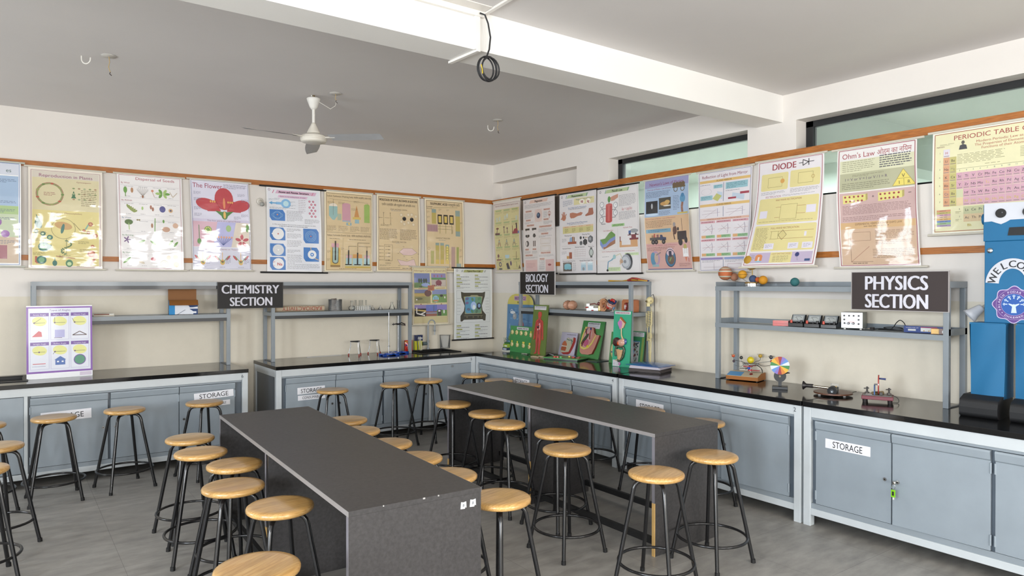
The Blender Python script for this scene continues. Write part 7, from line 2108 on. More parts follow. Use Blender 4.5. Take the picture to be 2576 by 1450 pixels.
q.grid(lambda u, v_: (-0.05+0.10*u, -0.02+0.04*v_, 0.003+0.012*abs(math.sin(u*9+v_*5))*math.sin(PI*v_)), 12, 6, '#b9bcb4')
tag(q.build('crumpled_wrapper', M['gloss'], loc=(-0.385, -1.205, ZT), rz=RW), 'crumpled clear wrapper lying between the two upright green boards', 'wrapper')

# skeleton on its stand
BN = '#d5c795'
t = thing('skeleton_model', 'cream plastic skeleton hanging on a black stand', 'skeleton', (-0.135, -2.925, ZT), RW-0.55)
MB().lathe([(0.001, 0.016), (0.012, 0.016), (0.05, 0.010), (0.075, 0.002), (0.075, 0), (0.001, 0)], 28, '#1e1c1c', cap=False).build('stand_base', M['satin'], t)
MB().tube([(0.0, 0, 0.01), (-0.012, 0, 0.35), (-0.022, 0, 0.66), (-0.030, -0.01, 0.70), (-0.045, -0.02, 0.69)], 0.0035, 7, '#242224').build('stand_rod', M['satin'], t)
SX, SY = -0.070, -0.030
q = MB().sph((SX, SY, 0.640), 0.035, BN, 18, 12, (0.88, 1.05, 1.05)).box(SX-0.018, SX+0.018, SY-0.034, SY-0.004, 0.582, 0.615, BN).sph((SX-0.012, SY-0.034, 0.632), 0.009, '#6a5c3a', 8, 6).sph((SX+0.012, SY-0.034, 0.632), 0.009, '#6a5c3a', 8, 6).box(SX-0.014, SX+0.014, SY-0.036, SY-0.030, 0.594, 0.600, '#8a7c54').sph((SX+0.034, SY, 0.635), 0.006, '#8a7c5a', 8, 6)
q.build('skull', M['satin'], t, bevel=0.004)
q = MB()
for k in range(20):
    q.sph((SX, SY+0.008+0.006*math.sin(k*.35), 0.575-k*0.0145), 0.007, BN, 8, 6, (1, 1, .8))
q.build('spine', M['satin'], t)
q = MB()
for k in range(9):
    z = 0.525-k*0.0155
    w_ = 0.030+0.018*math.sin(PI*(k+1)/10)
    q.tube([(SX+w_*math.cos(a), SY-0.008+0.028*math.sin(a), z-0.010*(1-math.sin(a))) for a in [i*2*PI/18 for i in range(18)]], 0.0026, 5, BN, True)
q.box(SX-0.005, SX+0.005, SY-0.040, SY-0.036, 0.42, 0.525, BN).tube([(SX-0.055, SY, 0.535), (SX, SY-0.03, 0.53), (SX+0.055, SY, 0.535)], 0.004, 6, BN)
q.build('rib_cage', M['satin'], t)
q = MB()
for s_ in (-1, 1):
    q.sph((SX+s_*0.030, SY, 0.300), 0.028, BN, 14, 8, (.9, .45, 1.15)).sph((SX+s_*0.018, SY-0.012, 0.262), 0.014, BN, 10, 6, (1, .6, 1))
q.tube([(SX-0.03, SY, 0.268), (SX, SY-0.018, 0.252), (SX+0.03, SY, 0.268)], 0.006, 6, BN)
q.build('pelvis', M['satin'], t)
for s_ in (-1, 1):
    MB().tube([(SX+s_*0.056, SY, 0.532), (SX+s_*0.060, SY, 0.42), (SX+s_*0.058, SY-0.006, 0.40), (SX+s_*0.062, SY-0.008, 0.30), (SX+s_*0.060, SY-0.010, 0.245)], [0.006, 0.0042, 0.006, 0.004, 0.006], 8, BN).build('arm', M['satin'], t)
    MB().tube([(SX+s_*0.034, SY, 0.262), (SX+s_*0.026, SY, 0.15), (SX+s_*0.024, SY, 0.138), (SX+s_*0.022, SY, 0.13), (SX+s_*0.024, SY, 0.03), (SX+s_*0.026, SY-0.004, 0.012), (SX+s_*0.028, SY-0.03, 0.006)], [0.007, 0.006, 0.0095, 0.0075, 0.0045, 0.007, 0.005], 8, BN).build('leg', M['satin'], t)

# stack of folders and papers
FX, FY = -0.365, -3.075
for k, (nm_, c_, h_, w_, d_, a_, lab) in enumerate((
        ('folder', '#2e2c2e', 0.010, 0.32, 0.24, 0.30, 'dark folder at the very bottom of the blue topped stack'),
        ('folder', '#37302e', 0.009, 0.32, 0.24, 0.24, 'dark brown folder second from the bottom of the stack'),
        ('folder', '#2a2a30', 0.009, 0.31, 0.24, 0.33, 'dark folder just under the white papers of the stack'),
        ('paper_pile', '#cfcad8', 0.012, 0.31, 0.23, 0.28, 'lower layer of white papers in the folder stack'),
        ('paper_pile', '#c4bcc8', 0.010, 0.30, 0.22, 0.22, 'upper layer of white papers right below the blue folder'))):
    z = ZT+0.0002+sum((0.010, 0.009, 0.009, 0.012, 0.010)[:k])+0.0004*k
    m = MB()
    m.box(-w_/2, w_/2, -d_/2, d_/2, 0, 0.002, c_).box(-w_/2+0.004, w_/2-0.004, -d_/2+0.003, d_/2-0.003, 0.002, h_-0.002, '#b9b4bc' if k > 2 else '#5a5250').box(-w_/2, w_/2, -d_/2, d_/2, h_-0.002, h_, c_)
    tag(m.build(nm_, M['card'], loc=(FX, FY, z), rz=RW+a_), lab, 'folder' if nm_ == 'folder' else 'papers')
m = MB()
m.grid(lambda u, v_: (-0.18+0.36*u, -0.135+0.27*v_, 0.004+0.022*(math.sin(PI*u)*math.sin(PI*v_))**0.5), 16, 10, '#2f5f9c')
m.box(-0.18, 0.18, -0.135, 0.135, 0, 0.004, '#2a5590')
tag(m.build('folder', M['gloss'], loc=(FX+0.01, FY+0.005, ZT+0.0526), rz=RW+0.16), 'bulging blue plastic folder lying on top of the paper stack', 'folder')

# ---- models on the biology shelf
ZB = 1.3592
t = thing('brain_model', 'beige brain model at the left of the anatomy shelf', 'model', (-0.225, -1.795, ZB), RW, 'anatomy models on the biology shelf')
for s_ in (-1, 1):
    q = MB()

    def bfn(u, v_, s_=s_):
        th, ph = 2*PI*u, PI*v_
        r = 1+0.05*math.sin(9*th+4*math.sin(5*ph))*math.sin(ph)+0.03*math.sin(14*ph+3*th)
        return (s_*0.036+0.040*r*math.sin(ph)*math.cos(th), 0.062*r*math.sin(ph)*math.sin(th), 0.050+0.050*r*math.cos(ph))
    q.grid(bfn, 40, 24, '#b98a70')
    q.build('hemisphere', M['gloss'], t)
MB().sph((0, 0.03, 0.022), 0.022, '#a87a62', 14, 8, (1.6, 1, .9)).build('cerebellum', M['gloss'], t)

t = thing('ear_model', 'ear model with white and yellow inner section on the anatomy shelf', 'model', (-0.190, -2.175, ZB), RW+0.6, 'anatomy models on the biology shelf')
q = MB()
pin = [(0.055, 0.0), (0.095, 0.0), (0.118, 0.03), (0.122, 0.07), (0.112, 0.105), (0.09, 0.128), (0.062, 0.128), (0.044, 0.105), (0.040, 0.06), (0.045, 0.025)]
q.prism(pin, -0.02, 0.055, '#c08a62', X90)
q.build('ear_block', M['matte'], t, bevel=0.012, seg=3)
q = MB().tube([(0.062+0.0*i, -0.058, 0.03) for i in range(1)]+[(0.062, -0.058, 0.045), (0.060, -0.060, 0.09), (0.075, -0.060, 0.112), (0.098, -0.060, 0.100), (0.106, -0.060, 0.07), (0.098, -0.060, 0.04), (0.082, -0.058, 0.022)], 0.008, 8, '#b57a52').tube([(0.072, -0.058, 0.045), (0.074, -0.060, 0.08), (0.088, -0.060, 0.085), (0.092, -0.058, 0.06)], 0.006, 8, '#a86c46').sph((0.080, -0.056, 0.055), 0.012, '#6a3a2a', 10, 8, (1, .4, 1.4))
q.build('ear_ridges', M['satin'], t)
MB().box(-0.105, 0.035, -0.03, 0.03, 0, 0.030, '#d2d0cc').box(-0.105, -0.07, -0.03, 0.02, 0.045, 0.075, '#d2d0cc').box(-0.08, -0.03, -0.028, 0.02, 0.028, 0.05, '#cac7c2').sph((-0.10, -0.03, 0.035), 0.014, '#a82a26', 10, 6, (1.2, .5, .5)).sph((-0.04, -0.032, 0.006), 0.012, '#a82a26', 10, 6, (1.2, .4, .5)).build('bone_section', M['gloss'], t, bevel=0.006)
MB().box(0.020, 0.046, -0.034, 0.03, 0, 0.055, '#cfb028').build('ear_canal', M['gloss'], t, bevel=0.005)
MB().tube([(-0.07, -0.01, 0.068), (-0.02, -0.02, 0.075), (0.01, -0.02, 0.065), (0.04, -0.02, 0.08)], 0.006, 8, '#7a4038').sph((0.025, -0.025, 0.075), 0.018, '#6a2f30', 12, 8, (1, .8, 1)).tube([(0.02, -0.03, 0.10), (0.06, -0.035, 0.125), (0.11, -0.03, 0.145)], 0.0025, 6, '#8a6a5a').build('inner_ear', M['gloss'], t)

t = thing('heart_model', 'heart model with blue and red vessels on a small pin stand', 'model', (-0.195, -2.395, ZB), RW, 'anatomy models on the biology shelf')
MB().cyl((0.020, 0, 0), (0.020, 0, 0.004), 0.028, n=20, col='#c9c9c4').cyl((0.020, 0, 0.004), (0.012, 0, 0.05), 0.004, n=10, col='#c4c4c0').build('stand', M['satin'], t)
HM = TRS((0, 0, 0.068), ry=0.55)
MB().lathe([(0.001, -0.062), (0.020, -0.055), (0.038, -0.03), (0.045, 0.0), (0.042, 0.028), (0.028, 0.045), (0.001, 0.050)], 22, '#b98474', HM, cap=False).sph((-0.006, -0.030, -0.028), 0.026, '#a8342a', 14, 8, (1, .6, .9), HM).tube([(-0.042, -0.025, -0.004), (0, -0.048, -0.012), (0.04, -0.025, -0.004)], 0.0045, 6, '#d6ccc6', m=HM).build('heart_body', M['gloss'], t)
MB().tube([(-0.034, -0.022, 0.028), (0.0, -0.034, 0.030), (0.036, -0.016, 0.036)], 0.016, 10, '#24304f', m=HM).tube([(0.028, -0.005, 0.03), (0.034, 0, 0.068)], 0.013, 10, '#2a3a6a', m=HM).sph((0.046, 0, -0.012), 0.014, '#5f86a4', 10, 6, (.7, 1, 1.2), m=HM).build('blue_vessels', M['gloss'], t)
MB().tube([(-0.012, -0.020, 0.040), (0.0, -0.022, 0.062), (0.018, -0.016, 0.066), (0.028, -0.006, 0.050)], 0.013, 10, '#b3241c', m=HM).build('red_vessel', M['gloss'], t)

t = thing('skin_section', 'orange brown curved tissue block model behind the shelf post', 'model', (-0.150, -2.610, ZB), RW, 'anatomy models on the biology shelf')
MB().prism([(-0.080, 0.0), (-0.045, 0.0), (-0.048, 0.05), (-0.04, 0.085), (-0.025, 0.095), (0.025, 0.095), (0.038, 0.085), (0.040, 0.04), (0.036, 0.0), (0.078, 0.0), (0.085, 0.06), (0.082, 0.118), (0.065, 0.126), (-0.055, 0.126), (-0.072, 0.11), (-0.076, 0.05)], -0.04, 0.04, '#b56f48', X90).build('outer_block', M['gloss'], t, bevel=0.008)
MB().sph((-0.035, -0.02, 0.055), 0.028, '#8a3434', 14, 10, (.6, .5, 1.5)).sph((-0.035, -0.035, 0.05), 0.014, '#d8ccc8', 10, 8, (.6, .5, 1.8)).box(-0.06, 0.06, 0.0, 0.03, 0, 0.09, '#c89a84').build('inner_section', M['gloss'], t, bevel=0.006)

t = thing('muscle_model', 'red and yellow arm muscle model lying on top of the biology shelf', 'model', (-0.150, -2.60, 1.6625), RW)
MB().tube([(-0.02, 0, 0.012), (0.04, 0, 0.022), (0.10, 0, 0.020), (0.16, 0, 0.014), (0.24, 0, 0.008)], [0.012, 0.022, 0.020, 0.012, 0.006], 12, '#a84434').build('muscle', M['gloss'], t)
MB().tube([(-0.27, -0.02, 0.007), (-0.18, -0.01, 0.007), (-0.10, 0, 0.006), (-0.02, 0, 0.012)], [0.010, 0.006, 0.004, 0.008], 8, '#c4962a').tube([(0.05, -0.02, 0.016), (0.15, -0.018, 0.012), (0.25, -0.02, 0.006)], 0.006, 8, '#c9a43a').build('tendon', M['gloss'], t)
MB().tube([(0.06, 0.018, 0.014), (0.16, 0.02, 0.010), (0.25, 0.01, 0.007)], 0.007, 8, '#3a4a6a').tube([(0.02, -0.02, 0.022), (0.08, -0.024, 0.026), (0.14, -0.022, 0.016)], 0.004, 6, '#7a2a2a').build('vessel', M['gloss'], t)

# ------------------------------------------------------------------ physics shelf and counter
ZP, ZM = 1.6192, 1.3112
# hanging planet orrery on the top shelf
t = thing('solar_system_model', 'solar system model with painted planets on top of the physics shelf', 'model', (-0.120, -3.985, ZP), RW)
MB().cyl((0, 0, 0), (0, 0, 0.008), 0.064, n=32, col='#cfd1d4').cyl((0, 0, 0.011), (0, 0, 0.024), 0.066, n=32, col='#c9cbce').cyl((0, 0, 0.008), (0, 0, 0.011), 0.05, n=24, col='#2a2a2c').build('base', M['chrome'], t)
MB().cyl((0, 0, 0.024), (0, 0, 0.036), 0.060, n=32, col='#8a6a2c').cyl((0, 0, 0.036), (0, 0, 0.15), 0.004, n=10, col='#b0924a').build('column', M['satin'], t)
SUN = (-0.01, 0, 0.205)
MB().sph(SUN, 0.066, '#b48a2c', 26, 16).build('sun', M['matte'], t)
PLN = [('gas_giant', (-0.262, -0.01, 0.112), 0.060, '#b5714c', 1), ('ringed_planet', (-0.075, -0.03, 0.100), 0.036, '#cf962a', 2), ('blue_planet', (0.020, -0.02, 0.062), 0.032, '#3f4f72', 0), ('red_planet', (0.066, -0.02, 0.056), 0.021, '#c9602c', 0), ('orange_planet', (0.122, -0.03, 0.052), 0.036, '#c98a1c', 0), ('green_planet', (0.405, -0.03, 0.036), 0.034, '#2f6a6c', 0), ('brown_planet', (-0.205, 0.035, 0.080), 0.034, '#a8755a', 0)]
for nm_, c, r_, col, k in PLN:
    q = MB().sph(c, r_, col, 24, 16)
    if k == 1:
        for j in range(len(q.f)):
            zz = sum(q.v[i][2] for i in q.f[j])/len(q.f[j])-c[2]
            b_ = int((zz/r_+1)*4.5)
            q.c[j] = lin(['#a06a4a', '#b5714c', '#b9bba8', '#bb6a42', '#b8643c', '#c2c4b2', '#a86444', '#b9a48c', '#a87858', '#a87858'][b_])
        q.add([tuple(v) for v in q.v], [], col)
    o_ = q.build(nm_, M['matte'], t)
    if k == 2:
        MB().lathe([(r_*1.0, 0.003), (r_*1.32, 0.0), (r_*1.0, -0.003)], 30, '#a87a1c', Matrix.Translation(c), cap=False).build('ring', M['satin'], o_)
    MB().tube([(0.03*(1 if c[0] > 0 else -1), 0, 0.028), (c[0]*0.9, c[1], max(0.030, c[2]-r_-0.004)), (c[0], c[1], c[2]-r_*0.9)], 0.0018, 6, '#5a5450').build('arm', M['satin'], o_)

# middle shelf
tag(MB().box(-0.058, 0.058, -0.04, 0.04, 0, 0.042, '#b8362c').box(-0.058, 0.058, -0.0405, -0.04, 0.020, 0.022, '#8f2820').build('small_box', M['gloss'], loc=(-0.225, -4.325, ZM), rz=RW+0.35, bevel=0.002), 'small glossy red box at the end of the row of meters', 'box')


def meter(label, y):
    t = thing('moving_coil_meter', label, 'meter', (-0.200, y, ZM), RW+0.28, 'black bench meters on the physics shelf')
    side = [(-0.072, 0.0), (0.055, 0.0), (0.055, 0.06), (0.045, 0.092), (0.030, 0.088), (-0.015, 0.032), (-0.072, 0.030)]
    MB().prism(side, -0.052, 0.052, '#19191b', Matrix(((0, 0, 1, 0), (1, 0, 0, 0), (0, 1, 0, 0), (0, 0, 0, 1)))).build('case', M['gloss'], t, bevel=0.004)
    f = Vector((0, 0.045, 0.056)).normalized()
    mm = Matrix(((1, 0, 0, 0), (0, f.y, -f.z, -0.016), (0, f.z, f.y, 0.036), (0, 0, 0, 1)))
    d = MB().box(-0.045, 0.045, 0, 0.068, 0.001, 0.004, '#8f9496', mm).box(-0.036, 0.036, 0.014, 0.056, 0.004, 0.0045, '#b4b8b6', mm)
    d.tube([mm @ Vector((0.030*math.cos(a), 0.020+0.028*math.sin(a), 0.005)) for a in [PI*0.2+i*PI*0.06 for i in range(11)]], 0.0009, 5, '#2f3336').tube([mm @ Vector((0, 0.014, 0.0055)), mm @ Vector((-0.016, 0.042, 0.0055))], 0.0008, 5, '#3a2020')
    d.build('dial', M['gloss'], t)
    for x, c_ in ((-0.040, '#b8402c'), (0.034, '#1f1f22')):
        MB().cyl((x, -0.045, 0.030), (x, -0.045, 0.052), 0.0095, 0.008, 12, c_).build('terminal', M['satin'], t)
    MB().sph((0, -0.030, 0.034), 0.008, '#2a2a2d', 10, 6).build('zero_screw', M['satin'], t)


meter('black bench meter next to the small red box', -4.452)
meter('black bench meter in the middle of the row of three', -4.582)
meter('black bench meter right beside the silver faced power unit', -4.714)

t = thing('power_unit', 'grey power unit with a silver front panel of black sockets', 'power supply', (-0.175, -4.875, ZM), RW+0.28)
MB().box(-0.072, 0.072, -0.065, 0.075, 0.010, 0.125, '#5f6358').build('case', M['steel'], t, bevel=0.002)
q = MB().box(-0.070, 0.070, -0.0675, -0.065, 0.012, 0.123, '#d8d9dd')
fm = TRS((0, -0.0678, 0)) @ X90
q.text('REGULATED POWER SUPPLY', 0.0045, '#a84a4a', fm @ TRS((0, 0.067, 0)), width=0.07).box(-0.02, 0.02, -0.0679, -0.0675, 0.053, 0.056, '#b86a6a')
q.build('front_panel', M['gloss'], t)
for x, z in ((-0.05, 0.10), (-0.018, 0.10), (0.012, 0.10), (0.045, 0.10), (-0.05, 0.072), (0.045, 0.072), (0.045, 0.042), (-0.048, 0.046)):
    MB().cyl((x, -0.067, z), (x, -0.073, z), 0.0068, 0.006, 12, '#2c2724').build('socket', M['satin'], t)
for x in (-0.022, 0.010):
    MB().cyl((x, -0.067, 0.045), (x, -0.080, 0.045), 0.0095, 0.008, 14, '#3a3a3c').cyl((x, -0.08, 0.045), (x, -0.081, 0.045), 0.006, n=10, col='#9a9a9c').build('control_knob', M['satin'], t)
for x in (-0.05, 0.055):
    for y in (-0.05, 0.06):
        MB().cyl((x, y, 0), (x, y, 0.010), 0.008, n=10, col='#c9c9c4').build('rubber_foot', M['rubber'], t)
t = thing('tangled_lead', 'tangled black cord lying behind the power unit with one raised loop', 'cord', (-0.165, -5.11, ZM), RW)
pts = [(-0.11, 0.03, 0.006), (-0.06, 0.02, 0.012), (-0.02, 0.0, 0.014), (0.02, 0.02, 0.018), (0.055, 0.01, 0.060), (0.085, 0.0, 0.078), (0.110, 0.0, 0.060), (0.120, 0.0, 0.03), (0.105, -0.01, 0.012), (0.05, -0.02, 0.010), (0.0, -0.01, 0.016), (-0.03, 0.01, 0.022), (0.03, 0.02, 0.028), (0.08, 0.01, 0.026), (0.10, 0.0, 0.02), (0.06, -0.02, 0.018), (-0.01, -0.02, 0.010), (-0.06, -0.01, 0.008), (0.02, -0.03, 0.008), (0.09, -0.03, 0.006), (0.13, -0.02, 0.006)]


def smooth(P, n=6):
    o = []
    for i in range(len(P)-1):
        p0, p1, p2, p3 = [Vector(P[max(0, min(len(P)-1, i+k))]) for k in (-1, 0, 1, 2)]
        for j in range(n):
            u = j/n
            o.append(0.5*((2*p1)+(p2-p0)*u+(2*p0-5*p1+4*p2-p3)*u*u+(3*p1-p0-3*p2+p3)*u**3))
    return o+[Vector(P[-1])]


MB().tube(smooth(pts), 0.0030, 7, '#1b1c1d').build('cord', M['rubber'], t)
MB().box(-0.135, -0.11, 0.02, 0.04, 0.0, 0.018, '#2a2526').cyl((-0.135, 0.025, 0.009), (-0.15, 0.025, 0.009), 0.003, n=6, col='#b5a48a').build('plug', M['rubber'], t)
t = thing('tuning_fork_box', 'flat navy blue tuning fork set box at the end of the physics shelf', 'box', (-0.155, -5.335, ZM), RW+0.10)
q = MB().box(-0.105, 0.135, -0.035, 0.05, 0, 0.044, '#1f3a7a').box(0.0, 0.10, -0.0362, -0.035, 0.010, 0.034, '#cfd0cc').box(0.0, 0.10, -0.0362, -0.035, 0.036, 0.040, '#a8324a').box(-0.078, -0.030, -0.0362, -0.035, 0.012, 0.024, '#c4c6c4')
q.text('TUNING FORK SET', 0.006, '#c9c4d4', TRS((-0.052, -0.0364, 0.033)) @ X90, width=0.08)
for x in (0.02, 0.05, 0.08):
    q.sph((x, -0.0362, 0.015), 0.004, '#c9983a', 8, 5, (1, .2, 1))
q.build('carton', M['board'], t)
t = thing('gilt_box', 'small gold foil box beside the shelf post under the physics sign', 'box', (-0.205, -5.455, ZM), RW+0.3)
MB().box(-0.040, 0.040, -0.028, 0.028, 0, 0.036, '#b07f2c').box(-0.038, 0.004, -0.029, -0.028, 0.004, 0.033, '#d9a83c').box(0.006, 0.03, -0.029, -0.028, 0.0, 0.035, '#5a2c16').cyl((0.034, -0.0285, 0.016), (0.034, -0.030, 0.016), 0.012, n=16, col='#c9cccc').build('carton', M['gloss'], t, bevel=0.001)

# motor driven orrery on a slanted wooden box
t = thing('planet_orrery', 'tabletop orrery with yellow sun on a slanted wood sided box', 'model', (-0.165, -3.955, ZT), RW+0.24)
sd_ = [(-0.085, 0.006), (0.085, 0.006), (0.085, 0.062), (0.0, 0.062), (-0.085, 0.036)]
XY = Matrix(((0, 0, 1, 0), (1, 0, 0, 0), (0, 1, 0, 0), (0, 0, 0, 1)))
MB().prism(sd_, -0.135, 0.135, '#9a5f24', XY).build('wooden_box', M['card'], t, bevel=0.002)
MB().prism([(-0.084, 0.0368), (0.0, 0.0626), (0.084, 0.0626), (0.084, 0.0642), (-0.001, 0.0642), (-0.084, 0.0384)], -0.132, 0.132, '#c4b89c', XY).prism([(-0.082, 0.0392), (-0.004, 0.0632), (-0.004, 0.0642), (-0.082, 0.0402)], -0.130, -0.01, '#4f8fc0', XY).cyl((0.06, -0.035, 0.054), (0.06, -0.037, 0.058), 0.013, n=16, col='#7a2a26').build('top_plate', M['satin'], t)
for x in (-0.12, 0.12):
    for y in (-0.07, 0.07):
        MB().cyl((x, y, 0), (x, y, 0.007), 0.008, n=8, col='#151515').build('rubber_foot', M['rubber'], t)
CX, CY = 0.03, 0.03
MB().cyl((CX, CY, 0.064), (CX, CY, 0.20), 0.004, n=8, col='#b5b7b9').lathe([(0.066, 0.130), (0.068, 0.133), (0.066, 0.136), (0.060, 0.136), (0.060, 0.130), (0.066, 0.130)], 36, '#c4c6c8', TRS((CX, CY, 0)), cap=False).lathe([(0.036, 0.131), (0.036, 0.135), (0.030, 0.135), (0.030, 0.131), (0.036, 0.131)], 30, '#b0b2b4', TRS((CX, CY, 0)), cap=False).tube([(CX-0.064, CY, 0.133), (CX+0.064, CY, 0.133)], 0.003, 6, '#c4c6c8').tube([(CX, CY-0.064, 0.133), (CX, CY+0.064, 0.133)], 0.003, 6, '#c4c6c8').build('gear_ring', M['chrome'], t)
MB().cyl((CX-0.025, CY, 0.108), (CX-0.025, CY, 0.116), 0.036, n=24, col='#a8343a').cyl((CX+0.015, CY, 0.118), (CX+0.015, CY, 0.123), 0.030, n=20, col='#7a2428').box(CX-0.02, CX+0.075, CY-0.012, CY+0.012, 0.078, 0.084, '#a8343a').cyl((CX-0.005, CY, 0.074), (CX-0.005, CY, 0.088), 0.016, n=16, col='#b03a40').build('red_gears', M['gloss'], t)
MB().sph((CX-0.010, CY-0.01, 0.098), 0.013, '#1f56b4', 14, 10).build('blue_knob', M['gloss'], t)
MB().sph((CX, CY, 0.165), 0.029, '#d8c424', 22, 14).build('sun', M['gloss'], t)
for nm_, x, y, z, r_, c_, ring in (('orange_planet', -0.115, 0.02, 0.192, 0.014, '#c9542c', True), ('dark_planet', -0.098, -0.01, 0.150, 0.011, '#3a2c3a', False), ('black_planet', -0.026, -0.03, 0.186, 0.014, '#2c2c2a', False), ('gold_planet', 0.085, 0.10, 0.198, 0.017, '#b8942a', True), ('navy_planet', 0.185, 0.07, 0.196, 0.016, '#26283a', True), ('red_planet', 0.205, 0.03, 0.165, 0.012, '#c9502c', False)):
    pb = MB().sph((x+CX*0, y, z), r_, c_, 16, 10).build(nm_, M['gloss'], t)
    MB().tube(smooth([(CX+(x-CX)*0.35, CY+(y-CY)*0.35, 0.140), (CX+(x-CX)*0.55, CY+(y-CY)*0.55, z-r_-0.03), (x-(x-CX)*0.06, y, z-r_-0.020), (x, y, z-r_*0.8)], 4), 0.0018, 6, '#5f6264').build('arm', M['chrome'], pb)
    if ring:
        MB().tube([(x+r_*1.5*math.cos(a), y+r_*1.5*math.sin(a), z+r_*(0.75 if c_ != '#26283a' else 0.3)) for a in [i*PI/12 for i in range(24)]], 0.0012, 5, '#b0a88a', True).build('ring', M['satin'], pb)
for pts in ([(CX, CY, 0.128), (0.06, 0.05, 0.130), (0.11, 0.04, 0.105), (0.128, 0.03, 0.075), (0.13, 0.02, 0.045)], [(CX, CY+0.01, 0.126), (0.05, 0.045, 0.13), (0.09, 0.05, 0.115), (0.118, 0.05, 0.090), (0.12, 0.05, 0.064)], [(0.055, 0.04, 0.128), (0.03, 0.05, 0.105), (-0.03, 0.06, 0.09), (-0.08, 0.07, 0.085)], [(0.052, 0.04, 0.128), (0.02, 0.04, 0.10), (-0.015, 0.03, 0.085)]):
    MB().tube(smooth(pts), 0.0028, 7, '#202224').build('lead', M['rubber'], t)
MB().tube(smooth([(-0.13, -0.02, 0.01), (-0.16, -0.03, 0.005), (-0.19, -0.05, 0.004), (-0.24, -0.055, 0.004)]), 0.003, 6, '#1c1d1e').build('mains_lead', M['rubber'], t)

# newton's disc
t = thing('colour_disc', 'spinning colour disc of rainbow segments on a black crank stand', 'disc', (-0.385, -4.415, ZT), RW+0.55)
MB().box(-0.055, 0.055, -0.045, 0.045, 0, 0.022, '#151617').build('base', M['satin'], t, bevel=0.002)
MB().box(-0.012, 0.012, -0.006, 0.006, 0.022, 0.125, '#18191a').cyl((0, 0.012, 0.098), (0, -0.012, 0.098), 0.044, n=30, col='#1b1c1e').cyl((0, -0.012, 0.098), (0, -0.020, 0.098), 0.008, n=12, col='#8a7a5c').build('pulley_wheel', M['satin'], t)
MB().tube([(0.03, 0.012, 0.115), (0.055, 0.02, 0.123), (0.066, 0.0, 0.124)], 0.005, 8, '#16171a').build('crank', M['satin'], t)
q = MB()
SEG = ['#8f1c20', '#7a6ab4', '#5a86c4', '#d0d4dc', '#2f7a3a', '#d8a824', '#c9781c', '#8f1c20', '#7a6ab4', '#5a86c4', '#d0d4dc', '#2f7a3a', '#d8a824', '#c9781c']
WID = [0.42, 0.40, 0.40, 0.42, 0.44, 0.46, 0.42]*2
WID = [w_*2*PI/sum(WID) for w_ in WID]
a0 = PI/2+0.21
for k in range(14):
    a1 = a0-WID[k]
    pts = [(0, 0)]+[(0.068*math.cos(a0+(a1-a0)*i/6), 0.068*math.sin(a0+(a1-a0)*i/6)) for i in range(7)]
    q.prism(pts, -0.001, 0.001, SEG[k], TRS((0, -0.026, 0.180)) @ X90)
    a0 = a1
q.build('disc', M['satin'], t)
MB().cyl((0, -0.004, 0.180), (0, -0.032, 0.180), 0.004, n=10, col='#c9c4a8').build('hub', M['satin'], t)

# brass tube instrument on a round board
t = thing('tube_instrument', 'shiny metal tube with a black flared end lying over a round brown board', 'instrument', (-0.365, -4.770, ZT), RW+0.28)
MB().cyl((0.045, 0.02, 0.012), (0.045, 0.02, 0.022), 0.130, n=44, col='#5f3a28').build('round_board', M['satin'], t, bevel=0.002)
for x, y in ((-0.03, -0.05), (0.13, -0.02), (0.05, 0.11)):
    MB().cyl((x, y, 0), (x, y, 0.012), 0.010, n=10, col='#b0aca8').build('foot', M['rubber'], t)
MB().cyl((-0.105, -0.02, 0.058), (0.055, -0.02, 0.050), 0.0095, n=16, col='#c9c2b0').build('tube', M['chrome'], t)
MB().lathe([(0.0095, 0), (0.014, 0.0), (0.014, 0.045), (0.018, 0.052), (0.030, 0.064), (0.032, 0.068), (0.001, 0.066)], 22, '#1a1718', Matrix.Translation((-0.082, -0.02, 0.057)) @ Matrix.Rotation(-PI/2, 4, 'Y'), cap=False).build('flared_end', M['satin'], t)
MB().cyl((0.062, -0.045, 0.045), (0.062, -0.085, 0.040), 0.031, 0.032, 26, '#161719').cyl((0.062, -0.085, 0.040), (0.062, -0.088, 0.040), 0.012, n=16, col='#2f3338').cyl((0.062, -0.088, 0.036), (0.062, -0.089, 0.036), 0.005, n=10, col='#b4c0c8').build('black_wheel', M['satin'], t)
MB().box(0.040, 0.092, -0.03, 0.005, 0.022, 0.088, '#ffffff').build('clear_block', M['clearplastic'], t)
MB().box(0.046, 0.090, -0.035, -0.01, 0.022, 0.066, '#26262a').cyl((0.078, -0.04, 0.068), (0.078, -0.052, 0.068), 0.007, n=10, col='#b89a5a').build('mount', M['satin'], t)

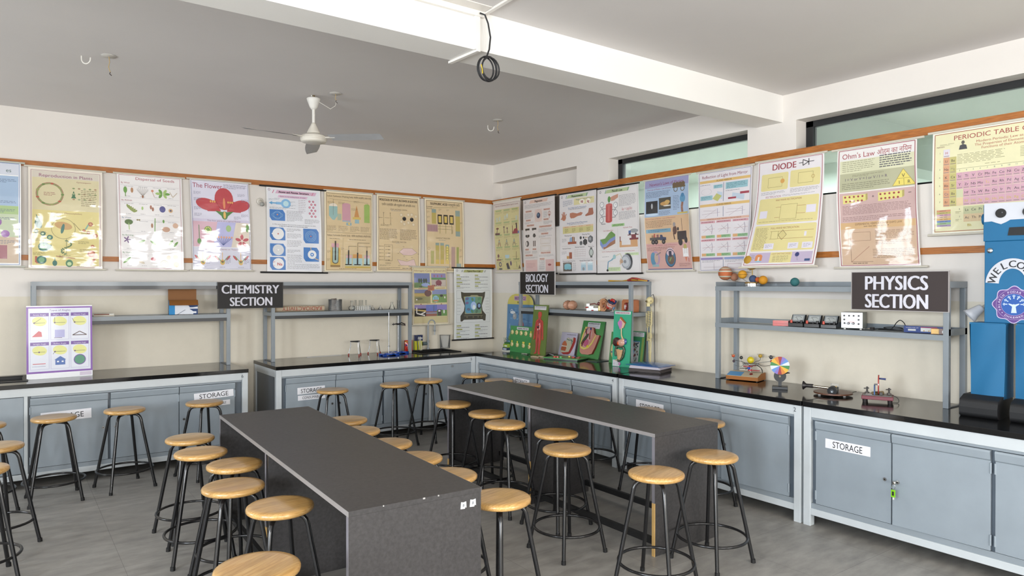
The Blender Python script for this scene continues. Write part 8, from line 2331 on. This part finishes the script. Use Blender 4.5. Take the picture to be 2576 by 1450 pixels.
# hand generator
t = thing('hand_generator', 'red based hand generator with a red disc and blue handle', 'generator', (-0.375, -5.145, ZT), RW+0.42)
MB().box(-0.095, 0.095, -0.07, 0.07, 0.022, 0.046, '#6a2430').build('base', M['satin'], t, bevel=0.003)
MB().box(-0.085, 0.085, -0.06, 0.06, 0.046, 0.051, '#5a5652').build('cover_plate', M['satin'], t)
for x in (-0.075, 0.075):
    for y in (-0.05, 0.05):
        MB().cyl((x, y, 0), (x, y, 0.022), 0.013, 0.015, 12, '#17100f').build('rubber_foot', M['rubber'], t)
MB().cyl((0.003, 0, 0.118), (0.010, 0, 0.118), 0.066, n=36, col='#a03c34').build('red_disc', M['gloss'], t)
MB().cyl((0.010, -0.01, 0.160), (0.050, -0.012, 0.158), 0.0055, 0.0065, 12, '#1c2f6a').build('crank_handle', M['gloss'], t)
MB().box(-0.022, -0.014, -0.03, 0.02, 0.05, 0.115, '#2a5288').cyl((-0.02, 0, 0.118), (0.004, 0, 0.118), 0.005, n=8, col='#8a8a88').box(0.012, 0.03, -0.02, 0.02, 0.05, 0.065, '#3a3836').build('bearing_frame', M['satin'], t)
for x, y in ((-0.065, 0.03), (0.068, 0.03)):
    MB().cyl((x, y, 0.05), (x, y, 0.095), 0.006, n=8, col='#3f3b38').cyl((x-0.02, y, 0.082), (x+0.012, y, 0.086), 0.004, n=8, col='#4a4642').cyl((x, y, 0.05), (x, y, 0.06), 0.014, n=10, col='#5a5450').build('terminal_post', M['satin'], t)
MB().cyl((-0.03, -0.02, 0.058), (0.03, 0.045, 0.058), 0.012, n=12, col='#7a6a4a').box(-0.07, -0.03, -0.04, 0.0, 0.05, 0.056, '#8a8480').build('coil', M['satin'], t)
MB().tube(smooth([(0.085, 0.03, 0.05), (0.12, 0.02, 0.03), (0.125, 0.01, 0.006), (0.10, -0.01, 0.004), (0.07, -0.03, 0.004)]), 0.0018, 6, '#2a2a2a').build('lead', M['rubber'], t)

# ------------------------------------------------------------------ welcoming robot built of blue card
BLU, WHT = '#0c6492', '#c9ccd4'
t = thing('robot_figure', 'tall blue card robot with a welcome arc and black shoes on the counter', 'robot', (-0.290, -5.905, ZT), RW+0.05)
hw = 0.150
q = MB()
q.box(-hw, hw, -0.01, 0.20, 0.565, 1.062, BLU)
q.build('torso', M['card'], t, bevel=0.004)
hd = MB()
hd.box(-0.155, 0.165, -0.016, 0.19, 1.062, 1.285, BLU)
wf = [(-0.150, 1.180), (-0.110, 1.182), (-0.088, 1.172), (-0.062, 1.162), (-0.038, 1.172), (-0.015, 1.186), (0.165, 1.186), (0.165, 1.285), (-0.150, 1.292)]
hd.prism(wf, 0.0165, 0.020, WHT, X90)
hd.build('head', M['card'], t, bevel=0.003)
for x in (-0.062, 0.075):
    MB().cyl((x, -0.020, 1.228), (x, -0.026, 1.228), 0.028, n=26, col='#111113').sph((x+0.006, -0.026, 1.232), 0.006, '#3a3c40', 8, 5, (1, .3, 1)).build('eye', M['gloss'], t)
MB().prism([(-0.028, 1.092), (0.060, 1.090), (0.062, 1.140), (-0.020, 1.140)], 0.0165, 0.019, '#141416', X90).build('mouth', M['card'], t)
MB().cyl((-0.185, 0.08, 1.205), (-0.152, 0.08, 1.205), 0.034, n=22, col=BLU).build('ear', M['card'], t)
for x in (-0.120, 0.120):
    MB().sph((x, -0.014, 1.005), 0.016, '#b9c0c6', 14, 8, (1, .4, 1)).build('rosette', M['chrome'], t)
# WELCOME arc
ar = MB()
C0 = (-0.004, 0.783)
R0, R1 = 0.088, 0.152
out = [(C0[0]+R1*math.cos(a)*0.92, C0[1]+0.012+R1*math.sin(a)*1.05) for a in [PI*0.97-i*PI*0.94/28 for i in range(29)]]
inn = [(C0[0]+R0*math.cos(a)*0.80, C0[1]+0.012+R0*math.sin(a)*1.12) for a in [PI*0.03+i*PI*0.94/28 for i in range(29)]]
ar.prism(out+inn, 0.0105, 0.0135, WHT, X90)
W_ = 'WELCOME'
for i, chr_ in enumerate(W_):
    a = PI*0.90-i*PI*0.80/6
    rr_ = 0.119
    x, z = C0[0]+rr_*math.cos(a)*0.90, C0[1]+0.012+rr_*math.sin(a)*1.07
    ar.text(chr_, 0.042, '#26262a', TRS((x, -0.0137, z)) @ X90 @ Matrix.Rotation(a-PI/2, 4, 'Z'), bold=0.02, lift=0.0002)
ar.build('welcome_arc', M['card'], t)
# round school crest
cr_ = MB()
CZ = 0.678
CXX = 0.004


def lobed(R_, amp, n=64, k=8, ph=0.2):
    return [(CXX+(R_+amp*math.cos(k*a+ph))*math.cos(a), CZ+(R_+amp*math.cos(k*a+ph))*math.sin(a)) for a in [2*PI*i/n for i in range(n)]]


cr_.prism(lobed(0.106, 0.008), 0.0105, 0.0120, '#c4b8d8', X90)
cr_.prism(lobed(0.101, 0.008), 0.0120, 0.0126, '#5f3f86', X90)


def disc(r_, y0, y1, c_):
    cr_.prism([(CXX+r_*math.cos(a), CZ+r_*math.sin(a)) for a in [2*PI*i/40 for i in range(40)]], y0, y1, c_, X90)


disc(0.091, 0.0126, 0.0129, '#b9accc')
disc(0.0895, 0.0129, 0.0132, '#5f3f86')
disc(0.066, 0.0132, 0.0135, '#b9accc')
disc(0.0645, 0.0135, 0.0138, '#2456a4')
for txt, a0, a1, fl in (('PALAKSH PODAR LEARN', PI*1.13, -0.02*PI, 1), ('DHARWAD', PI*1.32, PI*1.68, -1)):
    n_ = len(txt)
    for i, chr_ in enumerate(txt):
        if chr_ == ' ':
            continue
        a = a0+(a1-a0)*i/(n_-1)
        x, z = CXX+0.077*math.cos(a), CZ+0.077*math.sin(a)
        cr_.text(chr_, 0.0125, '#cfc6dc', TRS((x, -0.0141, z)) @ X90 @ Matrix.Rotation(a-PI/2 if fl > 0 else a+PI/2, 4, 'Z'), bold=0.02)
for a in (PI*1.22, PI*1.78):
    cr_.prism([(CXX+0.077*math.cos(a)+0.003*math.cos(b), CZ+0.077*math.sin(a)+0.003*math.sin(b)) for b in [i*PI/4 for i in range(8)]], 0.0135, 0.0141, '#cfc6dc', X90)
Wt = '#c4d4ec'
cr_.prism([(CXX-0.014, CZ-0.050), (CXX+0.014, CZ-0.050), (CXX+0.009, CZ-0.012), (CXX+0.028, CZ+0.002), (CXX+0.026, CZ+0.007), (CXX+0.004, CZ+0.0), (CXX, CZ+0.004), (CXX-0.004, CZ+0.0), (CXX-0.026, CZ+0.007), (CXX-0.028, CZ+0.002), (CXX-0.009, CZ-0.012)], 0.0138, 0.0143, Wt, X90)
for k in range(7):
    a = PI*(1-k/6)
    x, z = CXX+0.045*math.cos(a), CZ+0.002+0.045*math.sin(a)
    mmx = TRS((x, -0.0138, z)) @ X90 @ Matrix.Rotation(a-PI/2, 4, 'Z')
    cr_.prism([(-0.003, -0.012), (0.003, -0.012), (0.002, -0.002), (0.009, 0.006), (0.007, 0.008), (0.0, 0.001), (-0.007, 0.008), (-0.009, 0.006), (-0.002, -0.002)], 0, 0.0005, Wt, mmx).prism([(0.0035*math.cos(b), 0.008+0.0035*math.sin(b)) for b in [i*PI/5 for i in range(10)]], 0, 0.0005, Wt, mmx)
cr_.build('crest', M['card'], t)
for s_ in (-1, 1):
    lg = MB()

    def lf(u, v_, s_=s_):
        x0 = -0.215 if s_ < 0 else 0.030
        x1 = -0.030 if s_ < 0 else 0.215
        w0 = x0+(x1-x0)*u
        tw = 0.020*(1-v_)*(1 if s_ < 0 else -1)
        return (w0*(1-0.06*v_)+tw*0.3, -0.055-0.012*math.sin(PI*u)*(0.6+0.4*math.sin(6*v_+4*u))-0.01*v_, 0.558-0.448*v_)
    lg.grid(lf, 10, 14, BLU)
    x0, x1 = (-0.215, -0.030) if s_ < 0 else (0.030, 0.215)
    lg.grid(lambda u, v_, x0=x0: (x0*(1-0.06*v_), -0.055+0.16*u, 0.558-0.448*v_), 3, 8, BLU).grid(lambda u, v_, x1=x1: (x1*(1-0.06*v_), 0.105-0.16*u, 0.558-0.448*v_), 3, 8, BLU).box(x0*0.95, x1*0.95, 0.10, 0.105, 0.11, 0.555, BLU).box(x0, x1, -0.055, 0.105, 0.555, 0.565, BLU)
    lg.build('leg', M['card'], t)
    sx = -0.125 if s_ < 0 else 0.135
    prof = [(-0.175, 0.012), (-0.150, 0.0), (0.09, 0.0), (0.10, 0.02), (0.10, 0.105), (0.08, 0.125), (-0.10, 0.128), (-0.165, 0.105), (-0.180, 0.06)]
    MB().prism(prof, sx-0.105, sx+0.095, '#17181a', XY).build('shoe', M['rubber'], t, bevel=0.014, seg=3)
MB().box(-0.06, -0.035, -0.02, -0.012, 0.128, 0.136, '#b83a8a').build('pink_tab', M['card'], t)

# wall spot lamp on a bent pipe beside the robot
t = thing('wall_lamp', 'white cone lamp on a bent grey pipe behind the robot', 'lamp', (-0.02, -5.665, 1.62), RW)
MB().tube(smooth([(0.06, -0.010, 0.10), (0.045, -0.012, 0.02), (0.030, -0.02, -0.06), (0.018, -0.05, -0.11), (-0.002, -0.08, -0.135)]), 0.0095, 10, '#b4b0a8').build('pipe', M['satin'], t)
LM = Matrix.Translation((-0.005, -0.08, -0.135)) @ Vector((-0.62, -0.35, -0.62)).to_track_quat('Z', 'Y').to_matrix().to_4x4()
MB().lathe([(0.001, -0.012), (0.020, -0.012), (0.026, 0.0), (0.036, 0.05), (0.050, 0.082), (0.048, 0.082), (0.034, 0.05), (0.024, 0.002), (0.001, 0.0)], 24, '#d4d6dc', LM, cap=False).build('shade', M['satin'], t)
MB().sph((0, 0, 0.05), 0.020, '#cfc6b8', 14, 8, m=LM).cyl((0, 0, 0.0), (0, 0, 0.035), 0.012, n=12, col='#8a6a5a', m=LM).build('bulb', M['satin'], t)
MB().box(0.045, 0.075, -0.012, 0.018, 0.09, 0.14, '#c4c0b8').build('wall_bracket', M['satin'], t)
